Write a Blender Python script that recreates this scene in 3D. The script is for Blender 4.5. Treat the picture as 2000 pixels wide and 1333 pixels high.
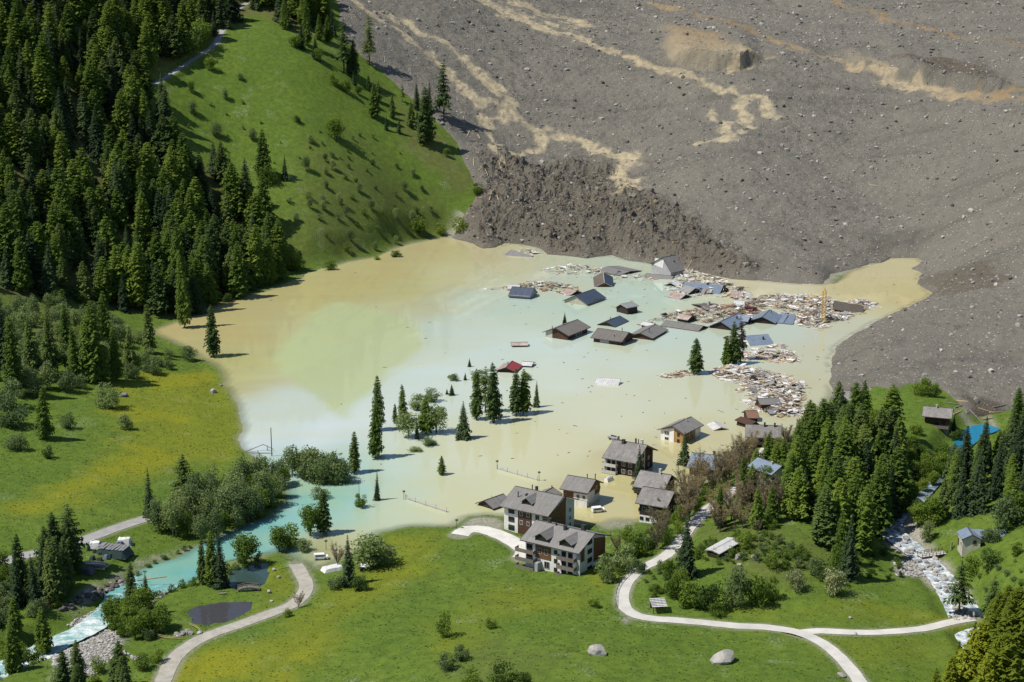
import bpy, bmesh, math, random
import numpy as np
from mathutils import Vector, Euler, Matrix

for o in list(bpy.data.objects):
    bpy.data.objects.remove(o)
SC = bpy.context.scene
COL = SC.collection
R = math.radians

# ------------------------------------------------------------------ camera, sky, sun, exposure
CAM_H, FPX, CX, CY = 186.0, 3300.0, 1000.0, 666.5
PITCH = R(14.04)
cam_d = bpy.data.cameras.new('camera')
cam_d.sensor_fit = 'HORIZONTAL'
cam_d.sensor_width = 36.0
cam_d.lens = 36.0 * FPX / 2000.0
cam_d.clip_start = 1.0
cam_d.clip_end = 9000.0
cam = bpy.data.objects.new('camera', cam_d)
COL.objects.link(cam)
cam.location = (0, 0, CAM_H)
cam.rotation_euler = (R(90) - PITCH, 0, 0)
SC.camera = cam

SUN_EL, SUN_AZ = R(56), R(198)      # the light comes from the left of the picture (-x)
wd = bpy.data.worlds.new('World')
SC.world = wd
wd.use_nodes = True
nt = wd.node_tree
sky = nt.nodes.new('ShaderNodeTexSky')
sky.sky_type = 'NISHITA'
sky.sun_disc = False
sky.sun_elevation = SUN_EL
sky.sun_rotation = R(252)
sky.altitude = 1600
sky.air_density = 1.0
sky.dust_density = 0.6
bg = nt.nodes['Background']
nt.links.new(sky.outputs[0], bg.inputs[0])
bg.inputs[1].default_value = 0.10
sun_d = bpy.data.lights.new('sun', 'SUN')
sun_d.energy = 4.8
sun_d.angle = R(0.5)
sun_d.color = (1.0, 0.95, 0.86)
sun = bpy.data.objects.new('sun', sun_d)
COL.objects.link(sun)
sdir = Vector((math.cos(SUN_EL) * math.cos(SUN_AZ), math.cos(SUN_EL) * math.sin(SUN_AZ), math.sin(SUN_EL)))
sun.rotation_euler = (-sdir).to_track_quat('-Z', 'Y').to_euler()
sun.location = (-200, 600, 500)
SC.view_settings.view_transform = 'Standard'
SC.view_settings.look = 'None'
SC.view_settings.exposure = 0.1
SC.view_settings.gamma = 1.0
SC.view_settings.use_curve_mapping = False
SC.render.engine = 'CYCLES'

RNG = np.random.default_rng(7)
random.seed(7)

# ------------------------------------------------------------------ pixel <-> place
def rayd(px, py):
    u = (px - CX) / FPX
    v = (py - CY) / FPX
    return np.array([u, math.cos(PITCH) - v * math.sin(PITCH), -math.sin(PITCH) - v * math.cos(PITCH)])

def P(px, py, z=0.0):
    d = rayd(px, py)
    t = (z - CAM_H) / d[2]
    return np.array([d[0] * t, d[1] * t, z])

def PY(px, py, Y):
    d = rayd(px, py)
    t = Y / d[1]
    return np.array([d[0] * t, Y, CAM_H + d[2] * t])

def proj(x, y, z):
    dep = y * math.cos(PITCH) - (z - CAM_H) * math.sin(PITCH)
    up = y * math.sin(PITCH) + (z - CAM_H) * math.cos(PITCH)
    return CX + FPX * x / dep, CY - FPX * up / dep

def pxm(x, y, z=0.0):           # photo pixels per metre at a place
    return FPX / (y * math.cos(PITCH) - (z - CAM_H) * math.sin(PITCH))

# ------------------------------------------------------------------ noise
def _hash(ix, iy, s):
    n = (ix.astype(np.int64) * 374761393 + iy.astype(np.int64) * 668265263 + s * 974711) & 0x7fffffff
    n = (n ^ (n >> 13)) * 1274126177 & 0x7fffffff
    n = (n ^ (n >> 16)) & 0xffff
    return n / 65535.0

def vnoise(x, y, s=0):
    ix = np.floor(x); iy = np.floor(y)
    fx = x - ix; fy = y - iy
    fx = fx * fx * (3 - 2 * fx); fy = fy * fy * (3 - 2 * fy)
    a = _hash(ix, iy, s); b = _hash(ix + 1, iy, s); c = _hash(ix, iy + 1, s); d = _hash(ix + 1, iy + 1, s)
    return (a * (1 - fx) + b * fx) * (1 - fy) + (c * (1 - fx) + d * fx) * fy

def fbm(x, y, sc, octv=4, s=0, ridged=False):
    t = np.zeros_like(x); amp = 1.0; tot = 0
    f = 1.0 / sc
    for k in range(octv):
        # turn each octave so that the lattice does not show
        a = 0.6 + 1.1 * k
        xr = (x * math.cos(a) - y * math.sin(a)) * f + 17.3 * k
        yr = (x * math.sin(a) + y * math.cos(a)) * f - 9.1 * k
        n = vnoise(xr, yr, s + k)
        if ridged:
            n = 1 - np.abs(2 * n - 1)
        t += amp * n; tot += amp
        amp *= 0.52; f *= 2.03
    return t / tot

def sstep(a, b, x):
    t = np.clip((x - a) / (b - a), 0, 1)
    return t * t * (3 - 2 * t)

# ------------------------------------------------------------------ polygons and paths
def sdpoly(X, Y, poly):         # >0 outside, <0 inside
    poly = np.asarray(poly)[:, :2]
    d2 = np.full(X.shape, 1e18); ins = np.zeros(X.shape, bool)
    n = len(poly)
    for i in range(n):
        ax, ay = poly[i]; bx, by = poly[(i + 1) % n]
        ex, ey = bx - ax, by - ay
        wx, wy = X - ax, Y - ay
        t = np.clip((wx * ex + wy * ey) / (ex * ex + ey * ey + 1e-12), 0, 1)
        d2 = np.minimum(d2, (wx - ex * t) ** 2 + (wy - ey * t) ** 2)
        c = ((ay > Y) != (by > Y))
        with np.errstate(divide='ignore', invalid='ignore'):
            xi = ax + (Y - ay) * (ex / (ey if abs(ey) > 1e-12 else 1e-12))
        ins ^= c & (X < xi)
    d = np.sqrt(d2)
    return np.where(ins, -d, d)

def pathdist(X, Y, path):       # nearest distance, value (path columns 2..) and side (+ left of travel)
    path = np.asarray(path, float)
    d2 = np.full(X.shape, 1e18); val = np.zeros(X.shape + (path.shape[1] - 2,)); side = np.zeros(X.shape); al = np.zeros(X.shape)
    L = 0
    for i in range(len(path) - 1):
        ax, ay = path[i, :2]; bx, by = path[i + 1, :2]
        ex, ey = bx - ax, by - ay
        l2 = ex * ex + ey * ey + 1e-12
        wx, wy = X - ax, Y - ay
        t = np.clip((wx * ex + wy * ey) / l2, 0, 1)
        q = (wx - ex * t) ** 2 + (wy - ey * t) ** 2
        m = q < d2
        d2 = np.where(m, q, d2)
        side = np.where(m, ex * wy - ey * wx, side)
        al = np.where(m, L + t * math.sqrt(l2), al)
        v = path[i, 2:] + (path[i + 1, 2:] - path[i, 2:]) * t[..., None]
        val = np.where(m[..., None], v, val)
        L += math.sqrt(l2)
    return np.sqrt(d2), val, np.sign(side), al, L

def smooth_path(pts, step=2.0):
    pts = np.asarray(pts, float)
    out = []
    n = len(pts)
    for i in range(n - 1):
        p0 = pts[max(i - 1, 0)]; p1 = pts[i]; p2 = pts[i + 1]; p3 = pts[min(i + 2, n - 1)]
        k = max(2, int(np.linalg.norm(p2[:2] - p1[:2]) / step))
        for j in range(k):
            t = j / k
            out.append(0.5 * ((2 * p1) + (-p0 + p2) * t + (2 * p0 - 5 * p1 + 4 * p2 - p3) * t * t + (-p0 + 3 * p1 - 3 * p2 + p3) * t ** 3))
    out.append(pts[-1])
    return np.array(out)

# ------------------------------------------------------------------ scene-graph helpers
def meta(o, label=None, cat=None, group=None, kind=None):
    if label: o['label'] = label
    if cat: o['category'] = cat
    if group: o['group'] = group
    if kind: o['kind'] = kind
    return o

def mesh_from(name, v, f, mats=None, smooth=False, midx=None):
    me = bpy.data.meshes.new(name)
    me.from_pydata([tuple(map(float, p)) for p in v], [], [tuple(map(int, q)) for q in f])
    if mats:
        for m in (mats if isinstance(mats, (list, tuple)) else [mats]):
            me.materials.append(m)
    if midx is not None:
        me.polygons.foreach_set('material_index', np.asarray(midx, np.int32))
    if smooth:
        me.polygons.foreach_set('use_smooth', np.ones(len(me.polygons), bool))
    me.update()
    return me

def mesh_np(name, V, F, mat=None, smooth=True, attr=None):
    """V (n,3), F (m,3 or 4) arrays -> mesh, fast."""
    me = bpy.data.meshes.new(name)
    V = np.ascontiguousarray(V, np.float32); F = np.ascontiguousarray(F, np.int32)
    k = F.shape[1]
    me.vertices.add(len(V)); me.vertices.foreach_set('co', V.ravel())
    me.loops.add(F.size); me.loops.foreach_set('vertex_index', F.ravel())
    me.polygons.add(len(F))
    me.polygons.foreach_set('loop_start', np.arange(0, F.size, k, dtype=np.int32))
    me.polygons.foreach_set('use_smooth', np.full(len(F), smooth, bool))
    me.update(calc_edges=True)
    me.validate(clean_customdata=False)
    if attr:
        for an, arr in attr.items():
            a = me.attributes.new(an, 'FLOAT_COLOR', 'POINT')
            c = np.ones((len(V), 4), np.float32); c[:, :arr.shape[1]] = arr
            a.data.foreach_set('color', c.ravel())
    if mat: me.materials.append(mat)
    return me

def obj(name, me, parent=None, loc=None, rot=None, scale=None):
    o = bpy.data.objects.new(name, me)
    COL.objects.link(o)
    if parent is not None: o.parent = parent
    if loc is not None: o.location = [float(c) for c in loc]
    if rot is not None: o.rotation_euler = rot
    if scale is not None: o.scale = scale if isinstance(scale, (tuple, list)) else (scale,) * 3
    return o

def thing(name, label, cat, loc=(0, 0, 0), rot=(0, 0, 0), group=None, scale=None):
    o = obj(name, None, None, loc, rot, scale)
    o.empty_display_size = 0.3
    return meta(o, label, cat, group)

class MB:                        # collects boxes, prisms and tubes into one mesh
    def __init__(s): s.v = []; s.f = []
    def box(s, x0, x1, y0, y1, z0, z1):
        n = len(s.v)
        s.v += [(x0, y0, z0), (x1, y0, z0), (x1, y1, z0), (x0, y1, z0), (x0, y0, z1), (x1, y0, z1), (x1, y1, z1), (x0, y1, z1)]
        s.f += [(n, n + 3, n + 2, n + 1), (n + 4, n + 5, n + 6, n + 7), (n, n + 1, n + 5, n + 4), (n + 1, n + 2, n + 6, n + 5), (n + 2, n + 3, n + 7, n + 6), (n + 3, n, n + 4, n + 7)]
        return s
    def prism(s, prof, x0, x1):  # profile of (y,z) run along x
        n = len(s.v); k = len(prof)
        s.v += [(x0, y, z) for y, z in prof] + [(x1, y, z) for y, z in prof]
        s.f.append(tuple(range(n + k - 1, n - 1, -1)) if False else tuple(n + i for i in range(k)))
        s.f.append(tuple(n + k + i for i in reversed(range(k))))
        for i in range(k):
            j = (i + 1) % k
            s.f.append((n + j, n + i, n + k + i, n + k + j))
        return s
    def tube(s, a, b, r0, r1=None, k=6):
        r1 = r0 if r1 is None else r1
        a = Vector(a); b = Vector(b); d = (b - a)
        if d.length < 1e-6: return s
        q = d.normalized().to_track_quat('Z', 'Y')
        n = len(s.v)
        for c, r in ((a, r0), (b, r1)):
            for i in range(k):
                an = 2 * math.pi * i / k
                s.v.append(tuple(c + q @ Vector((r * math.cos(an), r * math.sin(an), 0))))
        for i in range(k):
            j = (i + 1) % k
            s.f.append((n + i, n + j, n + k + j, n + k + i))
        s.f.append(tuple(n + i for i in reversed(range(k)))); s.f.append(tuple(n + k + i for i in range(k)))
        return s
    def mesh(s, name, mat, smooth=False, recalc=True):
        me = mesh_from(name, s.v, s.f, mat, smooth)
        if recalc:
            bm = bmesh.new(); bm.from_mesh(me)
            bmesh.ops.recalc_face_normals(bm, faces=bm.faces)
            bm.to_mesh(me); bm.free()
        return me
    def build(s, name, mat, parent=None, loc=None, rot=None, smooth=False):
        return obj(name, s.mesh(name, mat, smooth), parent, loc, rot)

# ------------------------------------------------------------------ materials
def new_mat(name):
    m = bpy.data.materials.new(name); m.use_nodes = True
    t = m.node_tree
    return m, t, t.nodes['Principled BSDF']

def N(t, typ, **kw):
    n = t.nodes.new(typ)
    for k, v in kw.items():
        setattr(n, k, v)
    return n

def tex_noise(t, vec, scale, detail=4, rough=0.55):
    n = N(t, 'ShaderNodeTexNoise'); n.inputs['Scale'].default_value = scale
    n.inputs['Detail'].default_value = detail; n.inputs['Roughness'].default_value = rough
    t.links.new(vec, n.inputs['Vector'])
    return n.outputs['Fac']

def ramp(t, fac, stops):
    r = N(t, 'ShaderNodeValToRGB')
    e = r.color_ramp.elements
    while len(e) < len(stops): e.new(0.5)
    for k, (p, c) in enumerate(stops):
        e[k].position = p
        e[k].color = (c, c, c, 1) if isinstance(c, (int, float)) else (*c[:3], 1)
    t.links.new(fac, r.inputs[0])
    return r.outputs[0]

def mix(t, fac, a, b, mode='MIX'):
    m = N(t, 'ShaderNodeMix', data_type='RGBA', blend_type=mode)
    for k, s in ((0, fac), (6, a), (7, b)):
        if isinstance(s, (int, float)): m.inputs[k].default_value = s
        elif isinstance(s, tuple): m.inputs[k].default_value = (*s[:3], 1)
        else: t.links.new(s, m.inputs[k])
    return m.outputs[2]

def math_n(t, op, a, b=None):
    m = N(t, 'ShaderNodeMath', operation=op)
    for k, s in ((0, a), (1, b)):
        if s is None: continue
        if isinstance(s, (int, float)): m.inputs[k].default_value = s
        else: t.links.new(s, m.inputs[k])
    return m.outputs[0]

def bump(t, bsdf, h, strength=0.3, dist=0.1):
    b = N(t, 'ShaderNodeBump'); b.inputs['Strength'].default_value = strength; b.inputs['Distance'].default_value = dist
    t.links.new(h, b.inputs['Height']); t.links.new(b.outputs[0], bsdf.inputs['Normal'])

def simple(name, c1, c2=None, scale=1.0, rough=0.8, metal=0.0, stripes=None, bmp=0.0, streak=None, spec=None):
    """two-tone noise material in object space; stripes=(axis, spacing, darkness): board joints or roof courses."""
    m, t, b = new_mat(name)
    tc = N(t, 'ShaderNodeTexCoord'); vec = tc.outputs['Object']
    oi = N(t, 'ShaderNodeObjectInfo')
    c2 = c2 or tuple(0.7 * c for c in c1)
    f = tex_noise(t, vec, scale, 5, 0.6)
    col = mix(t, ramp(t, f, [(0.32, 0.0), (0.68, 1.0)]), c1, c2)
    if streak:
        mp = N(t, 'ShaderNodeMapping'); mp.inputs['Scale'].default_value = streak
        t.links.new(vec, mp.inputs['Vector'])
        f2 = tex_noise(t, mp.outputs[0], 1.0, 4, 0.6)
        col = mix(t, ramp(t, f2, [(0.35, 0.0), (0.75, 0.6)]), col, tuple(0.55 * c for c in c2))
    v = math_n(t, 'MULTIPLY_ADD', oi.outputs['Random'], 0.22)
    v.node.inputs[2].default_value = 0.89
    hs = N(t, 'ShaderNodeHueSaturation'); t.links.new(v, hs.inputs['Value']); t.links.new(col, hs.inputs['Color'])
    col = hs.outputs[0]
    hgt = f
    if stripes:
        ax, sp, dk = stripes
        sx = N(t, 'ShaderNodeSeparateXYZ'); t.links.new(vec, sx.inputs[0])
        fr = math_n(t, 'FRACT', math_n(t, 'MULTIPLY', sx.outputs[ax], 1.0 / sp))
        ln = math_n(t, 'LESS_THAN', fr, 0.16)
        col = mix(t, math_n(t, 'MULTIPLY', ln, dk), col, tuple(0.25 * c for c in c2))
        hgt = math_n(t, 'SUBTRACT', f, ln)
    t.links.new(col, b.inputs['Base Color'])
    b.inputs['Roughness'].default_value = rough; b.inputs['Metallic'].default_value = metal
    if spec is not None: b.inputs['Specular IOR Level'].default_value = spec
    if bmp: bump(t, b, hgt, bmp, 0.05)
    return m

def foliage(name, lo, hi, trans=0.3, scale=0.6):
    m, t, b = new_mat(name)
    oi = N(t, 'ShaderNodeObjectInfo'); tc = N(t, 'ShaderNodeTexCoord')
    f = tex_noise(t, tc.outputs['Object'], scale, 3, 0.6)
    base = mix(t, ramp(t, f, [(0.3, 0.0), (0.7, 1.0)]), lo, hi)
    other = tuple(np.clip(np.array(hi) * np.array([1.25, 1.02, 0.85]), 0, 1))
    base = mix(t, math_n(t, 'MULTIPLY', oi.outputs['Random'], 0.55), base, other)
    v = math_n(t, 'MULTIPLY_ADD', oi.outputs['Random'], 0.5); v.node.inputs[2].default_value = 0.72
    hs = N(t, 'ShaderNodeHueSaturation'); t.links.new(v, hs.inputs['Value']); t.links.new(base, hs.inputs['Color'])
    t.links.new(hs.outputs[0], b.inputs['Base Color'])
    b.inputs['Roughness'].default_value = 0.75
    b.inputs['Specular IOR Level'].default_value = 0.15
    tr = N(t, 'ShaderNodeBsdfTranslucent'); t.links.new(hs.outputs[0], tr.inputs['Color'])
    ms = N(t, 'ShaderNodeMixShader'); ms.inputs[0].default_value = trans
    t.links.new(b.outputs[0], ms.inputs[1]); t.links.new(tr.outputs[0], ms.inputs[2])
    t.links.new(ms.outputs[0], t.nodes['Material Output'].inputs['Surface'])
    return m

M = {}
M['larch'] = foliage('larch_needles', (0.070, 0.142, 0.024), (0.155, 0.238, 0.038), 0.34)
M['larch_bright'] = foliage('larch_needles_fresh', (0.10, 0.155, 0.014), (0.20, 0.25, 0.022), 0.35)
M['larch_dull'] = foliage('larch_needles_dull', (0.062, 0.118, 0.034), (0.125, 0.185, 0.05), 0.3)
M['spruce'] = foliage('spruce_needles', (0.026, 0.055, 0.024), (0.06, 0.1, 0.04), 0.2)
M['leaf'] = foliage('leaf_green', (0.09, 0.175, 0.024), (0.18, 0.27, 0.045), 0.42)
M['leaf_grey'] = foliage('leaf_grey_green', (0.125, 0.20, 0.075), (0.21, 0.29, 0.115), 0.42)
M['leaf_pale'] = foliage('leaf_pale_blossom', (0.2, 0.26, 0.08), (0.42, 0.44, 0.25), 0.25)
M['leaf_dark'] = foliage('leaf_dark_green', (0.05, 0.105, 0.02), (0.1, 0.165, 0.038), 0.35)
M['bud'] = foliage('brown_budding_twigs', (0.185, 0.16, 0.095), (0.275, 0.24, 0.14), 0.25)
M['deadtwig'] = foliage('dead_spruce_twigs', (0.06, 0.05, 0.042), (0.1, 0.085, 0.065), 0.1)
M['bark'] = simple('bark', (0.11, 0.085, 0.065), (0.05, 0.04, 0.032), 3.0, 0.95, streak=(2, 2, 0.4))
M['bark_grey'] = simple('bark_grey', (0.16, 0.14, 0.12), (0.07, 0.06, 0.05), 3.0, 0.95)

# ------------------------------------------------------------------ the lie of the land
LAKE_PX = [(300,645),(330,634),(362,624),(400,603),(440,592),(480,581),(530,566),(580,546),(620,526),(680,512),(740,500),(780,482),(830,470),(872,462),
 (885,467),(919,476),(940,487),(965,484),(986,476),(1021,477),(1052,486),(1070,497),(1115,502),(1147,507),(1168,502),(1196,498),(1224,509),(1273,516),(1310,522),(1350,528),(1400,540),(1430,546),
 (1480,548),(1540,553),(1600,556),(1635,556),(1650,541),(1660,529),(1690,520),(1720,514),(1740,505),(1790,505),(1800,512),(1775,525),(1800,535),(1790,555),(1820,572),
 (1815,580),(1790,590),(1760,605),(1730,620),(1700,635),(1665,655),(1640,675),(1622,700),(1620,730),(1626,752),(1618,785),(1590,815),(1545,850),(1500,866),(1450,880),
 (1432,905),(1405,932),(1345,955),(1310,985),(1285,1008),(1250,1019),(1200,1017),(1180,1026),(1140,1027),(1112,1020),(1085,1022),(1050,1030),(990,1010),(950,1004),(915,1010),(885,1030),(800,1030),(745,1041),
 (720,1058),(690,1080),(655,1098),(620,1112),(598,1104),(578,1098),(566,1084),(548,1076),(520,1088),(490,1096),(455,1104),(420,1112),(381,1124),(345,1140),(304,1160),
 (266,1130),(300,1112),(340,1091),(385,1067),(434,1046),(470,1033),(530,1008),(562,972),(556,948),(530,931),(504,916),(490,905),(497,893),(485,880),(460,860),(478,832),(470,800),
 (450,770),(440,740),(425,715),(408,706),(390,700),(370,682),(340,668),(310,655)]
LAKE = np.array([P(x, y, 0) for x, y in LAKE_PX])

ctrl = []
def cz(*a):
    for px, py, z in a: ctrl.append(P(px, py, z))
def cy(*a):
    for px, py, Y in a: ctrl.append(PY(px, py, Y))

for x, y in LAKE_PX[::2]: ctrl.append(P(x, y, 0))
# left hill
cy((-150,600,715),(-150,450,770),(-150,300,830),(-150,150,890),(-150,0,950),(-150,-200,1050),
   (0,600,740),(0,450,800),(0,300,860),(0,150,920),(0,0,985),(0,-200,1080),
   (150,600,770),(150,450,840),(150,300,905),(150,150,970),(150,0,1040),(150,-200,1140),
   (300,500,850),(300,400,895),(300,300,940),(300,200,985),(300,100,1040),(300,0,1110),(300,-200,1220),
   (450,480,900),(450,400,935),(450,300,980),(450,200,1020),(450,100,1065),(450,60,1095),(450,0,1150),(450,-200,1270),
   (600,450,925),(600,350,970),(600,250,1015),(600,150,1065),(600,100,1095),(600,0,1170),(600,-200,1300),
   (750,420,975),(750,320,1025),(750,220,1080),(750,150,1125),(750,50,1200),(870,350,1035),(850,250,1085))
cz((300,610,3),(450,565,2),(600,512,2),(750,480,2),(880,450,3))
# landslide
cy((700,0,1230),(700,-200,1400),(850,100,1190),(960,0,1350),(960,-200,1560),(1000,200,1160),(1000,350,1060),(950,430,1005),
   (1200,290,1105),(1200,150,1210),(1200,0,1420),(1200,-200,1680),(1200,400,1015),(1200,455,965),
   (1450,500,913),(1450,400,985),(1450,280,1075),(1450,170,1170),(1450,80,1260),(1450,0,1440),(1450,-200,1700),
   (1700,480,945),(1700,400,1005),(1700,300,1080),(1700,200,1160),(1700,100,1265),(1700,0,1430),(1700,-200,1700),
   (2000,470,870),(2000,400,920),(2000,300,1010),(2000,190,1120),(2000,100,1230),(2000,0,1400),(2000,-200,1680),
   (2250,500,830),(2250,400,900),(2250,200,1090),(2250,0,1370),(2250,-200,1660),
   (1900,520,838),(2000,560,790))
cz((1560,540,3),(1850,600,12),(1750,660,8),(1950,650,14),(2000,720,10),(1800,720,8),(1700,740,4),(1850,755,7),(1990,780,5),(2250,650,18),(2250,800,12),(1840,550,5))
# left meadow and alluvial fan
cz((430,760,1),(380,800,2),(450,850,.7),(300,850,3),(200,800,5),(100,850,7),(0,900,8),(0,1000,6),(200,1000,4),(300,950,2.5),(400,920,1.5),(0,1100,5),(150,1050,4),
   (330,1000,2),(60,780,9),(0,780,11),(200,720,7),(300,700,3.5),(345,690,1.5),(100,650,14),(-200,700,18),(-200,900,12),(-200,1100,7),(480,990,.8),(430,1030,1))
# lower left
cz((320,1110,2),(230,1080,3),(100,1130,3),(0,1200,2.5),(200,1150,1.5),(350,1180,1),(470,1130,.9),(470,1165,.9),(430,1190,.5),(560,1200,1.4),(540,1130,.9),(600,1150,.9),(350,1240,.8),(320,1320,.3),
   (200,1200,-.8),(100,1270,-2.2),(200,1320,-1),(40,1320,-2.5),(-150,1300,-1),(250,1290,.2),(450,1320,1.8),(300,1450,.5),(0,1450,-3))
# near meadow
cz((650,1130,1.2),(700,1200,3),(600,1250,2.6),(750,1120,1.6),(850,1080,1.6),(850,1200,4),(850,1320,6.5),(1000,1320,9.5),(1000,1180,4),(1100,1250,7.5),(1200,1320,9),(1400,1320,6.5),(1650,1320,4),
   (920,1040,1.3),(1000,1075,1.8),(1100,1130,2.6),(1180,1090,3),(1200,1060,2),(1180,1035,.8),(1240,1030,1.2),(1000,1450,11),(1400,1450,8),(1700,1450,5),(650,1330,4),(650,1450,5),(1120,1190,4.5))
# wooded knoll, roads, right bank
cz((1215,1160,5),(1300,1200,4.3),(1450,1180,4),(1650,1170,3.2),(1500,1225,3.8),(1590,1240,3.6),(1750,1235,3),(1880,1220,2.6),(1290,1110,5),(1350,1050,5),(1400,1000,5),(1450,960,6),(1490,890,6),
   (1600,950,10),(1650,1050,7),(1550,1000,11),(1500,1060,9.5),(1550,1120,6.5),(1700,900,8),(1690,820,6),(1610,850,6),(1430,1075,8.5),(1350,1120,7),(1300,1145,5.4),(1330,980,3),(1280,1045,2.6),(1240,1090,3.6),
   (1725,960,5),(1700,1080,3.4),(1660,780,5))
cz((1800,775,9),(1800,830,8),(1830,862,6.5),(1800,890,6),(1860,800,8.5),(1905,842,3.4),(1880,870,3.4),(1940,820,3.8),(1820,945,2.6),(1745,1030,2),(1800,1100,1.6),(1855,1180,1.1),(1900,1245,.6),(1950,1290,.2),
   (1950,900,8),(2000,1000,12),(1980,1110,12),(1880,1070,5.5),(1950,1150,8),(2050,1250,8),(2000,1350,6),(2200,1000,22),(2200,1200,20),(1850,1000,5),(2000,850,9),(1780,1130,2.4))
ctrl = np.array(ctrl)

gx = np.concatenate([np.arange(-640, -334, 5.0), np.arange(-334, -45, 1.3), np.arange(-45, 150, 0.75), np.arange(150, 334, 1.3), np.arange(334, 641, 5.0)])
gy = np.concatenate([np.arange(300, 880, 1.3), np.arange(880, 1060, 0.8), np.arange(1060, 1100, 1.3), np.arange(1100, 1500, 1.9), np.arange(1500, 1900, 6.0)])
NX, NY = len(gx), len(gy)
cgx = np.arange(-645, 650, 5.0); cgy = np.arange(295, 1910, 5.0)

def rbf(ctrl, X, Y, c=18.0, lam=1.5):
    A = ctrl[:, :2]; n = len(A)
    D = np.sqrt(((A[:, None] - A[None]) ** 2).sum(-1) + c * c)
    S = np.zeros((n + 3, n + 3)); S[:n, :n] = -D + lam * np.eye(n)
    S[:n, n] = 1; S[:n, n + 1:] = A / 500; S[n:, :n] = S[:n, n:].T
    w = np.linalg.solve(S, np.concatenate([ctrl[:, 2], [0, 0, 0]]))
    out = w[n] + w[n + 1] * X / 500 + w[n + 2] * Y / 500
    for i in range(n):
        out = out - w[i] * np.sqrt((X - A[i, 0]) ** 2 + (Y - A[i, 1]) ** 2 + c * c)
    return out

CXg, CYg = np.meshgrid(cgx, cgy)
Zc = rbf(ctrl, CXg, CYg)
SDc = sdpoly(CXg, CYg, LAKE)

def bil(A, xs, ys, x, y):
    i = np.clip(np.searchsorted(xs, x) - 1, 0, len(xs) - 2); j = np.clip(np.searchsorted(ys, y) - 1, 0, len(ys) - 2)
    fx = np.clip((x - xs[i]) / (xs[i + 1] - xs[i]), 0, 1); fy = np.clip((y - ys[j]) / (ys[j + 1] - ys[j]), 0, 1)
    return (A[j, i] * (1 - fx) + A[j, i + 1] * fx) * (1 - fy) + (A[j + 1, i] * (1 - fx) + A[j + 1, i + 1] * fx) * fy

GX, GY = np.meshgrid(gx, gy)
Z0 = bil(Zc, cgx, cgy, GX, GY)
# the shoreline, with a natural wobble
SD = bil(SDc, cgx, cgy, GX, GY)
near = np.abs(SD) < 14
SD[near] = sdpoly(GX[near], GY[near], LAKE)
SD = SD + (fbm(GX, GY, 14, 4, 41) - 0.5) * 4.5
ZG = np.where(SD > 0, np.maximum(Z0 * sstep(-2, 16, SD), 0.03 + 0.055 * np.minimum(SD, 20)), np.minimum(Z0, -0.16 * np.minimum(-SD, 22)))
ZG = ZG + np.where(SD > 3, (fbm(GX, GY, 45, 3, 3) - 0.5) * 2.0 * np.clip((SD - 3) / 30, 0, 1) + (fbm(GX, GY, 9, 3, 5) - 0.5) * 0.8 * np.clip((SD - 3) / 10, 0, 1), 0)

def zat(x, y, A=None):
    return bil(ZG if A is None else A, gx, gy, np.asarray(x, float), np.asarray(y, float))

def hit(px, py, A=None, lake=True):
    """the place on the land (or the lake) that a photo pixel shows"""
    d = rayd(px, py)
    Ys = np.arange(305, 1895, 0.8)
    t = Ys / d[1]
    x = d[0] * t; z = CAM_H + d[2] * t
    g = zat(x, Ys, A)
    if lake: g = np.maximum(g, np.where(inlake(x, Ys), 0.0, -99))
    below = np.nonzero(z <= g)[0]
    if len(below) == 0: k = len(Ys) - 1
    else: k = below[0]
    return np.array([x[k], Ys[k], g[k]])

def inlake(x, y):
    return bil(SD, gx, gy, np.asarray(x, float), np.asarray(y, float)) < 0

def hits(pts, **k):
    return np.array([hit(a, b, **k) for a, b in pts])

def near_mask(path, pad):
    path = np.asarray(path)
    x0, y0 = path[:, :2].min(0) - pad; x1, y1 = path[:, :2].max(0) + pad
    j0, j1 = np.searchsorted(gy, [y0, y1]); i0, i1 = np.searchsorted(gx, [x0, x1])
    return slice(max(j0, 0), j1), slice(max(i0, 0), i1)

# ------------------------------------------------------------------ rivers and roads pressed into the land
def grade(path, zs, width, depth, bank, keep_lake=True):
    """press a strip of the land to height zs - depth along a path, with banks"""
    p = np.column_stack([path[:, :2], zs])
    sj, si = near_mask(p, width + bank + 4)
    X, Y = GX[sj, si], GY[sj, si]
    d, v, sd, al, L = pathdist(X, Y, p)
    k = sstep(width / 2, width / 2 + bank, d)
    new = (v[..., 0] - depth) * (1 - k) + ZG[sj, si] * k
    ZG[sj, si] = new

def fit_z(path, win=9):
    z = zat(path[:, 0], path[:, 1])
    z = np.convolve(np.pad(z, win, mode='edge'), np.ones(2 * win + 1) / (2 * win + 1), 'valid')
    return z

ROADS = {}
def road(key, px, width, step=2.0, win=9, minz=None, bank=3.0):
    p = smooth_path(hits(px, lake=False), step)
    z = fit_z(p, win)
    if minz is not None: z = np.maximum(z, minz)
    p[:, 2] = z
    grade(p, z, width + 1.2, 0.06, bank)
    ROADS[key] = (p, width)

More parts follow.
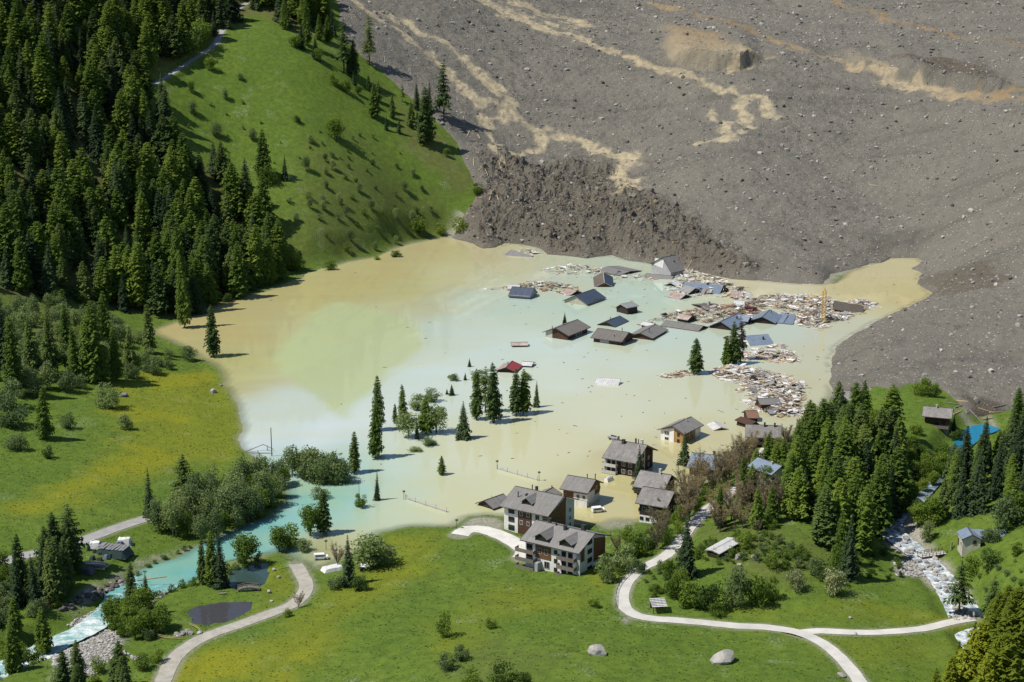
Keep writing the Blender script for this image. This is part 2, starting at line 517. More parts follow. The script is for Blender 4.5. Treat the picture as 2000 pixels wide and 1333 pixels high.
# river Lonza below the lake: turquoise, then rapids
RIV = smooth_path([np.append(P(x, y, z)[:2], [z, w]) for x, y, z, w in
   [(400,1098,.0,17),(340,1117,-.02,17),(286,1145,-.03,16),(250,1165,-.15,13),(215,1195,-.6,9),(180,1222,-1.2,8.5),(140,1243,-1.8,8.5),(100,1262,-2.4,9),(50,1290,-3.2,10),(-30,1330,-4.2,12),(-140,1400,-5.5,12)]], 1.5)
grade(RIV[RIV[:, 2] < -.02], RIV[RIV[:, 2] < -.02][:, 2], 9.5, 0.7, 8)
TOR = smooth_path([np.append(P(x, y, z)[:2], [z, w]) for x, y, z, w in
   [(1938,833,3.0,7),(1922,838,2.98,10),(1904,845,2.95,9),(1882,866,2.9,7),(1855,900,2.8,4.5),(1828,940,2.4,4),(1795,975,2.1,4.5),(1752,1010,1.8,6),(1740,1035,1.6,8),(1768,1062,1.3,8),(1805,1092,1.0,7),(1840,1130,.8,8),(1865,1165,.6,9),(1885,1200,.4,10),(1910,1240,.1,13),(1950,1290,-.4,13),(2030,1370,-1,13)]], 1.5)
grade(TOR, TOR[:, 2], 10, 0.5, 6)

road('asphalt', [(-90,1132),(0,1102),(60,1085),(120,1071),(185,1048),(250,1026),(300,1010),(335,1000),(380,992)], 5.2)
road('gravel', [(300,1380),(318,1333),(345,1282),(400,1245),(460,1222),(530,1200),(575,1178),(598,1150),(590,1125),(578,1104)], 4.2, minz=0.12)
road('lane', [(1700,1360),(1668,1318),(1640,1285),(1605,1258),(1560,1238),(1500,1228),(1440,1224),(1380,1219),(1320,1214),(1260,1206),(1226,1192),(1216,1170),(1224,1142),(1250,1115),(1276,1100),(1300,1085),(1325,1062),(1350,1030),(1385,995),(1420,968),(1450,945),(1475,915),(1495,880),(1520,850)], 3.6, win=14)
road('lane_east', [(1560,1236),(1600,1232),(1700,1231),(1800,1230),(1860,1225),(1900,1215)], 3.4, win=14)
road('hill_track', [(262,188),(300,166),(340,143),(375,119),(405,100),(422,84),(432,62),(452,30),(480,0)], 3.6, win=14)
road('driveway', [(897,1046),(915,1037),(945,1037),(975,1046),(1005,1060),(1026,1078),(1020,1092)], 6.0, minz=0.5)
ROAD_DITCH = smooth_path(hits([(868,1050),(790,1110),(700,1180),(620,1240),(540,1300),(480,1345)]), 2.0)
grade(ROAD_DITCH, fit_z(ROAD_DITCH), 1.0, 0.35, 1.6)

# the small pond and the flooded hollow beside it
POND = hits([(362,1196),(375,1182),(400,1175),(440,1172),(480,1168),(496,1172),(490,1188),(470,1203),(440,1215),(400,1221),(375,1218)])
HOLLOW = hits([(440,1150),(446,1130),(455,1112),(520,1100),(524,1120),(520,1140),(500,1150),(470,1152)], lake=False)
POND_Z, HOLLOW_Z = 0.15, 0.1
for poly, zz in ((POND, POND_Z), (HOLLOW, HOLLOW_Z)):
    sj, si = near_mask(poly, 20)
    d = sdpoly(GX[sj, si], GY[sj, si], poly) + (fbm(GX[sj, si], GY[sj, si], 6, 3, 77) - .5) * 1.6
    t = np.where(d < 0, np.minimum(ZG[sj, si], zz - 0.1 - np.minimum(-d * .2, .8)), np.maximum(ZG[sj, si], zz + np.minimum(d * .12, .5)))
    k = sstep(4, 10, d)
    ZG[sj, si] = t * (1 - k) + ZG[sj, si] * k

# ------------------------------------------------------------------ the landslide body
SLIDE_PX = [(652,-60),(660,20),(668,70),(700,110),(745,140),(800,190),(850,240),(890,275),(905,320),(930,365),(925,400),(905,430),(893,452),(880,464)]
slide_left = hits(SLIDE_PX)
lake_front = np.array([P(x, y, 0) for x, y in LAKE_PX[14:57]])
slide_low = hits([(1640,772),(1665,768),(1700,758),(1740,762),(1770,752),(1800,748),(1845,758),(1868,788),(1885,812),(1935,818),(1965,800),(2010,790),(2100,790),(2300,800)])
lake_in = lake_front[:, :2].copy()
mid_l = np.array([P(1250, 640, 0)[:2]]); dv = mid_l - lake_in; lake_in += dv / np.linalg.norm(dv, axis=1)[:, None] * 18      # the body runs on under the water
SLIDE = np.vstack([slide_left[:, :2], lake_in, slide_low[:, :2], [[640, 560], [640, 1900], [-190, 1900]]])
SLc = sdpoly(CXg, CYg, SLIDE)
SL = bil(SLc, cgx, cgy, GX, GY)
nb = np.abs(SL) < 14
SL[nb] = sdpoly(GX[nb], GY[nb], SLIDE)
SLw = SL + (fbm(GX, GY, 20, 4, 12) - 0.5) * 6 + (fbm(GX, GY, 5, 3, 13) - 0.5) * 2.5
SLw = np.maximum(SLw, -SD)        # never out into the open lake
# rugged, clumpy front
RUG = hits([(900,440),(925,380),(935,310),(985,300),(1050,330),(1130,318),(1195,340),(1240,390),(1330,420),(1400,455),(1440,510),(1480,540),(1400,545),(1300,530),(1200,505),(1100,505),(1000,490),(900,478)])
sdr = sdpoly(GX, GY, RUG[:, :2])
rugged = 1 - sstep(-14, 12, sdr + (fbm(GX, GY, 16, 3, 88) - .5) * 16)
rel = (fbm(GX * .9, GY * .6, 26, 4, 23, ridged=True) - 0.55) * 11.0 + (fbm(GX, GY * .8, 9, 5, 29, ridged=True) - 0.5) * 7.5 + (fbm(GX, GY, 3.2, 3, 27, ridged=True) - .5) * 3.2
inner = np.clip(-SLw, 0, 40)
thick = np.where(SLw < 0, 0.1 + 2.4 * (1 - np.exp(-inner / 4.0)), -0.35 * SLw - 0.15)
ZL = ZG + thick
fade = np.clip(inner / 10, 0, 1)
ZL = ZL + rugged * fade * (rel + 0.9)
ZL = ZL + (1 - rugged) * fade * ((fbm(GX * .72 + GY * .72, (GY - GX) * .36, 40, 4, 31) - .5) * 9.0 * np.clip(inner / 50, .25, 1) + (fbm(GX, GY, 22, 4, 33) - .5) * 3.6 + (fbm(GX, GY, 6, 3, 35) - .5) * 1.5 + (fbm(GX, GY, 3.0, 2, 36) - .5) * .9)

def scarp(px, A, up, wid=55.0):
    """a bank: the land on the upper side of the line stands A higher, tailing off uphill"""
    global ZL
    p = hits(px, A=ZL)
    p = p[np.argsort(p[:, 0])]
    sj, si = near_mask(p, up + 20)
    X, Y = GX[sj, si], GY[sj, si]
    x0, x1 = p[0, 0], p[-1, 0]; L = x1 - x0
    sgn = Y - np.interp(X, p[:, 0], p[:, 1]) + (fbm(X, Y, 10, 3, 61) - .5) * 7
    e = sstep(x0, x0 + L * .25, X) * sstep(x1, x1 - L * .25, X)
    add = A * sstep(-1.5, 6, sgn) * np.exp(-np.clip(sgn, 0, None) / wid) * e
    ZL[sj, si] += add
scarp([(1300,112),(1345,128),(1400,140),(1445,140),(1500,118)], 12, 120)
scarp([(1650,128),(1720,150),(1790,165),(1850,172)], 6, 110)
scarp([(1740,125),(1800,145),(1870,172),(1930,182),(2000,176)], 9, 110)
scarp([(1090,330),(1130,335),(1180,338),(1205,335)], 4, 60, 20)

def surf(x, y):
    return np.maximum(zat(x, y), np.where(bil(SLw, gx, gy, np.asarray(x, float), np.asarray(y, float)) < 0, bil(ZL, gx, gy, np.asarray(x, float), np.asarray(y, float)), -99))
ZS = np.maximum(ZG, np.where(SLw < 0, ZL, -99))

def land(px, py, lake=True):
    return hit(px, py, A=ZS, lake=lake)

# ------------------------------------------------------------------ colour masks of the ground (what grows or lies there)
def softpoly(px, edge, noise=6.0, sc=18, seed=50, A=None):
    poly = hits(px, A=A if A is not None else ZS)
    d = bil(sdpoly(CXg, CYg, poly[:, :2]), cgx, cgy, GX, GY) + (fbm(GX, GY, sc, 4, seed) - .5) * noise * 2
    return 1 - sstep(-edge, edge, d)

flower = np.maximum.reduce([
    softpoly([(225,745),(300,770),(330,730),(400,725),(445,760),(470,820),(480,880),(485,905),(380,910),(300,925),(200,950),(120,1000),(60,1000),(120,930),(230,880),(260,820)], 10, 14),
    softpoly([(760,1050),(870,1045),(880,1075),(800,1130),(700,1200),(620,1260),(560,1333),(330,1333),(400,1270),(560,1240),(640,1180),(720,1130)], 10, 12, seed=52),
    softpoly([(900,1180),(1000,1140),(1080,1160),(1200,1110),(1205,1150),(1000,1215),(860,1270)], 8, 12, seed=53) * .55,
    softpoly([(520,1105),(570,1115),(588,1150),(560,1185),(505,1195),(490,1205),(500,1160)], 4, 5, seed=54) * .8,
    softpoly([(1450,1195),(1550,1185),(1680,1165),(1760,1190),(1850,1215),(1650,1215),(1500,1212)], 6, 10, seed=55) * .5,
    softpoly([(1640,1250),(1760,1245),(1850,1260),(1760,1300),(1680,1290)], 8, 10, seed=56) * .4])
flower *= 0.55 + 0.6 * sstep(.38, .60, fbm(GX, GY, 26, 4, 90))
dry = np.maximum.reduce([
    softpoly([(560,340),(700,300),(880,380),(860,450),(700,505),(590,520),(540,440)], 20, 25, 30, 57) * .5,
    softpoly([(780,190),(830,230),(900,300),(925,360),(890,380),(800,290),(740,170)], 8, 14, 20, 58) * .7,
    softpoly([(1380,1040),(1480,1000),(1560,1060),(1660,1100),(1560,1130),(1420,1110),(1330,1090)], 8, 14, 14, 59) * .5,
    softpoly([(0,560),(130,600),(300,660),(200,700),(0,680)], 15, 20, 25, 60) * .5,
    softpoly([(1000,1240),(1060,1270),(1020,1333),(900,1333),(850,1300),(940,1230)], 8, 10, 14, 61) * .35])
FOREST = [(-90,-70),(300,-70),(640,-50),(640,50),(590,70),(545,45),(500,20),(440,55),(425,70),(395,92),(318,140),(255,175),(325,235),(345,330),(430,330),(480,400),(540,480),(556,545),(470,586),(372,620),(255,610),(120,590),(-60,570)]
dry = np.maximum(dry, softpoly(FOREST, 6, 8, 12, 95))
bare = np.maximum.reduce([
    softpoly([(385,1072),(262,1122),(190,1160),(140,1205),(120,1205),(175,1150),(250,1108),(380,1062)], 2, 2.5, 8, 62) * .9,
    softpoly([(100,1285),(190,1232),(225,1222),(240,1262),(190,1320),(110,1333)], 2.5, 4, 8, 63),
    softpoly([(1745,1092),(1830,1088),(1835,1110),(1820,1130),(1750,1128)], 2, 2, 8, 64),
    softpoly([(1740,1000),(1790,1010),(1800,1060),(1860,1110),(1900,1180),(1915,1210),(1870,1215),(1840,1170),(1790,1120),(1735,1060)], 2, 3, 8, 65),
    softpoly([(1860,800),(1945,812),(1950,845),(1925,826),(1885,826)], 2, 2, 8, 66),
    softpoly([(1210,1206),(1240,1206),(1262,1216),(1230,1222),(1208,1214)], 1, 1, 6, 67),
    softpoly([(905,1018),(960,1008),(985,1020),(985,1044),(900,1034)], 1.5, 2, 6, 68) * .9,
    softpoly([(1180,1010),(1250,1010),(1248,1030),(1190,1036),(1150,1030)], 1.5, 3, 6, 69) * .7])
for key, (p, w) in ROADS.items():
    sj, si = near_mask(p, 8)
    d = pathdist(GX[sj, si], GY[sj, si], p)[0]
    bare[sj, si] = np.maximum(bare[sj, si], (1 - sstep(w / 2 + .2, w / 2 + 1.4, d)) * .6)
bare = np.maximum(bare, (1 - sstep(1, 9, SLw)) * .85 * (SD < 16))
shore = np.clip(1 - SD / 2.5, 0, 1) * (SD > -2)
bare = np.maximum(bare, shore * .35)

# mud and sand on the landslide
def stream(px, w, A=None, noise=1.6, seed=70):
    p = hits(px, A=ZS)
    sj, si = near_mask(p, 60)
    X, Y = GX[sj, si], GY[sj, si]
    wx = X + (fbm(X, Y, 18, 4, seed) - .5) * 16; wy = Y + (fbm(X, Y, 18, 4, seed + 5) - .5) * 26
    d = pathdist(wx, wy, p)[0]
    e = 1 - sstep(w * .4, w * 1.25, d + (fbm(X, Y, 7, 4, seed + 9) - .5) * w * noise * 1.4)
    e = e * (.72 + .28 * sstep(.36, .52, fbm(X, Y, 14, 4, seed + 13)))
    mud[sj, si] = np.maximum(mud[sj, si], e)
def q2(pts, ox, oy, k=2.857): return [(ox + a / k, oy + b / k) for a, b in pts]
mud = np.zeros_like(GX)
A2 = (650, 0); A3 = (1300, 0)
stream(q2([(110,-40),(150,30),(220,80),(330,150),(440,235),(560,335),(650,410),(740,500),(860,580),(960,650),(1100,710),(1200,750),(1350,790),(1480,830)], *A2), 6)
stream(q2([(300,90),(440,140),(560,215),(650,265),(760,345),(840,430),(900,500),(980,580),(1010,650)], *A2), 6, seed=71)
stream(q2([(960,650),(870,700),(840,720)], *A2), 5, seed=72)
stream(q2([(1200,750),(1190,800),(1140,850)], *A2), 6, seed=73)
stream(q2([(1480,850),(1560,870),(1640,860),(1650,930),(1590,980),(1660,1010),(1600,1080)], *A2), 7, seed=74)
stream(q2([(900,760),(960,820),(1040,850)], *A2), 3, seed=75)
stream(q2([(890,820),(920,890),(970,960)], *A2), 2.5, seed=75)
stream(q2([(780,-20),(900,40),(1000,80),(1100,130),(1200,170),(1350,205)], *A2), 11, seed=76)
stream(q2([(1000,20),(1150,70),(1300,110),(1400,150)], *A2), 9, seed=77)
stream(q2([(1350,205),(1450,245),(1560,295),(1700,345),(1850,395),(2000,440)], *A2), 5, seed=78)
stream(q2([(0,400),(130,425),(280,462),(400,492),(450,530),(420,580),(430,650),(460,720)], *A3), 5.5, seed=79)
stream(q2([(460,730),(330,780),(190,812)], *A3), 3.5, seed=80, noise=.8)
stream(q2([(450,520),(540,570),(600,660)], *A3), 3.5, seed=81)
stream(q2([(280,650),(350,690),(340,740)], *A3), 5, seed=82)
stream(q2([(-60,20),(150,62),(300,112),(430,152),(560,205),(700,270),(850,312),(1000,352),(1130,402),(1250,442)], *A3), 5, seed=83)
stream(q2([(1250,442),(1400,500),(1600,545),(1800,555),(2100,560)], *A3), 9, seed=84)
stream(q2([(1650,520),(1800,515),(2050,515)], *A3), 4, seed=85)
stream(q2([(930,10),(1100,60),(1300,125),(1500,175),(1750,225),(2100,280)], *A3), 4, seed=86)
stream(q2([(350,330),(450,370),(580,325)], *A3), 3, seed=87)
mud = np.maximum(mud, softpoly(q2([(-30,140),(180,160),(420,255),(560,325),(420,375),(200,330),(30,330)], *A3), 8, 10, 14, 88) * .8)
mud = np.maximum(mud, softpoly(q2([(1000,300),(1130,320),(1250,370),(1180,420),(1020,350)], *A3), 5, 8, 10, 89) * .55)
brown = np.maximum.reduce([rugged * .55,
    softpoly(q2([(1280,300),(1500,320),(1700,350),(1880,430),(1950,490),(1750,480),(1500,400)], *A3), 5, 8, 12, 91),
    softpoly([(1800,545),(1850,535),(1960,540),(1970,560),(1870,580),(1820,570)], 6, 12, 14, 92) * .8,
    softpoly([(1860,770),(1905,780),(1960,790),(1965,810),(1900,812)], 3, 4, 8, 93)])

# ------------------------------------------------------------------ ground materials
def ground_mat():
    m, t, b = new_mat('meadow_ground')
    tc = N(t, 'ShaderNodeTexCoord'); vec = tc.outputs['Object']
    at = N(t, 'ShaderNodeAttribute', attribute_name='mask')
    sp = N(t, 'ShaderNodeSeparateColor'); t.links.new(at.outputs['Color'], sp.inputs[0])
    n1 = tex_noise(t, vec, 0.035, 5, 0.6); n2 = tex_noise(t, vec, 0.35, 5, 0.65); n3 = tex_noise(t, vec, 1.4, 4, 0.7)
    g = mix(t, ramp(t, n1, [(0.35, 0.0), (0.65, 1.0)]), (0.080, 0.146, 0.017), (0.128, 0.186, 0.023))
    g = mix(t, ramp(t, n2, [(0.35, 0.0), (0.62, 0.9)]), g, (0.050, 0.096, 0.014))
    g = mix(t, ramp(t, n3, [(0.42, 0.0), (0.68, 0.75)]), g, (0.145, 0.19, 0.038))
    # white umbels here and there
    n5 = tex_noise(t, vec, 0.09, 3, 0.5); n6 = tex_noise(t, vec, 1.6, 2, 0.6)
    um = math_n(t, 'MULTIPLY', ramp(t, n5, [(0.60, 0.0), (0.68, 0.5)]), ramp(t, n6, [(0.5, 0.0), (0.62, 1.0)]))
    g = mix(t, um, g, (0.30, 0.34, 0.22))
    # dandelions: yellow dots thick where the mask says
    n4 = tex_noise(t, vec, 2.2, 3, 0.7)
    fl = math_n(t, 'MULTIPLY', sp.outputs[0], ramp(t, n4, [(0.36, 0.15), (0.58, 0.95)]))
    g = mix(t, fl, g, (0.235, 0.225, 0.014))
    # dry, stony pasture
    dr = math_n(t, 'MULTIPLY', sp.outputs[1], ramp(t, n2, [(0.3, 0.25), (0.65, 1.0)]))
    g = mix(t, dr, g, (0.115, 0.098, 0.045))
    # bare gravel
    sg = mix(t, ramp(t, n3, [(0.35, 0.0), (0.65, 1.0)]), (0.20, 0.185, 0.15), (0.38, 0.36, 0.31))
    br = math_n(t, 'MULTIPLY', sp.outputs[2], ramp(t, n2, [(0.25, 0.7), (0.5, 1.0)]))
    g = mix(t, br, g, sg)
    t.links.new(g, b.inputs['Base Color'])
    b.inputs['Roughness'].default_value = 0.95; b.inputs['Specular IOR Level'].default_value = 0.1
    bump(t, b, math_n(t, 'ADD', n2, math_n(t, 'MULTIPLY', n3, 0.6)), 0.55, 0.6)
    return m

def slide_mat():
    m, t, b = new_mat('landslide_rubble')
    tc = N(t, 'ShaderNodeTexCoord'); vec = tc.outputs['Object']
    at = N(t, 'ShaderNodeAttribute', attribute_name='mask')
    sp = N(t, 'ShaderNodeSeparateColor'); t.links.new(at.outputs['Color'], sp.inputs[0])
    n1 = tex_noise(t, vec, 0.02, 5, 0.6); n2 = tex_noise(t, vec, 0.25, 6, 0.7); n3 = tex_noise(t, vec, 1.3, 4, 0.75)
    g = mix(t, ramp(t, n1, [(0.35, 0.0), (0.65, 1.0)]), (0.160, 0.149, 0.124), (0.196, 0.180, 0.144))
    g = mix(t, ramp(t, n2, [(0.35, 0.0), (0.7, 0.7)]), g, (0.128, 0.121, 0.104))
    g = mix(t, ramp(t, n3, [(0.5, 0.0), (0.8, 0.6)]), g, (0.22, 0.21, 0.19))
    mpf = N(t, 'ShaderNodeMapping'); mpf.inputs['Rotation'].default_value = (0, 0, math.radians(45)); mpf.inputs['Scale'].default_value = (0.006, 0.06, 0.02)
    t.links.new(vec, mpf.inputs['Vector'])
    n0 = tex_noise(t, mpf.outputs[0], 1.0, 6, 0.62)
    g = mix(t, ramp(t, n0, [(0.40, 0.0), (0.62, 0.55)]), g, (0.20, 0.182, 0.152))
    g = mix(t, ramp(t, n0, [(0.30, 0.6), (0.44, 0.0)]), g, (0.098, 0.093, 0.080))
    # pale stones in the rubble
    vo = N(t, 'ShaderNodeTexVoronoi'); vo.inputs['Scale'].default_value = 0.62
    t.links.new(vec, vo.inputs['Vector'])
    vs = N(t, 'ShaderNodeSeparateColor'); t.links.new(vo.outputs['Color'], vs.inputs[0])
    dot = math_n(t, 'MULTIPLY', math_n(t, 'LESS_THAN', vo.outputs['Distance'], 0.27), math_n(t, 'GREATER_THAN', vs.outputs[0], 0.72))
    dot = math_n(t, 'MULTIPLY', dot, math_n(t, 'SUBTRACT', 1.0, sp.outputs[0]))
    g = mix(t, math_n(t, 'MULTIPLY', dot, 0.8), g, (0.40, 0.38, 0.34))
    g = mix(t, math_n(t, 'MULTIPLY', sp.outputs[1], ramp(t, n2, [(0.3, 0.5), (0.6, 1.0)])), g, (0.105, 0.086, 0.062))
    sand = mix(t, ramp(t, n2, [(0.3, 0.0), (0.7, 1.0)]), (0.33, 0.27, 0.165), (0.45, 0.385, 0.26))
    sand = mix(t, sp.outputs[2], sand, (0.235, 0.16, 0.08))
    sf = math_n(t, 'MULTIPLY', math_n(t, 'MULTIPLY', sp.outputs[0], ramp(t, n3, [(0.25, 0.55), (0.5, 1.0)])), ramp(t, n2, [(0.34, 0.35), (0.52, 1.0)]))
    g = mix(t, sf, g, sand)
    t.links.new(g, b.inputs['Base Color'])
    b.inputs['Roughness'].default_value = 0.92; b.inputs['Specular IOR Level'].default_value = 0.2
    hb = math_n(t, 'MULTIPLY', math_n(t, 'ADD', math_n(t, 'ADD', n2, n3), math_n(t, 'MULTIPLY', dot, .5)), math_n(t, 'SUBTRACT', 1.0, math_n(t, 'MULTIPLY', sp.outputs[0], 0.7)))
    bump(t, b, hb, 0.8, 1.1)
    return m

def grid_mesh(name, Z, keep, mat, cols, smooth=True):
    idx = np.arange(NX * NY).reshape(NY, NX)
    q = np.stack([idx[:-1, :-1], idx[:-1, 1:], idx[1:, 1:], idx[1:, :-1]], -1)
    kq = keep[:-1, :-1] & keep[:-1, 1:] & keep[1:, 1:] & keep[1:, :-1]
    q = q[kq]
    used = np.unique(q); remap = np.full(NX * NY, -1, np.int64); remap[used] = np.arange(len(used))
    V = np.stack([GX.ravel()[used], GY.ravel()[used], Z.ravel()[used]], 1)
    C = np.stack([c.ravel()[used] for c in cols], 1)
    return mesh_np(name, V, remap[q], mat, smooth, {'mask': C})

keepG = (SD > -16) & (SLw > -5)
ground = obj('ground', grid_mesh('ground', ZG, keepG, ground_mat(), (np.clip(flower * 1.1, 0, 1), dry, np.clip(bare, 0, 1))))
meta(ground, 'green alpine meadow and valley slopes around the flooded village', 'ground', kind='structure')
ochre = sstep(260, 330, GX) * .9 + sstep(1150, 1300, GY) * sstep(40, 160, GX)
slide = obj('landslide', grid_mesh('landslide', ZL, SLw < 3.5, slide_mat(), (np.clip(mud, 0, 1), np.clip(brown, 0, 1), np.clip(ochre, 0, 1)), False))
meta(slide, 'vast grey landslide of rubble and mud covering the valley', 'landslide', kind='structure')

# far valley floor beyond and beside the modelled slopes, one low sheet out to the horizon
bm = MB(); bm.v += [(-7000, -1500, -30), (7000, -1500, -30), (7000, 8000, -30), (-7000, 8000, -30)]; bm.f.append((0, 1, 2, 3))
meta(bm.build('terrain', simple('far_terrain', (0.07, 0.11, 0.03), (0.09, 0.1, 0.05), 0.01, 0.95)), 'low valley land beyond the modelled slopes', 'terrain', kind='structure')

# ------------------------------------------------------------------ lake
def water_mat(name, attr=True, col=(0.02, 0.05, 0.06), rough=0.05, bmp=0.03, foam=False, flow=(0, (.5, .5, .5))):
    m, t, b = new_mat(name)
    tc = N(t, 'ShaderNodeTexCoord'); vec = tc.outputs['Object']
    b.inputs['IOR'].default_value = 1.33
    b.inputs['Roughness'].default_value = rough
    n = tex_noise(t, vec, 0.8, 3, 0.6)
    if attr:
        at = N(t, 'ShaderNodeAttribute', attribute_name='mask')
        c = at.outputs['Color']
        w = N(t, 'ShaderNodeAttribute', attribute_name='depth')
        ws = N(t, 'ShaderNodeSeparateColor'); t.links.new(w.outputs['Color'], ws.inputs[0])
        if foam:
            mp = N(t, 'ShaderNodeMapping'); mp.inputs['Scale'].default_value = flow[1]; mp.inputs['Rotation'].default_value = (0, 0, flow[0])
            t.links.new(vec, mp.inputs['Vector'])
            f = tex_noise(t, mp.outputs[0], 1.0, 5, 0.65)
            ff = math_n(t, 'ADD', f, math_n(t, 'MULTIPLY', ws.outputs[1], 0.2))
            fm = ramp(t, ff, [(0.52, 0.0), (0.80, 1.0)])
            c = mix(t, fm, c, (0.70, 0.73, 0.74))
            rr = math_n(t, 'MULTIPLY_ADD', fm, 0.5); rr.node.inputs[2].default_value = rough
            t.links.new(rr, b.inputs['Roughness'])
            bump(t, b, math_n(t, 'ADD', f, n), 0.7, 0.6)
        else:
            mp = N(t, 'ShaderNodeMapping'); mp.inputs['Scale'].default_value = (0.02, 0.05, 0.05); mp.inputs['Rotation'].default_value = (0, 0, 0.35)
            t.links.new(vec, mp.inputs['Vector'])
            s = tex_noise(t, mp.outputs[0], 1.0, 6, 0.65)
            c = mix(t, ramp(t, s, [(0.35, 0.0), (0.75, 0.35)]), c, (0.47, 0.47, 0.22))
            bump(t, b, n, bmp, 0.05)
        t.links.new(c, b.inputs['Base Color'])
        tr = N(t, 'ShaderNodeBsdfTransparent')
        ms = N(t, 'ShaderNodeMixShader'); t.links.new(ws.outputs[0], ms.inputs[0])
        t.links.new(tr.outputs[0], ms.inputs[1]); t.links.new(b.outputs[0], ms.inputs[2])
        t.links.new(ms.outputs[0], t.nodes['Material Output'].inputs['Surface'])
    else:
        t.links.new(mix(t, n, col, tuple(1.5 * k for k in col)), b.inputs['Base Color'])
        bump(t, b, n, bmp, 0.05)
    return m

# silt colours of the water, with pale sky reflection painted in
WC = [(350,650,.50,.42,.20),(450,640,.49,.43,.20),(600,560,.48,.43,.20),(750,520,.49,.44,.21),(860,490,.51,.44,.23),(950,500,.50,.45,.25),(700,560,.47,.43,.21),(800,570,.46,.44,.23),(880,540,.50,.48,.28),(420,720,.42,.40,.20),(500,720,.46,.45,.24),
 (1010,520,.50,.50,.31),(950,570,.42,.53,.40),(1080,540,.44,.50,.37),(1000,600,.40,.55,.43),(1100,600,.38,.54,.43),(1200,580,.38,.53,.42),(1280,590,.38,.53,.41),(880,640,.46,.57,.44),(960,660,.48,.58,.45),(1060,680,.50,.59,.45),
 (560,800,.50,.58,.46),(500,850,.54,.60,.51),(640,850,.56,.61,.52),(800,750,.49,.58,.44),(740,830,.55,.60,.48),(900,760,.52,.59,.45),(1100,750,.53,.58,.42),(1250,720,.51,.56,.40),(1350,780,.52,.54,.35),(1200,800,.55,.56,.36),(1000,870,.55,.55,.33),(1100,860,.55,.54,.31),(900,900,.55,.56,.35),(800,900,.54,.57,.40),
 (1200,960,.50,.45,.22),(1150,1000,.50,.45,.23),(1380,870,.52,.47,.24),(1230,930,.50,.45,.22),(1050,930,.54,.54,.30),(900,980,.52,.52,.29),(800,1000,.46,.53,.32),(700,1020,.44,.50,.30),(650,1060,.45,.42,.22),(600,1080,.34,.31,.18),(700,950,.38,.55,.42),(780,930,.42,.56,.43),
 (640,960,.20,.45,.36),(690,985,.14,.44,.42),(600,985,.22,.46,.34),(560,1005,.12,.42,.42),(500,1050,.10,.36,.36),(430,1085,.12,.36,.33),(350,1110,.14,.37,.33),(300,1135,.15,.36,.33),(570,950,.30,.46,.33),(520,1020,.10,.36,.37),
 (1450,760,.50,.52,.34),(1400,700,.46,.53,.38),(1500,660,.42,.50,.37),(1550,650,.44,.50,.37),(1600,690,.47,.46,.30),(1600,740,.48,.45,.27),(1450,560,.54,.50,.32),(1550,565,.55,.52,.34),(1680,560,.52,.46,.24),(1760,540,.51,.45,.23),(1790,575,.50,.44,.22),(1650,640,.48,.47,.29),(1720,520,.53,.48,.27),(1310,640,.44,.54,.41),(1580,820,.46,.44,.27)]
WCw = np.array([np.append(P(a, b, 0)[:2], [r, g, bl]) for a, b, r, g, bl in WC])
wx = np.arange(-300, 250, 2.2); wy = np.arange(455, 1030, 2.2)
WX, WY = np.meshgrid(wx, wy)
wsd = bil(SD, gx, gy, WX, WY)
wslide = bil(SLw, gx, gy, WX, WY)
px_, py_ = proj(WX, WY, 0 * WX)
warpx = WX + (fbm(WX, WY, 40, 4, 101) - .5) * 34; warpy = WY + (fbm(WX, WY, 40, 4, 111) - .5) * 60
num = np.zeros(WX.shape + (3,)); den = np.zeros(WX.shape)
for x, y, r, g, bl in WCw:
    # long, lazy swirls: silt and painted sky tones spread along the valley
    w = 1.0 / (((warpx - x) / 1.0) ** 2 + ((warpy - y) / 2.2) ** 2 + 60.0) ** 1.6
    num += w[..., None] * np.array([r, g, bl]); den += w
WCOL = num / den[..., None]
WCOL[..., 2] *= np.interp(WCOL[..., 2], [.22, .46], [.84, 1.16])  # more blue in the pale areas: sky reflection painted into the colour
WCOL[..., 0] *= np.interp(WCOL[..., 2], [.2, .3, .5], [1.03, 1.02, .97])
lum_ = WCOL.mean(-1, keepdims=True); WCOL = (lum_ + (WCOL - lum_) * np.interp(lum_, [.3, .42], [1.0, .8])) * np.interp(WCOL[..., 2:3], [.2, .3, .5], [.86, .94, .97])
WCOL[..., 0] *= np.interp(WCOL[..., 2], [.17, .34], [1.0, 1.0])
green_tongue = np.array([P(a, b, 0) for a, b in [(650,589),(690,590),(755,612),(800,628),(824,642),(834,668),(814,696),(752,731),(705,785),(685,812),(640,800),(600,775),(560,740),(530,725),(515,700),(560,650),(610,610)]])  # greener tongue with a soft edge
pd = sdpoly(WX + (fbm(WX, WY, 25, 3, 121) - .5) * 10, WY + (fbm(WX, WY, 25, 3, 131) - .5) * 20, green_tongue[:, :2])
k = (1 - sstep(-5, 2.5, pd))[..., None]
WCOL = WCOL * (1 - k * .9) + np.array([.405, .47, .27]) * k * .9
dep = -zat(WX, WY)
dep = np.where(wslide < 1, np.maximum(dep, 0.5), dep)
alpha = np.clip(0.35 + 1.25 * np.clip(dep, 0, 2), 0, 1) * 1.0
endcut = sdpoly(WX, WY, np.array([P(a, b, 0) for a, b in [(304,1163),(262,1128),(150,1060),(60,1250),(200,1333)]])[:, :2]) < 0
keep = (wsd < 8) & ~(endcut & (wsd > 0.5))
idx = np.arange(WX.size).reshape(WX.shape)
q = np.stack([idx[:-1, :-1], idx[:-1, 1:], idx[1:, 1:], idx[1:, :-1]], -1)[keep[:-1, :-1] & keep[:-1, 1:] & keep[1:, 1:] & keep[1:, :-1]]
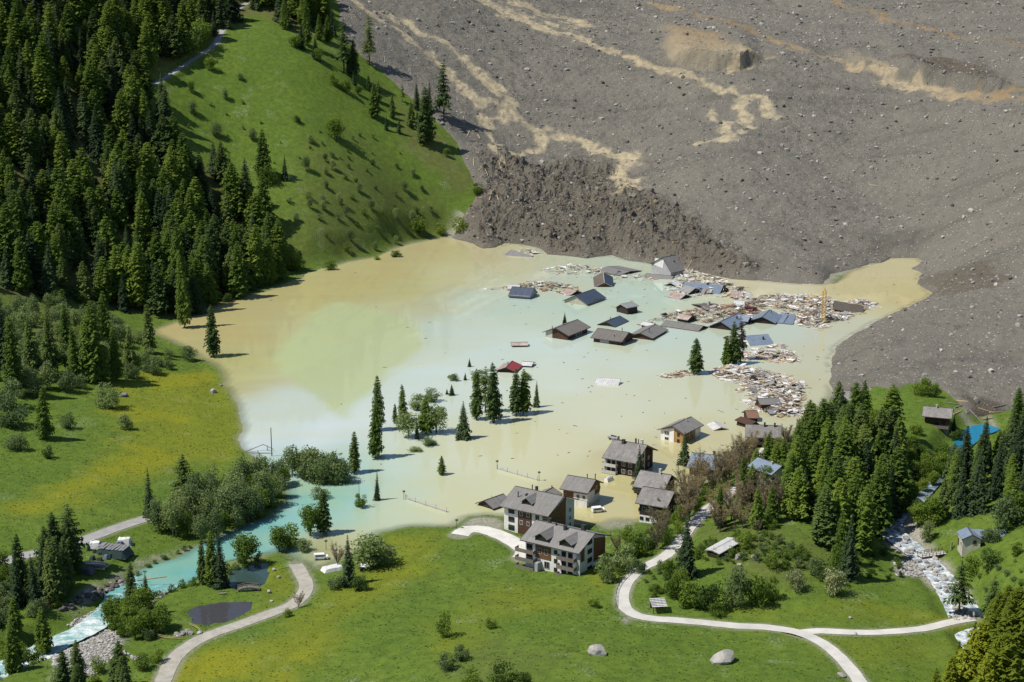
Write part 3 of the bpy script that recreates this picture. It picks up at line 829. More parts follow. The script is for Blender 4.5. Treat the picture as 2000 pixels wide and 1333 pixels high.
used = np.unique(q); rm = np.full(WX.size, -1, np.int64); rm[used] = np.arange(len(used))
V = np.stack([WX.ravel()[used], WY.ravel()[used], np.zeros(len(used))], 1)
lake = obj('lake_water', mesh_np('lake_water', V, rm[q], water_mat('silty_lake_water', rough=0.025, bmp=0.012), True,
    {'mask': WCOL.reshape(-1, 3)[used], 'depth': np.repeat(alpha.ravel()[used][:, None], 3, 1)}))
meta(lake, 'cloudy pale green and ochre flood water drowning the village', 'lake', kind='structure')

def ribbon(name, path, width, mat, zoff=0.0, across=4, attr=None, drape=False, edge_noise=0.0, sink=None):
    p = np.asarray(path); t = np.gradient(p[:, :2], axis=0); t /= np.linalg.norm(t, axis=1)[:, None] + 1e-9
    nrm = np.stack([-t[:, 1], t[:, 0]], 1)
    w = np.broadcast_to(np.asarray(width, float), (len(p),)) / 2
    s = np.linspace(-1, 1, across + 1)
    n1 = 1 + edge_noise * (RNG.random(len(p)) - .5); n2 = 1 + edge_noise * (RNG.random(len(p)) - .5)
    V = []
    for k in s:
        ww = w * (n1 if k < 0 else n2)
        xy = p[:, :2] + nrm * (ww * k)[:, None]
        z = p[:, 2] + zoff
        if drape: z = np.maximum(zat(xy[:, 0], xy[:, 1]) + zoff, z - .02)
        V.append(np.column_stack([xy, z]))
    V = np.stack(V, 1)
    n, m_ = V.shape[:2]
    id_ = np.arange(n * m_).reshape(n, m_)
    F = np.stack([id_[:-1, :-1], id_[:-1, 1:], id_[1:, 1:], id_[1:, :-1]], -1).reshape(-1, 4)[:, ::-1]
    at = None
    if attr is not None:
        at = {kk: np.repeat(vv[:, None, :], m_, 1).reshape(-1, vv.shape[1]) for kk, vv in attr.items()}
    return obj(name, mesh_np(name, V.reshape(-1, 3), F, mat, True, at))

rp = RIV[2:].copy(); rp[:, 2] = np.minimum(rp[:, 2], -.05)
fo = np.clip((-rp[:, 2] - .25) / .9, 0, 1) * (.75 + .25 * np.sin(np.arange(len(rp)) * .5))
cc = np.stack([np.interp(-rp[:, 2], [0, 1, 4], a) for a in ([.15, .18, .16], [.36, .38, .36], [.34, .38, .38])], 1)
fm = water_mat('rapids_water', foam=True, rough=0.12, flow=(-1.1, (.3, .6, .5)))
meta(ribbon('river_water', rp[:, :3], rp[:, 3], fm, 0, 6, {'mask': cc, 'depth': np.stack([0 * fo + 1, fo, fo], 1)}, edge_noise=.15), 'turquoise river breaking into white rapids below the lake', 'river', kind='structure')
tor_al = np.concatenate([[0], np.cumsum(np.linalg.norm(np.diff(TOR[:, :2], axis=0), axis=1))])
fo = np.interp(tor_al, [0, 40, 70, 110, 150, 400], [-.8, -.8, .0, .5, .9, .9])
cc = np.stack([np.interp(tor_al, [0, 26, 34, 90, 400], a) for a in ([.008, .008, .05, .16, .28], [.20, .19, .08, .22, .33], [.36, .32, .10, .28, .36])], 1)
fm2 = water_mat('torrent_rapids_water', foam=True, rough=0.12, flow=(.9, (.6, .7, .5)))
meta(ribbon('torrent_water', TOR[:, :3], TOR[:, 3], fm2, 0, 6, {'mask': cc, 'depth': np.stack([0 * fo + 1, fo, fo], 1)}, edge_noise=.08), 'blue pool and white torrent tumbling over stones at the right', 'stream', kind='structure')

def flat_poly(name, poly, z, mat, label, cat):
    c = poly[:, :2].mean(0); pp = c + (poly[:, :2] - c) * 1.12
    me = mesh_from(name, [(x, y, z) for x, y in pp], [tuple(range(len(pp)))], mat)
    o = obj(name, me)
    return meta(o, label, cat, kind='structure')
dark_w = water_mat('still_pond_water', False, (0.045, 0.045, 0.05), 0.03, 0.02)
flat_poly('pond_water', POND, POND_Z, dark_w, 'dark still pond beside the gravel road', 'pond')
flat_poly('flooded_hollow_water', HOLLOW, HOLLOW_Z, water_mat('hollow_water', False, (0.03, 0.055, 0.05), 0.03, 0.02), 'dark flooded hollow beside the river spruces', 'pond')

# ------------------------------------------------------------------ roads
M['concrete'] = simple('pale_concrete', (0.60, 0.58, 0.53), (0.47, 0.455, 0.415), 0.25, 0.9, bmp=0.1)
M['asphalt'] = simple('worn_asphalt', (0.38, 0.37, 0.355), (0.30, 0.295, 0.285), 0.3, 0.9, bmp=0.1)
M['gravel'] = simple('gravel_track', (0.44, 0.41, 0.35), (0.31, 0.29, 0.245), 0.5, 0.95, bmp=0.3)
M['paint'] = simple('road_paint', (0.75, 0.75, 0.72), (0.6, 0.6, 0.58), 2, 0.8)
labels = {'asphalt': ('road', 'grey asphalt road crossing the left meadow above the river', 'asphalt'),
 'gravel': ('gravel_road', 'gravel road curving past the pond into the flood', 'gravel'),
 'lane': ('lane', 'pale concrete lane winding round the wooded knoll', 'concrete'),
 'lane_east': ('lane_branch', 'pale lane running right from the fork to the torrent', 'concrete'),
 'hill_track': ('hill_track', 'grey track climbing into the forest on the left hill', 'asphalt'),
 'driveway': ('driveway', 'paved driveway in front of the white apartment houses', 'concrete')}
for k_, (p, w) in ROADS.items():
    nm, lb, mt = labels[k_]
    if k_ == 'lane_east': p = p.copy(); p[:, 2] += 0.012
    meta(ribbon(nm, p, w, M[mt], 0.05, 4, drape=True, edge_noise=.12), lb, 'road', kind='structure')
p, w = ROADS['asphalt']
mk = MB()
for i in range(2, len(p) - 3, 3):
    a, c = p[i], p[i + 1]
    tdir = (c - a)[:2]; tdir /= np.linalg.norm(tdir); nn = np.array([-tdir[1], tdir[0]])
    n0 = len(mk.v)
    for q_, s_ in ((a, -1), (c, -1), (c, 1), (a, 1)):
        xy = q_[:2] - nn * (w / 2 - .45) + nn * .11 * s_
        mk.v.append((xy[0], xy[1], max(q_[2], float(zat(*xy))) + 0.075))
    mk.f.append((n0, n0 + 1, n0 + 2, n0 + 3))
meta(mk.build('road_marking', M['paint']), 'dashed white edge line on the asphalt road', 'road marking', kind='structure')

# ------------------------------------------------------------------ stones
ICO_V = None
def ico():
    global ICO_V, ICO_F
    if ICO_V is None:
        b = bmesh.new(); bmesh.ops.create_icosphere(b, subdivisions=1, radius=1.0)
        ICO_V = np.array([v.co[:] for v in b.verts]); ICO_F = np.array([[v.index for v in f.verts] for f in b.faces]); b.free()
    return ICO_V, ICO_F

def stones_mesh(name, pos, size, mat, flat=0.75, tint=None):
    v, f = ico(); n = len(pos)
    jit = 1 + (RNG.random((n, len(v))) - .5) * .75
    sc = np.stack([size * (0.7 + .6 * RNG.random(n)), size * (0.7 + .6 * RNG.random(n)), size * flat * (0.7 + .5 * RNG.random(n))], 1)
    a = RNG.random(n) * 6.283; ca, sa = np.cos(a), np.sin(a)
    W = v[None] * jit[..., None] * sc[:, None]
    X = W[..., 0] * ca[:, None] - W[..., 1] * sa[:, None]; Y = W[..., 0] * sa[:, None] + W[..., 1] * ca[:, None]
    V = np.stack([X, Y, W[..., 2]], -1) + np.asarray(pos)[:, None]
    F = (f[None] + (np.arange(n) * len(v))[:, None, None]).reshape(-1, 3)
    at = None
    if tint is not None: at = {'mask': np.repeat(tint[:, None, :], len(v), 1).reshape(-1, 3)}
    return mesh_np(name, V.reshape(-1, 3), F, mat, False, at)

def tint_mat(name, rough=0.9, dark=(0.09, 0.08, 0.07)):
    m, t, b = new_mat(name)
    at = N(t, 'ShaderNodeAttribute', attribute_name='mask')
    tc = N(t, 'ShaderNodeTexCoord')
    n = tex_noise(t, tc.outputs['Object'], 2.0, 3, 0.6)
    t.links.new(mix(t, ramp(t, n, [(0.35, 0.0), (0.7, 0.35)]), at.outputs['Color'], dark), b.inputs['Base Color'])
    b.inputs['Roughness'].default_value = rough
    b.inputs['Specular IOR Level'].default_value = 0.2
    return m
M['stone_tint'] = tint_mat('rubble_stones')
M['grass_tint'] = tint_mat('grass_tufts', 0.9, (.09, .15, .03))
M['stone_pale'] = simple('pale_granite', (0.42, 0.40, 0.36), (0.25, 0.24, 0.22), 1.2, 0.9, bmp=0.4)
M['stone_grey'] = simple('grey_granite', (0.30, 0.29, 0.27), (0.17, 0.16, 0.15), 1.0, 0.9, bmp=0.4)
M['stone_dark'] = simple('dark_rock', (0.12, 0.11, 0.1), (0.07, 0.065, 0.06), 1.0, 0.9, bmp=0.4)

def scatter_world(n, x0, x1, y0, y1, cond):
    out = []
    while len(out) < n:
        x = RNG.uniform(x0, x1, 20000); y = RNG.uniform(y0, y1, 20000)
        k = cond(x, y)
        out += list(zip(x[k], y[k]))
    return np.array(out[:n])

def infield(x, y):
    s = bil(SLw, gx, gy, x, y); m_ = bil(mud, gx, gy, x, y)
    z = bil(ZL, gx, gy, x, y)
    a, b = proj(x, y, z)
    return (s < -1.0) & (RNG.random(len(x)) > m_ * .9) & (a > -60) & (a < 2080) & (b > -40)
ns = 26000
sxy = scatter_world(ns, -160, 460, 600, 1500, infield)
sz = bil(ZL, gx, gy, sxy[:, 0], sxy[:, 1])
size = 0.22 + 0.17 * RNG.pareto(2.4, ns); size = np.clip(size, .2, 1.5) * np.interp(sxy[:, 1], [650, 900, 1400], [.9, 1.0, 1.25])
g = RNG.random(ns); tone = np.where(g < .5, .16 + .14 * RNG.random(ns), np.where(g < .82, .32 + .2 * RNG.random(ns), .06 + .05 * RNG.random(ns)))
tint = np.stack([tone, tone * .96, tone * .87], 1)
meta(obj('rubble_stones', stones_mesh('rubble_stones', np.column_stack([sxy, sz + size * .15]), size, M['stone_tint'], .8, tint)),
     'countless grey and white stones strewn over the landslide', 'rubble', kind='stuff')

def inrug(x, y):
    return (bil(SLw, gx, gy, x, y) < -1.0) & (bil(rugged, gx, gy, x, y) > .4 + .5 * RNG.random(len(x)))
nc = 5200
cxy = scatter_world(nc, -60, 170, 860, 1080, inrug)
czz = bil(ZL, gx, gy, cxy[:, 0], cxy[:, 1]); cs = np.clip(.2 + .2 * RNG.pareto(2.3, nc), .18, 1.5)
ct_ = np.array([.115, .093, .066])[None] * RNG.uniform(.6, 1.45, (nc, 1)); gsel = RNG.random(nc) < .3
ct_[gsel] = np.array([.16, .15, .13]) * RNG.uniform(.6, 1.7, (gsel.sum(), 1)); gsel = RNG.random(nc) < .12; ct_[gsel] = np.array([.26, .2, .13]) * RNG.uniform(.7, 1.2, (gsel.sum(), 1))
meta(obj('mud_clods', stones_mesh('mud_clods', np.column_stack([cxy, czz + cs * .2]), cs, M['stone_tint'], .95, ct_)), 'brown clods of earth heaped in the rugged landslide front', 'clods', kind='stuff')

def rock_mesh(seed, flat=.88):
    r = np.random.default_rng(seed)
    b = bmesh.new(); bmesh.ops.create_icosphere(b, subdivisions=2, radius=1.0)
    # facet it with a few random cutting planes
    pl = [(Vector(r.normal(size=3)).normalized(), r.uniform(.5, .88)) for _ in range(14)]
    for v in b.verts:
        for nn, dd in pl:
            e = v.co.dot(nn) - dd
            if e > 0: v.co -= nn * e
        v.co *= 1 + r.uniform(-.08, .08); v.co.z *= flat
    me = bpy.data.meshes.new('boulder'); b.to_mesh(me); b.free()
    return me
ROCK = {}
for mk_ in ('stone_pale', 'stone_grey', 'stone_dark'):
    ROCK[mk_] = []
    for s in range(4):
        me = rock_mesh(s + 3); me.materials.append(M[mk_]); ROCK[mk_].append(me)

def boulder(loc, size, label, group=None, mat='stone_grey', name='boulder', sink=.25):
    o = obj(name, random.choice(ROCK[mat]), None, (loc[0], loc[1], loc[2] + size * (.55 - sink)), (0, 0, random.uniform(0, 6.28)), (size * random.uniform(.85, 1.25), size * random.uniform(.8, 1.15), size * random.uniform(.8, 1.2)))
    return meta(o, label, 'boulder', group)

big = scatter_world(95, -120, 330, 640, 1350, infield)
for i, (x, y) in enumerate(big):
    z = float(bil(ZL, gx, gy, np.array([x]), np.array([y]))[0])
    boulder((x, y, z), random.uniform(.75, 1.5) * (1.25 if y > 1100 else 1), 'single large boulder lying on the open rubble of the landslide', 'boulders on the landslide', random.choice(['stone_grey', 'stone_grey', 'stone_pale', 'stone_dark']))
for px, py, s, lb, mt in [(1168,1279,2.3,'pale boulder in the near meadow left of the larger boulder','stone_pale'),(1413,1293,3.4,'largest pale boulder in the grass below the lane','stone_pale'),
    (416,768,1.7,'pointed grey boulder on the flower meadow near the lake shore','stone_pale'),(432,755,.9,'small stone at the lake edge behind the pointed boulder','stone_pale'),
    (243,775,2.0,'flat boulder beside the bush on the left meadow','stone_grey'),(535,1117,.75,'upper of two white stones standing by the gravel road bend','stone_pale'),(545,1130,.75,'lower of two white stones standing by the gravel road bend','stone_pale'),
    (525,1160,.8,'white stone on the grass right of the arched footbridge','stone_pale'),(530,1176,.65,'white stone on the grass between pond and gravel road','stone_pale'),(1443,1092,1.3,'grey rock on the knoll below the white roofed shed','stone_grey'),(1475,1092,1.3,'long grey rock among bushes on the knoll','stone_grey'),(1445,1107,.9,'cream coloured rock on the knoll above the bushes','stone_pale'),(1521,1085,1.0,'grey rock at the right edge of the knoll clearing','stone_grey'),
    (1643,1323,1.2,'heap of pale stones at the lane edge near the fork','stone_pale'),(1670,1240,.7,'white stone beside the lane branch','stone_pale'),(1660,1208,.6,'small white stone in the flower meadow by the ditch','stone_pale'),(1200,860,1.0,'grey rock poking out of the flood behind the big chalet','stone_grey')]:
    boulder(land(px, py), s, lb, None, mt)
# stones of the embankment, river bed and torrent
def bank_stones(px_path, n, w, s0, s1, label, group, mats, name='bank_stone', lift=0.0):
    p = smooth_path(hits(px_path, A=ZS, lake=False), 1.0)
    for k_ in range(n):
        c = p[random.randrange(len(p))]; a = random.uniform(0, 6.28); r_ = random.uniform(0, w)
        x, y = c[0] + r_ * math.cos(a), c[1] + r_ * math.sin(a)
        s = random.uniform(s0, s1)
        boulder((x, y, float(zat(x, y)) + lift), s, label, group, random.choice(mats), name, .2)
bank_stones([(248,1135),(225,1148),(205,1158),(185,1165),(165,1172)], 75, 1.8, .55, 1.1, 'dark block in the stone embankment of the river', 'embankment blocks', ['stone_dark', 'stone_grey', 'stone_dark'])
bank_stones([(155,1172),(140,1185),(125,1195)], 22, 1.5, .5, .9, 'dark block on the bank below the orange tent', 'lower bank blocks', ['stone_dark'])
bank_stones([(195,1255),(215,1265),(240,1276),(268,1290)], 40, 1.0, .4, .8, 'pale stone in the low rubble wall beside the river bushes', 'rubble wall stones', ['stone_pale'])
bank_stones([(1330,1010),(1355,985),(1375,955)], 34, 1.4, .4, .8, 'grey block in the lane retaining wall below the brown trees', 'retaining wall blocks', ['stone_grey', 'stone_pale'])
bank_stones([(1745,1040),(1765,1068),(1800,1095),(1835,1130),(1862,1165),(1885,1205)], 90, 5.0, .5, 1.2, 'pale stone in the torrent bed', 'torrent bed stones', ['stone_pale', 'stone_grey', 'stone_pale'], lift=.3)
bank_stones([(1735,1000),(1750,1020),(1758,1040)], 25, 3.0, .5, 1.0, 'wet stone in the shaded upper torrent', 'upper torrent stones', ['stone_grey', 'stone_dark'])
bank_stones([(320,1158),(312,1166),(300,1178),(290,1190)], 24, 1.6, .5, .9, 'stone at the river outlet below the turquoise water', 'outlet stones', ['stone_grey', 'stone_pale'])
bank_stones([(345,1245),(365,1236),(380,1240)], 16, 1.5, .5, .9, 'stone of the rock pile beside the wooden fence', 'rock pile stones', ['stone_grey', 'stone_pale'])
def gravel(name, px, n, s0, s1, label):
    poly = hits(px, A=ZS, lake=False)
    (x0, y0), (x1, y1) = poly[:, :2].min(0), poly[:, :2].max(0)
    xy = scatter_world(n, x0, x1, y0, y1, lambda x, y: sdpoly(x, y, poly[:, :2]) < 0)
    z = zat(xy[:, 0], xy[:, 1]); s = RNG.uniform(s0, s1, n); tn = RNG.uniform(.22, .55, n)
    meta(obj(name, stones_mesh(name, np.column_stack([xy, z + s * .2]), s, M['stone_tint'], .7, np.stack([tn, tn * .97, tn * .92], 1))), label, 'gravel', kind='stuff')
gravel('gravel_bar', [(100,1285),(190,1235),(228,1222),(240,1262),(190,1322),(110,1333)], 1500, .15, .45, 'gravel bar beside the white rapids')
gravel('shore_gravel', [(245,1160),(215,1175),(165,1205),(130,1222),(150,1225),(200,1200),(260,1170)], 600, .15, .45, 'stony strip along the far bank of the rapids')
gravel('torrent_gravel', [(1745,1092),(1830,1088),(1845,1112),(1880,1160),(1905,1212),(1865,1215),(1830,1160),(1815,1128),(1750,1128)], 1300, .15, .5, 'pale gravel flat beside the torrent bridge')

# ------------------------------------------------------------------ grass tufts and flower heads: far too many to count
def tuft_ok(x, y):
    a, b = proj(x, y, zat(x, y))
    return (bil(SD, gx, gy, x, y) > 1) & (bil(SLw, gx, gy, x, y) > 1) & (bil(bare, gx, gy, x, y) < .25) & (a > -40) & (a < 2040) & (b > 40) & (b < 1360)
nt_ = 46000
txy = scatter_world(nt_, -260, 210, 340, 1130, tuft_ok)
tz = zat(txy[:, 0], txy[:, 1])
th_ = RNG.uniform(.2, .5, nt_); an = RNG.random(nt_) * 6.283
fl_ = bil(flower, gx, gy, txy[:, 0], txy[:, 1]); dr_ = bil(dry, gx, gy, txy[:, 0], txy[:, 1])
tc_ = np.array([.10, .16, .024])[None] * RNG.uniform(.35, 1.75, (nt_, 1)) * np.array([1, 1, 1])
yl = RNG.random(nt_) < fl_ * .75; tc_[yl] = np.array([.30, .27, .015]) * RNG.uniform(.7, 1.2, (yl.sum(), 1))
dd_ = RNG.random(nt_) < dr_ * .6; tc_[dd_] = np.array([.13, .11, .05]) * RNG.uniform(.6, 1.3, (dd_.sum(), 1))
wu = (RNG.random(nt_) < .03) & (fl_ < .4); tc_[wu] = np.array([.38, .4, .3])
Vt = np.zeros((nt_, 3, 3, 3))
for k_ in range(3):
    a = an + k_ * 2.09; w = th_ * 1.1
    Vt[:, k_, 0] = np.stack([np.cos(a) * w, np.sin(a) * w, 0 * a], 1); Vt[:, k_, 1] = np.stack([np.cos(a + 2.2) * w, np.sin(a + 2.2) * w, 0 * a], 1); Vt[:, k_, 2] = np.stack([np.cos(a + 1.1) * w * .35, np.sin(a + 1.1) * w * .35, th_ * .35], 1)
Vt += np.column_stack([txy, tz - .03])[:, None, None]
meta(obj('meadow_grass', mesh_np('meadow_grass', Vt.reshape(-1, 3), np.arange(nt_ * 9).reshape(-1, 3), M['grass_tint'], False, {'mask': np.repeat(tc_[:, None], 9, 1).reshape(-1, 3)})), 'tufts of grass and yellow flowers all over the meadows', 'grass', kind='stuff')

# ------------------------------------------------------------------ buildings
M['roof_grey'] = simple('grey_slate_roof', (0.235, 0.222, 0.208), (0.185, 0.178, 0.168), 0.7, 0.75, stripes=(1, 0.6, 0.25), streak=(2.5, 0.2, 0.2))
M['roof_brown'] = simple('brown_grey_roof', (0.19, 0.172, 0.154), (0.15, 0.136, 0.123), 0.7, 0.8, stripes=(1, 0.6, 0.25), streak=(2.5, 0.2, 0.2))
M['roof_worn'] = simple('worn_stone_roof', (0.29, 0.27, 0.255), (0.18, 0.17, 0.16), 0.6, 0.85, stripes=(1, 0.55, 0.3), streak=(1.5, 0.25, 0.25))
M['roof_blue'] = simple('blue_grey_slate_roof', (0.062, 0.085, 0.125), (0.05, 0.066, 0.098), 0.5, 0.5, stripes=(1, 0.6, 0.2), streak=(2, .2, .2))
M['roof_steel'] = simple('blue_steel_roof', (0.20, 0.25, 0.32), (0.155, 0.195, 0.255), 0.5, 0.45, stripes=(0, 0.8, 0.3))
M['roof_tin'] = simple('pale_tin_roof', (0.62, 0.62, 0.61), (0.42, 0.41, 0.40), 0.6, 0.5, stripes=(0, 0.9, 0.35))
M['roof_tin_grey'] = simple('grey_tin_roof', (0.30, 0.30, 0.30), (0.22, 0.22, 0.22), 0.6, 0.5, stripes=(0, 0.9, 0.35))
M['roof_rust'] = simple('rusty_tin_roof', (0.30, 0.13, 0.075), (0.52, 0.49, 0.46), 0.55, 0.7, stripes=(0, 0.8, 0.4), streak=(3, .3, .3))
M['roof_rustbrown'] = simple('rusty_brown_roof', (0.26, 0.135, 0.085), (0.20, 0.11, 0.075), 0.6, 0.8, stripes=(0, 0.8, 0.4), streak=(3, .3, .3))
M['roof_red'] = simple('red_sheet_roof', (0.30, 0.035, 0.045), (0.24, 0.035, 0.04), 0.5, 0.6, stripes=(0, 0.9, 0.3))
M['wood_brown'] = simple('brown_larch_boards', (0.105, 0.045, 0.022), (0.07, 0.03, 0.016), 0.8, 0.8, stripes=(2, 0.32, 0.5), streak=(.4, .4, 3))
M['wood_warm'] = simple('warm_timber_boards', (0.21, 0.095, 0.036), (0.15, 0.066, 0.026), 0.8, 0.8, stripes=(2, 0.3, 0.45), streak=(.4, .4, 3))
M['wood_honey'] = simple('honey_timber_boards', (0.42, 0.24, 0.09), (0.36, 0.2, 0.075), 0.8, 0.8, stripes=(2, 0.3, 0.4))
M['wood_dark'] = simple('sunburnt_dark_boards', (0.045, 0.024, 0.018), (0.03, 0.018, 0.014), 0.8, 0.85, stripes=(2, 0.32, 0.5), streak=(.4, .4, 3))
M['wood_grey'] = simple('weathered_grey_boards', (0.15, 0.125, 0.10), (0.10, 0.085, 0.07), 1.0, 0.9, stripes=(0, 0.4, 0.5), streak=(3, .3, .3))
M['plaster'] = simple('white_plaster', (0.78, 0.77, 0.74), (0.70, 0.69, 0.65), 0.4, 0.9, streak=(1.5, 1.5, .2))
M['plaster_cream'] = simple('cream_plaster', (0.56, 0.53, 0.42), (0.47, 0.44, 0.35), 0.4, 0.9, streak=(1.5, 1.5, .2))
M['plaster_grey'] = simple('grey_plaster', (0.42, 0.42, 0.42), (0.35, 0.35, 0.35), 0.4, 0.9, streak=(1.5, 1.5, .2))
M['chim'] = simple('dark_chimney_sheet', (0.045, 0.042, 0.04), (0.03, 0.03, 0.03), 1, 0.6)
M['chim_light'] = simple('light_chimney', (0.5, 0.48, 0.44), (0.4, 0.38, 0.35), 1, 0.8)
M['glass'] = simple('window_glass', (0.012, 0.014, 0.018), (0.02, 0.022, 0.026), 1, 0.08)
M['frame'] = simple('window_frame', (0.55, 0.54, 0.51), (0.45, 0.44, 0.42), 1, 0.6)
M['frame_dark'] = simple('dark_window_frame', (0.06, 0.035, 0.025), (0.045, 0.03, 0.02), 1, 0.7)
M['rail'] = simple('weathered_balcony_boards', (0.20, 0.165, 0.135), (0.14, 0.115, 0.095), 1, 0.85, stripes=(0, 0.22, 0.4))
M['rail_dark'] = simple('dark_balcony_boards', (0.06, 0.035, 0.026), (0.045, 0.028, 0.02), 1, 0.85, stripes=(0, 0.22, 0.4))
M['rail_pale'] = simple('pale_balcony_slab', (0.55, 0.53, 0.5), (0.45, 0.43, 0.4), 1, 0.85)
M['trim'] = simple('dark_fascia', (0.075, 0.065, 0.058), (0.05, 0.045, 0.04), 1, 0.7)
M['trim_pale'] = simple('pale_fascia', (0.45, 0.43, 0.40), (0.35, 0.34, 0.32), 1, 0.7)
M['snowguard'] = simple('white_snow_guard', (0.7, 0.7, 0.7), (0.6, 0.6, 0.6), 1, 0.6)

class House:
    def __init__(s, name, label, cat, R0, R1, w, drop, base=0.0, roof='roof_grey', upper='wood_brown', lower=None, lower_h=0.0, ovx=0.9, ovy=0.9, roll=0.0, th=0.28, walls=True, group=None, trim='trim', w2=None, drop2=None, face=None):
        z0 = R0[2]; z1 = R1[2] if len(R1) > 2 else z0
        a = P(R0[0], R0[1], z0); b = P(R1[0], R1[1], z1)
        d = b - a; s.L = float(np.linalg.norm(d)); mid = (a + b) / 2
        yaw = math.atan2(d[1], d[0]); pit = -math.asin(d[2] / s.L)
        s.hr = float(mid[2] - base); s.w = w; s.drop = drop; s.ovx = ovx; s.ovy = ovy
        if pit or roll:
            s.root = thing(name, label, cat, mid, (R(roll), pit, yaw), group); s.z0 = 0.0
            s.hr = 0.0; s.bot = -(float(mid[2]) - base) - 1.5
        else:
            s.root = thing(name, label, cat, (mid[0], mid[1], base), (0, 0, yaw), group); s.bot = -1.0 if base <= 1.0 else -1.5
        h = s.hr; L2 = s.L / 2
        w2 = w if w2 is None else w2; drop2 = drop if drop2 is None else drop2
        s.roofm = roof
        prof = [(-w, h - drop), (0, h), (w2, h - drop2), (w2, h - drop2 - th), (0, h - th * 1.05), (-w, h - drop - th)]
        s.roof = MB().prism(prof, -L2, L2).build('roof', M[roof], s.root)
        # bargeboards and eaves fascia, a touch proud of the roof
        for x in (-L2 - .05, L2):
            tp = [(-w - .05, h - drop + .03), (0, h + .05), (w2 + .05, h - drop2 + .03), (w2 + .05, h - drop2 - th * .95), (0, h - th * .9), (-w - .05, h - drop - th * .95)]
            MB().prism(tp, x, x + .05).build('bargeboard', M[trim], s.roof)
        MB().box(-L2, L2, -.16, .16, h - .06, h + .07).build('ridge_cap', M[trim], s.roof)
        MB().box(-L2 + .1, L2 - .1, -w - .12, -w - .003, h - drop - th + .02, h - drop - .06).build('gutter', M[trim], s.roof)
        if walls:
            yw, xw = w - ovy, L2 - ovx; y2 = w2 - ovy
            e = 0.06
            k1 = drop / w; k2 = drop2 / w2
            top = h - th * 1.05 - e
            ze1 = top - k1 * yw; ze2 = top - k2 * y2
            s.yw, s.xw, s.ze = yw, xw, ze1
            if lower and lower_h > 0:
                MB().box(-xw, xw, -yw, y2, s.bot, lower_h).build('wall', M[lower], s.root)
                pr = [(-yw - .06, lower_h), (-yw - .06, ze1), (0, top), (y2 + .06, ze2), (y2 + .06, lower_h)]
                MB().prism(pr, -xw - .06, xw + .06).build('timber_wall', M[upper], s.root)
            else:
                pr = [(-yw, s.bot), (-yw, ze1), (0, top), (y2, ze2), (y2, s.bot)]
                MB().prism(pr, -xw, xw).build('wall', M[upper], s.root)
    def _pos(s, f):
        if f == 'F': return (0, -s.yw - .06, 0), 0
        if f == 'B': return (0, s.yw + .06, 0), math.pi
        if f == 'R': return (s.xw + .06, 0, 0), math.pi / 2
        return (-s.xw - .06, 0, 0), -math.pi / 2
    def _face(s, f, u, z):
        (x, y, _), a = s._pos(f)
        return (x + u * math.cos(a), y + u * math.sin(a), z), (0, 0, a)
    def windows(s, f, us, zs, w=1.1, h=1.2, frame='frame', proud=.01):
        for z in zs:
            for u in us:
                l, r = s._face(f, u, z)
                o = MB().box(-w / 2 - .09, w / 2 + .09, -.09 - proud, .05, -h / 2 - .09, -h / 2).box(-w / 2 - .09, w / 2 + .09, -.09 - proud, .05, h / 2, h / 2 + .09).box(-w / 2 - .09, -w / 2, -.09 - proud, .05, -h / 2, h / 2).box(w / 2, w / 2 + .09, -.09 - proud, .05, -h / 2, h / 2).box(-.03, .03, -.08 - proud, .05, -h / 2, h / 2).build('window', M[frame], s.root, l, r)
                MB().box(-w / 2, w / 2, -.04 - proud, .03, -h / 2, h / 2).build('pane', M['glass'], o)
        return s
    def door(s, f, u, z, w=1.0, h=2.0, mat='wood_dark'):
        l, r = s._face(f, u, z)
        MB().box(-w / 2, w / 2, -.08, .04, 0, h).build('door', M[mat], s.root, l, r)
        return s
    def panel(s, f, u0, u1, z0, z1, mat, name='wall_panel', proud=.07, z2=None):
        l, r = s._face(f, 0, 0)
        m = MB()
        if z2 is None: m.box(u0, u1, -proud, .02, z0, z1)
        else:       # sloping top, z1 at u0 and z2 at u1
            n = 0; m.v += [(u0, -proud, z0), (u1, -proud, z0), (u1, .02, z0), (u0, .02, z0), (u0, -proud, z1), (u1, -proud, z2), (u1, .02, z2), (u0, .02, z1)]
            m.f += [(0, 3, 2, 1), (4, 5, 6, 7), (0, 1, 5, 4), (1, 2, 6, 5), (2, 3, 7, 6), (3, 0, 4, 7)]
        m.build(name, M[mat], s.root, l, r)
        return s
    def balcony(s, f, u0, u1, z, d=1.5, rail='rail', slab='rail_pale', rh=.95):
        l, r = s._face(f, (u0 + u1) / 2, z)
        hw = (u1 - u0) / 2
        o = MB().box(-hw, hw, -d, .03, -.18, 0).build('balcony', M[slab], s.root, l, r)
        MB().box(-hw, hw, -d - .08, -d - .005, -.22, rh).box(-hw - .06, -hw + .02, -d, 0, -.1, rh).box(hw - .02, hw + .06, -d, 0, -.1, rh).build('railing', M[rail], o)
        return s
    def chimney(s, x, y, h=1.2, w=.7, kind='chim', pipe=False):
        k = s.drop / s.w
        zb = s.hr - abs(y) * k
        m = MB()
        if pipe: m.tube((x, y, zb - .3), (x, y, zb + h), .16, .16, 8).tube((x, y, zb + h), (x, y, zb + h + .15), .26, .2, 8)
        else: m.box(x - w / 2, x + w / 2, y - w / 2, y + w / 2, zb - .6, zb + h).box(x - w / 2 - .08, x + w / 2 + .08, y - w / 2 - .08, y + w / 2 + .08, zb + h + .003, zb + h + .12)
        m.build('chimney', M[kind], s.roof)
        return s
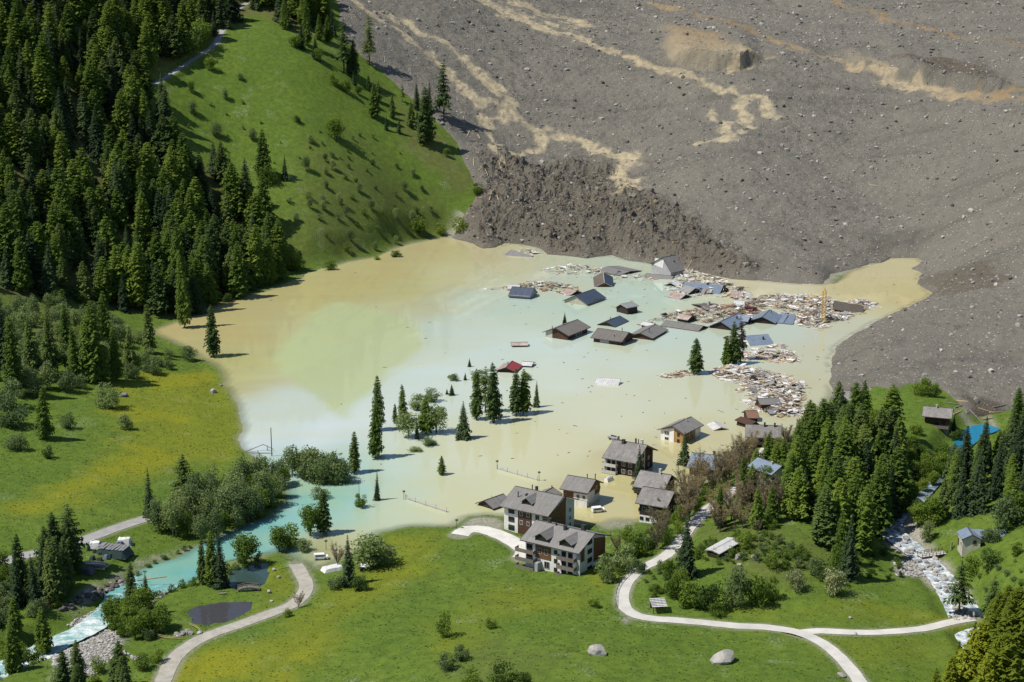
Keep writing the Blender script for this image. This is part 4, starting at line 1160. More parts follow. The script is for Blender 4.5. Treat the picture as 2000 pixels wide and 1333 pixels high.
    def skylight(s, x, y, w=1.0, l=1.4):
        k = s.drop / s.w; zc = s.hr - abs(y) * k; a = math.atan(k)
        o = MB().box(-w / 2, w / 2, -l / 2, l / 2, -.05, .1).build('skylight', M['trim_pale'], s.roof, (x, y, zc), (a if y < 0 else -a, 0, 0))
        MB().box(-w / 2 + .1, w / 2 - .1, -l / 2 + .1, l / 2 - .1, .05, .115).build('pane', M['glass'], o)
        return s
    def dormer(s, x, w, y_front, rise=.9, drop=1.5, wall='wood_dark', balcony=False):
        """gabled dormer on the near slope, its ridge running to the front"""
        k = s.drop / s.w
        zt = s.hr - .25; yb = -.25 / k - .2
        hw = w / 2
        zf = zt
        pr = [(-hw - .4, zf - drop), (0, zf), (hw + .4, zf - drop), (hw + .4, zf - drop - .2), (0, zf - .22), (-hw - .4, zf - drop - .2)]
        m = MB(); n = 0
        # ridge from the main slope forward to y_front; lower edges meet the slope further down
        yb2 = -(s.hr - (zf - drop)) / k
        v = [(-hw - .4, yb2, zf - drop), (0, yb, zf), (hw + .4, yb2, zf - drop), (-hw - .4, y_front - .6, zf - drop), (0, y_front - .6, zf), (hw + .4, y_front - .6, zf - drop)]
        vb = [(a, b, c - .2) for a, b, c in v]
        m.v = v + vb
        m.f = [(0, 1, 4, 3), (1, 2, 5, 4), (6, 9, 10, 7), (7, 10, 11, 8), (3, 4, 10, 9), (4, 5, 11, 10), (0, 3, 9, 6), (2, 8, 11, 5)]
        o = m.build('dormer', M[s.roofm], s.roof)
        zs = s.hr + y_front * k
        w_ = MB()
        # front wall: pentagon, with cheeks back to the slope
        w_.v = [(-hw, y_front, zs - .4), (hw, y_front, zs - .4), (hw, y_front, zf - drop + .12), (0, y_front, zf - .3), (-hw, y_front, zf - drop + .12),
                (-hw, yb2 + .5, zf - drop + .12), (hw, yb2 + .5, zf - drop + .12), (0, yb, zf - .3)]
        w_.f = [(0, 1, 2, 3, 4), (0, 4, 5), (1, 6, 2), (4, 3, 7, 5), (3, 2, 6, 7)]
        w_.build('dormer_wall', M[wall], o)
        MB().box(-hw * .7, hw * .7, y_front - .05, y_front + .02, zs + .5, zf - drop * .75).build('dormer_window', M['glass'], o)
        o.location.x = x
        return s

# --- upright houses in and beside the flood
h = House('chalet', 'white and honey timber house standing in water beside dark spruce', 'house', (1311.7,832,6.4), (1350,814), 5.4, 2.3, 0, 'roof_grey', 'wood_honey', ovx=1.0, ovy=1.0)
h.panel('L', -5, .6, -1, 3.9, 'plaster', z2=5.4).panel('F', 2.5, 6.5, -1, 3.6, 'plaster', 'wall_panel')
h.windows('L', (-2.9, -1.9), (3.0,), .8, 1.2, proud=.07).windows('L', (-2.4,), (.9,), 1.5, 1.0, proud=.07).windows('L', (2.4,), (3.2, .8), .8, 1.1, 'frame_dark').windows('F', (-3, 0), (2.2,), 1.2, 1.6, 'frame_dark')
h.chimney(2.0, -.9, 1.1, kind='chim_light', pipe=True)

h = House('chalet', 'large weathered chalet with white balconies and grey roof beside tall spruce', 'house', (1198.5,858.5,9.8), (1264.5,869.8), 8.6, 4.2, 0, 'roof_worn', 'wood_dark', ovx=1.2, ovy=1.6)
h.panel('F', -6.4, -1.6, -1, 5.0, 'plaster_cream').panel('R', -6.8, 0.6, -1, 6.0, 'plaster_cream', z2=8.0)
h.windows('F', (-4.6, -2.8), (4.0, 1.4), 1.0, 1.3, 'frame_dark', .07).windows('F', (1, 3.6), (4.0, 1.4), 1.2, 1.3).windows('R', (-3, -1), (6.0, 3.6, 1.2), 1.0, 1.2, 'frame_dark', .07).windows('R', (3.5,), (4.2, 1.6), 1.0, 1.2)
h.balcony('F', -6.8, -1.2, 2.9, 1.6, 'rail_pale').balcony('F', -6.8, -1.2, .35, 1.6, 'rail_pale').balcony('L', -5, 5, 2.9, 1.3, 'rail_dark').balcony('L', -5, 5, .3, 1.3, 'rail_dark')
h.chimney(-2.2, -.9, 1.2, 1.0).chimney(1.8, 0.6, 1.6, .45).chimney(4.2, .4, 1.6, .8, 'chim_light').chimney(3, 0.2, 1.4, .3, pipe=True)

h = House('chalet', 'house with blue grey roof, brown timber and white base, shadow on water', 'house', (1109,928,8.4), (1164,937), 6.1, 2.9, 0, 'roof_grey', 'wood_warm', 'plaster', 2.6, ovx=.9, ovy=1.1)
h.panel('F', -.5, 4.45, 2.5, 4.6, 'plaster').panel('R', -5, .8, 2.5, 4.8, 'plaster')
h.windows('F', (1.1, 3.2), (3.5,), .9, 1.0, proud=.08).windows('F', (-1.2,), (.9,), .9, 1.1).windows('F', (-3.2,), (.7,), 1.2, 1.3).windows('R', (-3.2,), (.9,), .5, .7).windows('R', (2.2,), (5.0,), 1.0, 1.1)
h.balcony('B', -3.8, 1, 3.2, 1.3, 'rail_dark').chimney(1.6, .8, 1.3, .4, pipe=True).chimney(4.6, .5, 1.8, .3, pipe=True)

h = House('apartment_house', 'upper white apartment house with brown timber bay and roof dormer', 'house', (1006.6,949.7,12.6), (1101.5,969.5), 9.3, 3.8, .8, 'roof_grey', 'plaster', ovx=.9, ovy=1.4)
h.panel('F', -2.9, 2.1, -1, 8.3, 'wood_brown').panel('F', 6.0, 8.5, -1, 8.0, 'wood_warm').panel('R', -7.8, 2.5, -1, 7.2, 'wood_warm', z2=10.6)
h.windows('F', (-5.3,), (6.6, 3.9, 1.2), 2.0, 1.5, 'frame_dark').windows('F', (-1.6, .9), (6.4, 3.6), 1.0, 1.2, proud=.08).windows('F', (4.2,), (6.3, 3.5), 1.3, 1.6).windows('F', (7.1,), (5.8, 3.0), 1.6, 1.6, proud=.08).windows('R', (-5, -2), (5.6, 3.0), 1.0, 1.2, 'frame_dark', .08).windows('R', (5.2,), (5.6, 3.0, .8), .9, 1.1)
for zz in (5.6, 3.0, .5): h.balcony('L', -7.0, -.5, zz, 1.7, 'rail', 'rail_pale')
h.dormer(-.6, 3.6, -6.4, drop=1.7).chimney(-1.4, .6, 1.2, .7).chimney(-3.0, .6, 1.4, .3, pipe=True).chimney(-5.2, -4.2, 1.6, .3, pipe=True).skylight(-3.1, -2.6, 1.2, 1.6).chimney(9.0, .8, .9, .4)

h = House('apartment_house', 'nearest white apartment house with wooden balconies and two roof dormers', 'house', (1048,1015.7,13.6), (1162.6,1042), 8.9, 3.4, 1.7, 'roof_grey', 'plaster', ovx=1.1, ovy=1.4)
h.panel('F', -5.6, -.2, 3.6, 8.3, 'wood_warm').panel('R', -7.5, -4.2, 4.6, 8.8, 'wood_warm', z2=9.8).panel('R', 1.0, 7.45, 2.6, 9.9, 'wood_warm', z2=8.2)
h.panel('F', 8.7, 9.85, -1.2, 8.2, 'plaster_grey', 'corner_pillar', .3)
h.windows('F', (-4.0, -1.8), (5.9,), 1.1, 1.6, proud=.08).windows('F', (-1.6,), (2.0,), 1.6, 2.0).windows('F', (1.4,), (6.6, 3.9, 1.2), .9, 1.1, 'frame_dark')
for u in (4.2, 6.4): h.windows('F', (u,), (6.5, 3.7, 1.0), 1.3, 1.8, 'frame_dark')
h.windows('R', (-1.9, -.6), (9.4, 6.6, 3.9, 1.3), .8, 1.2, 'frame_dark', .08).windows('F', (-7.6,), (6.3, 3.6), 1.8, 1.8, 'frame_dark')
for zz in (5.5, 2.75, .1): h.balcony('F', 2.6, 8.6, zz, 1.6, 'rail', 'rail_pale')
for zz in (5.2, 2.5, -.1): h.balcony('F', -11.4, -5.0, zz, 2.0, 'rail', 'rail_pale')
for zz in (5.2, 2.5): h.balcony('L', -6.4, 1, zz, 1.6, 'rail', 'rail_pale')
h.panel('F', -4.4, -3.4, -1, 2.8, 'plaster_grey', 'garden_wall', 2.2)
h.dormer(-3.6, 4.2, -7.6, drop=1.6).dormer(4.6, 4.2, -7.4, drop=1.6).chimney(.6, -1.2, 1.2, .8).chimney(5.6, .9, 1.6, 1.1).chimney(-3, -.4, .8, .3).chimney(-6, .8, 1.3, .9)

h = House('chalet', 'upper of two touching weathered chalet roofs behind the brown trees', 'house', (1251,918,9.6), (1312,928), 6.3, 3.8, 0, 'roof_worn', 'wood_dark', ovx=1.1, ovy=1.2)
h.windows('F', (-3.6,), (4.2, 1.8), 1.2, 1.2).balcony('L', -3.5, 3.5, 3.0, 1.2, 'rail_dark').chimney(1.6, -.3, 1.6, .7, 'chim_light').windows('R', (0,), (5.5,), 1.0, 1.2)
h = House('chalet', 'lower weathered chalet with dark timber front over white plaster base', 'house', (1256,950,10.4), (1318,960), 6.3, 3.6, .4, 'roof_worn', 'wood_dark', 'plaster', 2.4, ovx=1.1, ovy=1.2)
h.windows('F', (-3.6, -1.6), (1.2,), 1.0, .9, 'frame_dark').windows('F', (-2.6, 0.6), (4.4,), 1.6, 1.2).balcony('L', -4, 3, 5.2, 1.2, 'rail_dark').balcony('L', -4, 3, 2.6, 1.2, 'rail_dark')
h = House('chalet', 'blue grey roofed chalet half hidden by brown trees at the flood edge', 'house', (1351.6,884,6.2), (1411,891), 6.6, 3.2, 0, 'roof_steel', 'wood_brown', ovx=.8, ovy=1.0)
h.chimney(2.4, .5, 1.3, .7).dormer(4.4, 3.0, -2.2, drop=1.0).windows('F', (-3, 0), (1.6,), 1.2, 1.2)
h = House('chalet', 'broad grey roofed chalet with dark front behind the wooded knoll', 'house', (1456,829,8.0), (1527,832), 6.4, 2.8, 1.2, 'roof_worn', 'wood_dark', ovx=1.0, ovy=1.6)
h.chimney(.4, -.8, 1.4, .6).chimney(4.0, -.6, 1.2, .6).windows('F', (-4, -1, 2), (2.4,), 1.4, 1.3).balcony('F', -5, 5, 1.4, 1.4, 'rail_dark')
b_ = land(1497, 955)
h = House('chalet', 'small white house with slate roof and brown door above the brown trees', 'house', (1480,893,b_[2] + 7.2), (1528,910), 4.6, 2.2, b_[2], 'roof_steel', 'plaster', ovx=.8, ovy=1.0)
h.panel('F', -4.2, -1.0, 1.4, 4.3, 'wood_dark').door('F', 2.2, 1.6).windows('F', (.4,), (2.8,), .9, 1.0).windows('R', (-1.4, 1.2), (3.0,), .9, 1.0).balcony('F', -4, 3.6, 1.3, 1.3, 'rail_pale').chimney(1.8, -.8, .8, .5, 'chim_light').panel('R', -3.5, 3.5, 2.8, 3.6, 'wood_dark', z2=3.6)
b_ = land(1662, 800)
h = House('chalet', 'grey roofed house glimpsed between the knoll larches at the slide edge', 'house', (1630,760,b_[2] + 8), (1682,766), 5.0, 2.4, b_[2], 'roof_worn', 'wood_brown', 'plaster', 2.4)
h.chimney(1.4, -.3, 1.4, .5).windows('R', (-1, 1.4), (3.6, 1.2), .9, 1.1)
b_ = land(1838, 868)
h = House('chalet', 'lone chalet with grey roof on the green mound above the blue pool', 'house', (1804,793,b_[2] + 9.6), (1861.5,798), 5.4, 2.4, b_[2] + .3, 'roof_worn', 'wood_brown', 'plaster_grey', 2.6, ovx=1.0, ovy=1.5)
h.windows('F', (-2.6, 0, 2.4), (4.6,), 1.4, 1.5, 'frame_dark').windows('F', (1.5,), (1.3,), 1.0, 1.1).balcony('F', -4.4, 4.4, 3.0, 1.7, 'rail', 'rail_pale').chimney(-.6, -.5, 1.1, .5, 'chim_light').door('F', -2, 0)
MB().box(-4.4, -1.4, -9.6, -6.4, 2.2, 2.45).box(-4.3, -1.5, -9.4, -6.5, -1.5, 2.2).build('porch', M['roof_worn'], h.root)
st = MB()
for k_ in range(9): st.box(-3.8 + k_ * .75, -3.0 + k_ * .75, -6.3, -5.5, 2.8 - k_ * .32, 2.95 - k_ * .32)
st.build('stair', M['rail_pale'], h.root)
b_ = land(1890, 1076)
h = House('cottage', 'low white cottage with blue grey gabled roof beside the torrent', 'house', (1899.5,1045,b_[2] + 5.6), (1889.5,1029,b_[2] + 5.6), 3.0, 1.5, b_[2], 'roof_steel', 'plaster_cream', ovx=.5, ovy=.4)
h.root.rotation_euler.z = h.root.rotation_euler.z
h.windows('L', (.9,), (3.1,), .8, .9, 'frame_dark').door('B', -2, .4, 1.0, 2.2, 'wood_brown').windows('B', (1.5,), (2.2,), .8, 1.1)
h2 = MB().prism([(-2.6, 3.6), (0, 4.9), (2.6, 3.6), (2.6, 3.4), (0, 4.68), (-2.6, 3.4)], 0, 11).build('wing_roof', M['roof_steel'], h.root, (2.2, 0, .45), (0, 0, -math.pi / 2))
MB().prism([(-2.1, -1.2), (-2.1, 3.45), (0, 4.5), (2.1, 3.45), (2.1, -1.2)], 0.5, 10.5).build('wing_wall', M['plaster_cream'], h.root, (2.2, 0, .45), (0, 0, -math.pi / 2))

b_ = land(1392, 1092)
h = House('shed', 'long shed with bright white sheet roof on the knoll', 'shed', (1391,1075,b_[2] + 2.5), (1434,1051,b_[2] + 3.4), 2.5, .45, b_[2], 'roof_tin', 'wood_dark', ovx=.4, ovy=.5, trim='trim_pale')
b_ = land(1286, 1196)
t_ = thing('shelter', 'tiny white roofed shelter beside the lane bend', 'shelter', b_, (0, 0, .15))
MB().box(-1.9, 1.9, -.9, -.75, 1.7, 1.85).build('beam', M['wood_brown'], t_)
for sx in (-1.7, -.1, 1.6): MB().box(sx - .08, sx + .08, -1.3, -1.14, -.3, 2.0).build('post', M['wood_brown'], t_)
for k_ in range(6): 
    y0 = -1.7 + k_ * .68
    MB().box(-2.1, 2.1, y0, y0 + .64, 2.05 + k_ * .17, 2.1 + k_ * .17).build('roof_board', M['roof_tin'], t_)
MB().box(-1.8, 1.8, 2.0, 2.2, -.3, 2.8).build('back_wall', M['wood_dark'], t_)

# --- drowned roofs and wrecks
def wreck(label, R0, R1, w, drop, roof, wall='wood_brown', name='sunken_house', roll=0., base=0., chim=(), trim='trim', ovx=.7, ovy=.7, w2=None, drop2=None, walls=True, th=.28, cat='house'):
    h = House(name, label, cat, R0, R1, w, drop, base, roof, wall, roll=roll, trim=trim, ovx=ovx, ovy=ovy, w2=w2, drop2=drop2, walls=walls, th=th)
    for c in chim: h.chimney(*c)
    return h
PIPE = lambda x, y, hh=1.2: (x, y, hh, .4, 'chim', True)
wreck('lone grey roof adrift at the foot of the rugged landslide front', (999,487,2.6), (1040,500,.6), 6.5, 2.4, 'roof_grey', 'plaster', trim='trim_pale')
h = wreck('dark blue slate roof with white snow guards, left end of the debris', (1000,560,4.6), (1043,563,4.6), 6.4, 3.6, 'roof_blue', 'plaster_grey', ovx=.3)
for k_ in range(14): MB().box(-5.2 + k_ * .78, -4.85 + k_ * .78, -5.9, -5.7, h.hr - 3.3, h.hr - 3.05).build('snow_guard', M['snowguard'], h.roof)
h = wreck('blue roofed house with cream gable tilting into the turquoise water', (1123.5,577,4.7), (1160,564.5,4.7), 7.3, 3.7, 'roof_blue', 'plaster_cream')
h.windows('F', (-2, 1, 4), (1.0,), 1.4, .9, 'frame_dark')
h = wreck('brown and blue house roof tipped up steeply with ridge towards the viewer', (1178,532,6.0), (1180.5,552,2.6), 5.2, 3.0, 'roof_blue', 'wood_warm', trim='trim_pale')
m_ = MB(); 
m_.v = [(-h.L / 2, 0, .03), (h.L / 2, 0, .03), (h.L / 2, -5.2, -2.97), (-h.L / 2, -5.2, -2.97)]; m_.f = [(0, 1, 2, 3)]
m_.build('weathered_roof_side', M['wood_grey'], h.root, (0, 0, .02))
h = wreck('dark timber barn with grey tin roof afloat in the blue green water', (1211.6,594,4.6), (1235,589.5,4.6), 4.6, 1.9, 'roof_tin_grey', 'wood_dark', 'sunken_barn', roll=-9, trim='trim_pale', cat='barn')
wreck('blue slate roof barely above water behind the long brown roof', (1184,628.5,2.3), (1211,617,2.3), 4.8, 2.0, 'roof_blue', 'wood_brown', chim=[PIPE(-2.5, .2)])
h = wreck('brown chalet with cream corner in the flood, spruce top behind it', (1085,641,5.2), (1128.4,624,5.2), 7.0, 2.8, 'roof_brown', 'wood_brown', chim=[PIPE(-9, 2.4), PIPE(-2.5, .4, 1.8)], ovx=1.0, ovy=1.2)
h.panel('L', -5.7, -2.2, -1, 2.6, 'plaster_cream', z2=3.9).panel('F', -2, 4, -1, 1.9, 'plaster_grey').windows('F', (0, 2.4), (.9,), .9, 1.0, 'frame_dark', .08)
h = wreck('long brown roof facing the viewer with timber walls and drowned ground floor', (1167.4,641,5.0), (1228.5,649.3,5.0), 7.0, 3.0, 'roof_brown', 'wood_brown', chim=[PIPE(4.2, .6, 1.6), PIPE(2.6, -4, .5)], ovx=1.1, ovy=1.1)
h.panel('F', -3.6, 1.0, -1, 1.5, 'plaster_grey').windows('F', (3, 4.6), (.9,), .9, 1.0, 'frame_dark').windows('R', (-3,), (1.2,), 1.0, 1.1)
h = wreck('grey roof sunk to the eaves, right of the long brown roof', (1250,651,2.9), (1281,633.5,2.9), 6.2, 1.9, 'roof_grey', 'wood_brown', chim=[PIPE(-4, -2.2, 1.6)])
wreck('long low grey roof just above water in front of the small rusty barn', (1300,626,1.9), (1374,636.6,1.9), 5.0, 1.6, 'roof_grey', 'wood_dark', chim=[PIPE(0, .2, 1.3)])
h = wreck('bright blue steel roof with cross gable, leaning spruce in front', (1407,628.5,3.8), (1444,611,3.8), 6.4, 3.2, 'roof_steel', 'wood_dark', chim=[PIPE(-4, 1.6), (3, -2.2, .9, .6)])
h.dormer(7.0, 5.0, -6.8, drop=1.9, wall='wood_dark')
wreck('dark gabled roof among splintered timber left of the crane', (1488.6,619,3.4), (1504,605,3.4), 6.4, 2.7, 'roof_steel', 'wood_dark', chim=[PIPE(4, -1.6)])
wreck('dark timber house rolled on its side at the right end of the debris', (1629,588,4.2), (1687,598,2.2), 5.2, 4.2, 'wood_grey', 'wood_dark', roll=-14, name='capsized_house')
h = wreck('tall grey roof heeled over against the rubble with a white gable opening', (1293,503,10.0), (1320,498,10.0), 8.0, 6.2, 'roof_grey', 'plaster_grey', roll=9, name='capsized_house')
h.panel('L', -5.4, 1.2, -6, -2.2, 'plaster', z2=-.9).skylight(1.2, -3.0, 1.5, 1.5)
wreck('flat lying grey roof in front of the tall heeled roof', (1262,534,1.5), (1316,540,.9), 5.5, 1.2, 'roof_grey', 'wood_dark', walls=False, name='wrecked_roof', cat='wreck')  # a loose roof, no walls under it
h = wreck('very large two toned roof slab behind the small tin barns', (1338,551.5,3.2), (1413,557.5,3.2), 8.0, 2.3, 'roof_steel', 'wood_dark', trim='trim_pale', roll=6, chim=[(2, -.4, .5, .9)], name='wrecked_roof', cat='wreck')
m_ = MB(); m_.v = [(-h.L / 2, 0, .0), (h.L / 2, 0, .0), (h.L / 2, 8, -2.3), (-h.L / 2, 8, -2.3)]; m_.f = [(3, 2, 1, 0)]
m_.build('lit_roof_side', M['roof_brown'], h.root, (0, 0, .03))  # sunlit tone painted brown; the blue near side stands for shade and sky
wreck('small pale shed roof left of the huge two toned roof', (1310,552.5,2.0), (1322,549,2.0), 4.2, 1.7, 'roof_tin', 'wood_dark', 'sunken_barn', trim='trim_pale', cat='barn')
wreck('pale tin barn roof propped on the huge two toned roof', (1337,558,3.0), (1358,563,3.0), 4.2, 1.6, 'roof_tin_grey', 'wood_dark', 'sunken_barn', roll=4, trim='trim_pale', cat='barn')
wreck('rust striped barn roof lowest below the huge two toned roof', (1314,569,2.4), (1340,575,2.2), 4.6, 1.9, 'roof_rust', 'wood_dark', 'sunken_barn', trim='trim_pale', cat='barn')
wreck('rust and white barn roof at the right of the huge two toned roof', (1428,568.5,2.8), (1452,571.5,2.4), 4.4, 2.0, 'roof_rust', 'wood_dark', 'sunken_barn', trim='trim_pale', cat='barn')
wreck('flat brown roof with a single chimney among floating debris', (1366,596.5,1.5), (1400,594,1.2), 7.5, 1.0, 'roof_brown', 'wood_dark', name='wrecked_roof', chim=[(0, -.6, 1.8, 1.0, 'chim_light')], walls=False, cat='wreck')
wreck('bright white tin roof above the red container', (1433,587,2.6), (1454,587.5,2.6), 4.6, 2.1, 'roof_tin', 'wood_dark', 'sunken_barn', roll=5, trim='trim_pale', cat='barn')
wreck('small rust and white barn floating behind the long low grey roof', (1328,613,3.0), (1352,617,3.0), 3.8, 1.5, 'roof_rust', 'wood_dark', 'sunken_barn', cat='barn')
wreck('pale tilted barn roof behind the sunk grey roof', (1257,627.5,2.2), (1279,632,1.8), 3.6, 1.3, 'roof_tin', 'wood_dark', 'sunken_barn', roll=-6, cat='barn')
h = wreck('pale blue roof with black chimney shadow, right of the leaning spruce', (1454,656.5,3.2), (1500.5,653,3.2), 6.2, 3.0, 'roof_steel', 'plaster', chim=[(2, -3, 1.1, .6)], trim='trim_pale')
wreck('short brown roof end left of the leaning spruce', (1418,657,2.0), (1436,656,2.0), 4.0, 1.6, 'roof_brown', 'wood_dark', cat='wreck', name='wrecked_roof')
wreck('rusty brown barn roof with white streak beside the cream gabled house', (1107,562.5,2.2), (1127,568.5,2.0), 5.0, 1.9, 'roof_rust', 'wood_dark', 'sunken_barn', cat='barn')
wreck('white tin roof behind the dark blue slate roof', (992,556,1.8), (1016,556.5,1.8), 4.2, 1.3, 'roof_tin', 'wood_dark', 'wrecked_roof', walls=False, trim='trim_pale', cat='wreck')
h = wreck('grey flat lying roof with raised dormer near the landslide front', (1187,520.5,1.6), (1232,530,1.4), 9.0, 1.0, 'roof_grey', 'wood_dark', name='wrecked_roof', walls=False, cat='wreck')
h.dormer(4.2, 3.4, -4.5, drop=1.0)
h = wreck('small red roof with rusty left side floating behind the tree island', (987.5,718,2.4), (1001,705,2.4), 4.4, 1.7, 'roof_red', 'wood_dark', chim=[PIPE(-.5, .4, 1.0)])
m_ = MB(); m_.v = [(-h.L / 2, 0, 0), (h.L / 2, 0, 0), (h.L / 2, 4.4, -1.7), (-h.L / 2, 4.4, -1.7)]; m_.f = [(3, 2, 1, 0)]
m_.build('rusty_roof_side', M['roof_rust'], h.roof, (0, 0, h.hr + .03))
wreck('white shed roof adjoining the small red roof', (1020,706,1.7), (1042,707.5,1.7), 3.2, 1.0, 'roof_tin', 'wood_dark', 'sunken_barn', cat='barn')
wreck('floating dark barn with pale striped roof alone in mid lake', (998,669,1.6), (1031,668.5,1.6), 2.6, .9, 'roof_rust', 'wood_dark', 'sunken_barn', cat='barn')
wreck('white corrugated roof floating alone on the open water', (1166,737,1.9), (1212,740.5,1.9), 4.4, 1.9, 'roof_tin', 'wood_dark', 'wrecked_roof', trim='trim_pale', w2=1.0, drop2=.3, cat='wreck')
wreck('folded silver sheet roof floating near the drowned grey roofed chalet', (1394,823,1.3), (1409,835,1.2), 3.0, 1.0, 'roof_tin', 'wood_dark', 'wrecked_roof', trim='trim_pale', walls=False, cat='wreck')
wreck('rusty orange barn roof behind the capsized brown chalet', (1455,802,3.6), (1479,802,3.4), 4.0, 1.9, 'roof_rustbrown', 'wood_dark', 'sunken_barn', cat='barn')
h = wreck('capsized brown chalet with white framed windows at the debris edge', (1447,814,2.6), (1477,824,2.2), 3.4, 1.2, 'wood_brown', 'wood_dark', name='capsized_house', roll=-10, w2=2.4)
for k_ in range(3): MB().box(1.8 + k_ * 1.4, 2.8 + k_ * 1.4, -2.4, -1.2, -.2, .05).build('window', M['frame'], h.roof, (0, 0, -.55), (R(19), 0, 0))
wreck('maroon timber wall of a broken chalet in the middle of the driftwood', (1479,778,4.0), (1520,777,3.6), 2.6, 2.6, 'roof_grey', 'wood_brown', name='capsized_house', roll=-16)
wreck('grey roof panel propped up on the driftwood', (1487,752,1.2), (1513,741,4.0), 3.6, .8, 'roof_worn', 'wood_dark', 'wrecked_roof', walls=False, w2=.8, drop2=1.6, cat='wreck')
wreck('pale blue sheet roof at the foot of the driftwood', (1497,800,1.6), (1520,799,1.4), 3.2, 1.0, 'roof_tin_grey', 'wood_dark', 'wrecked_roof', walls=False, cat='wreck')
h = wreck('grey roof sunk beside the upper apartment house', (945.6,977.8,2.6), (983.5,964.6,2.6), 4.0, 1.9, 'roof_grey', 'wood_dark')
wreck('little grey gabled roof peeping out behind the upper apartment house', (1066,960,4.6), (1080,952,4.6), 3.6, 1.6, 'roof_grey', 'wood_dark', chim=[PIPE(2, .2, .6)])
for i, (pts, lb) in enumerate([([(1510,630),(1524,613.5),(1540,615),(1530,631)], 'left of two blue roof sheets lying left of the crane'), ([(1531,631.5),(1543,615),(1555,617),(1549,633)], 'right of two blue roof sheets lying left of the crane')]):
    q_ = np.array([P(a, b, .5) for a, b in pts]); c = q_.mean(0)
    me = mesh_from('metal_sheet', [tuple(p_ - c + np.array([0, 0, (.35 if k_ in (1, 2) else 0)])) for k_, p_ in enumerate(q_)] + [tuple(p_ - c - np.array([0, 0, .3])) for p_ in q_], [(0, 3, 2, 1), (4, 5, 6, 7), (0, 1, 5, 4), (1, 2, 6, 5), (2, 3, 7, 6), (3, 0, 4, 7)], M['roof_steel'])
    meta(obj('metal_sheet', me, None, c), lb, 'metal sheet')

# ------------------------------------------------------------------ crane, fences, bridges, piles
M['crane'] = simple('yellow_crane_paint', (0.62, 0.40, 0.09), (0.5, 0.32, 0.08), 1, 0.6)
M['wood_new'] = simple('pale_sawn_wood', (0.50, 0.38, 0.22), (0.38, 0.28, 0.16), 1, 0.85)
M['wood_old'] = simple('old_grey_wood', (0.28, 0.25, 0.21), (0.18, 0.16, 0.13), 1, 0.9)
M['white'] = simple('white_sheet', (0.75, 0.75, 0.74), (0.62, 0.62, 0.6), 0.8, 0.7)
M['net'] = simple('pale_net', (0.62, 0.62, 0.58), (0.52, 0.52, 0.48), 2, 0.9)
M['metal_dark'] = simple('dark_metal', (0.07, 0.07, 0.07), (0.05, 0.05, 0.05), 1, 0.6)
M['tarp_green'] = simple('dark_green_tarp', (0.03, 0.06, 0.055), (0.02, 0.04, 0.04), 0.8, 0.5, bmp=.4)
M['orange'] = simple('orange_tent', (0.65, 0.20, 0.04), (0.55, 0.16, 0.03), 0.8, 0.7)
M['red'] = simple('red_paint', (0.14, 0.012, 0.02), (0.10, 0.012, 0.018), 0.8, 0.5)

c = P(1608, 629, 0)
t_ = thing('tower_crane', 'yellow lattice tower crane standing among the driftwood', 'crane', c)
m_ = MB(); hh = 15.0; a_ = .75
for sx in (-a_, a_):
    for sy in (-a_, a_): m_.tube((sx, sy, -1), (sx, sy, hh), .13, .13, 5)
m_.build('mast', M['crane'], t_)
for k_ in range(10):
    z = k_ * 1.5; m_ = MB()
    for (x0, y0), (x1, y1) in (((-a_, -a_), (a_, -a_)), ((a_, -a_), (a_, a_)), ((a_, a_), (-a_, a_)), ((-a_, a_), (-a_, -a_))):
        m_.tube((x0, y0, z), (x1, y1, z + 1.5), .07, .07, 4).tube((x0, y0, z), (x1, y1, z), .07, .07, 4)
    m_.build('lattice_brace', M['crane'], t_)
MB().tube((0, 0, hh), (0, 0, hh + 2.2), .5, .12, 6).build('mast_top', M['crane'], t_)
m_ = MB()
for sx in (-.4, .4): m_.tube((sx, 0, hh - 1.6), (sx - 9, -1.0, hh - 3.6), .1, .1, 4)
for k_ in range(7): m_.tube((-.4 - k_ * 1.25, -.14 * k_, hh - 1.6 - .28 * k_), (.4 - (k_ + .5) * 1.25, -.14 * k_, hh - 1.7 - .28 * k_), .06, .06, 4)
m_.build('folded_jib', M['crane'], t_)

def pole(px, py, h, label, r=.12, lamp=False, mat='metal_dark', cat='pole'):
    b = land(px, py)
    t = thing('lamp_post' if lamp else 'pole', label, cat, b)
    MB().tube((0, 0, -1), (0, 0, h), r, r * .7, 7).build('shaft', M[mat], t)
    if lamp: MB().tube((0, 0, h), (0, 0, h + .35), .42, .5, 8).tube((0, 0, h + .36), (0, 0, h + .6), .5, .12, 8).build('lamp_head', M['metal_dark'], t)
    else: MB().tube((0, 0, h), (0, 0, h + .12), r, r * .3, 7).build('cap', M[mat], t)
pole(531, 892, 10.5, 'tall mast standing in the shallow water at the left shore', .2)
pole(702, 990, 9, 'slender pole rising from the bush in the blue water', .08)
pole(789, 977, 2.6, 'street lamp at the left end of the near flooded net', .1, True, cat='street lamp')
pole(971, 917, 2.6, 'street lamp at the left end of the far flooded net', .1, True, cat='street lamp')
pole(1053, 940, 2.8, 'street lamp at the right end of the far flooded net', .1, True, cat='street lamp')
pole(892, 1034, 2.6, 'street lamp beside the driveway entrance', .1, True, cat='street lamp')
pole(637, 1075, 2.6, 'street lamp on the drowned road beside the bushes', .1, True, cat='street lamp')
pole(554, 960, 6.0, 'dark post among the alders at the outlet', .1)

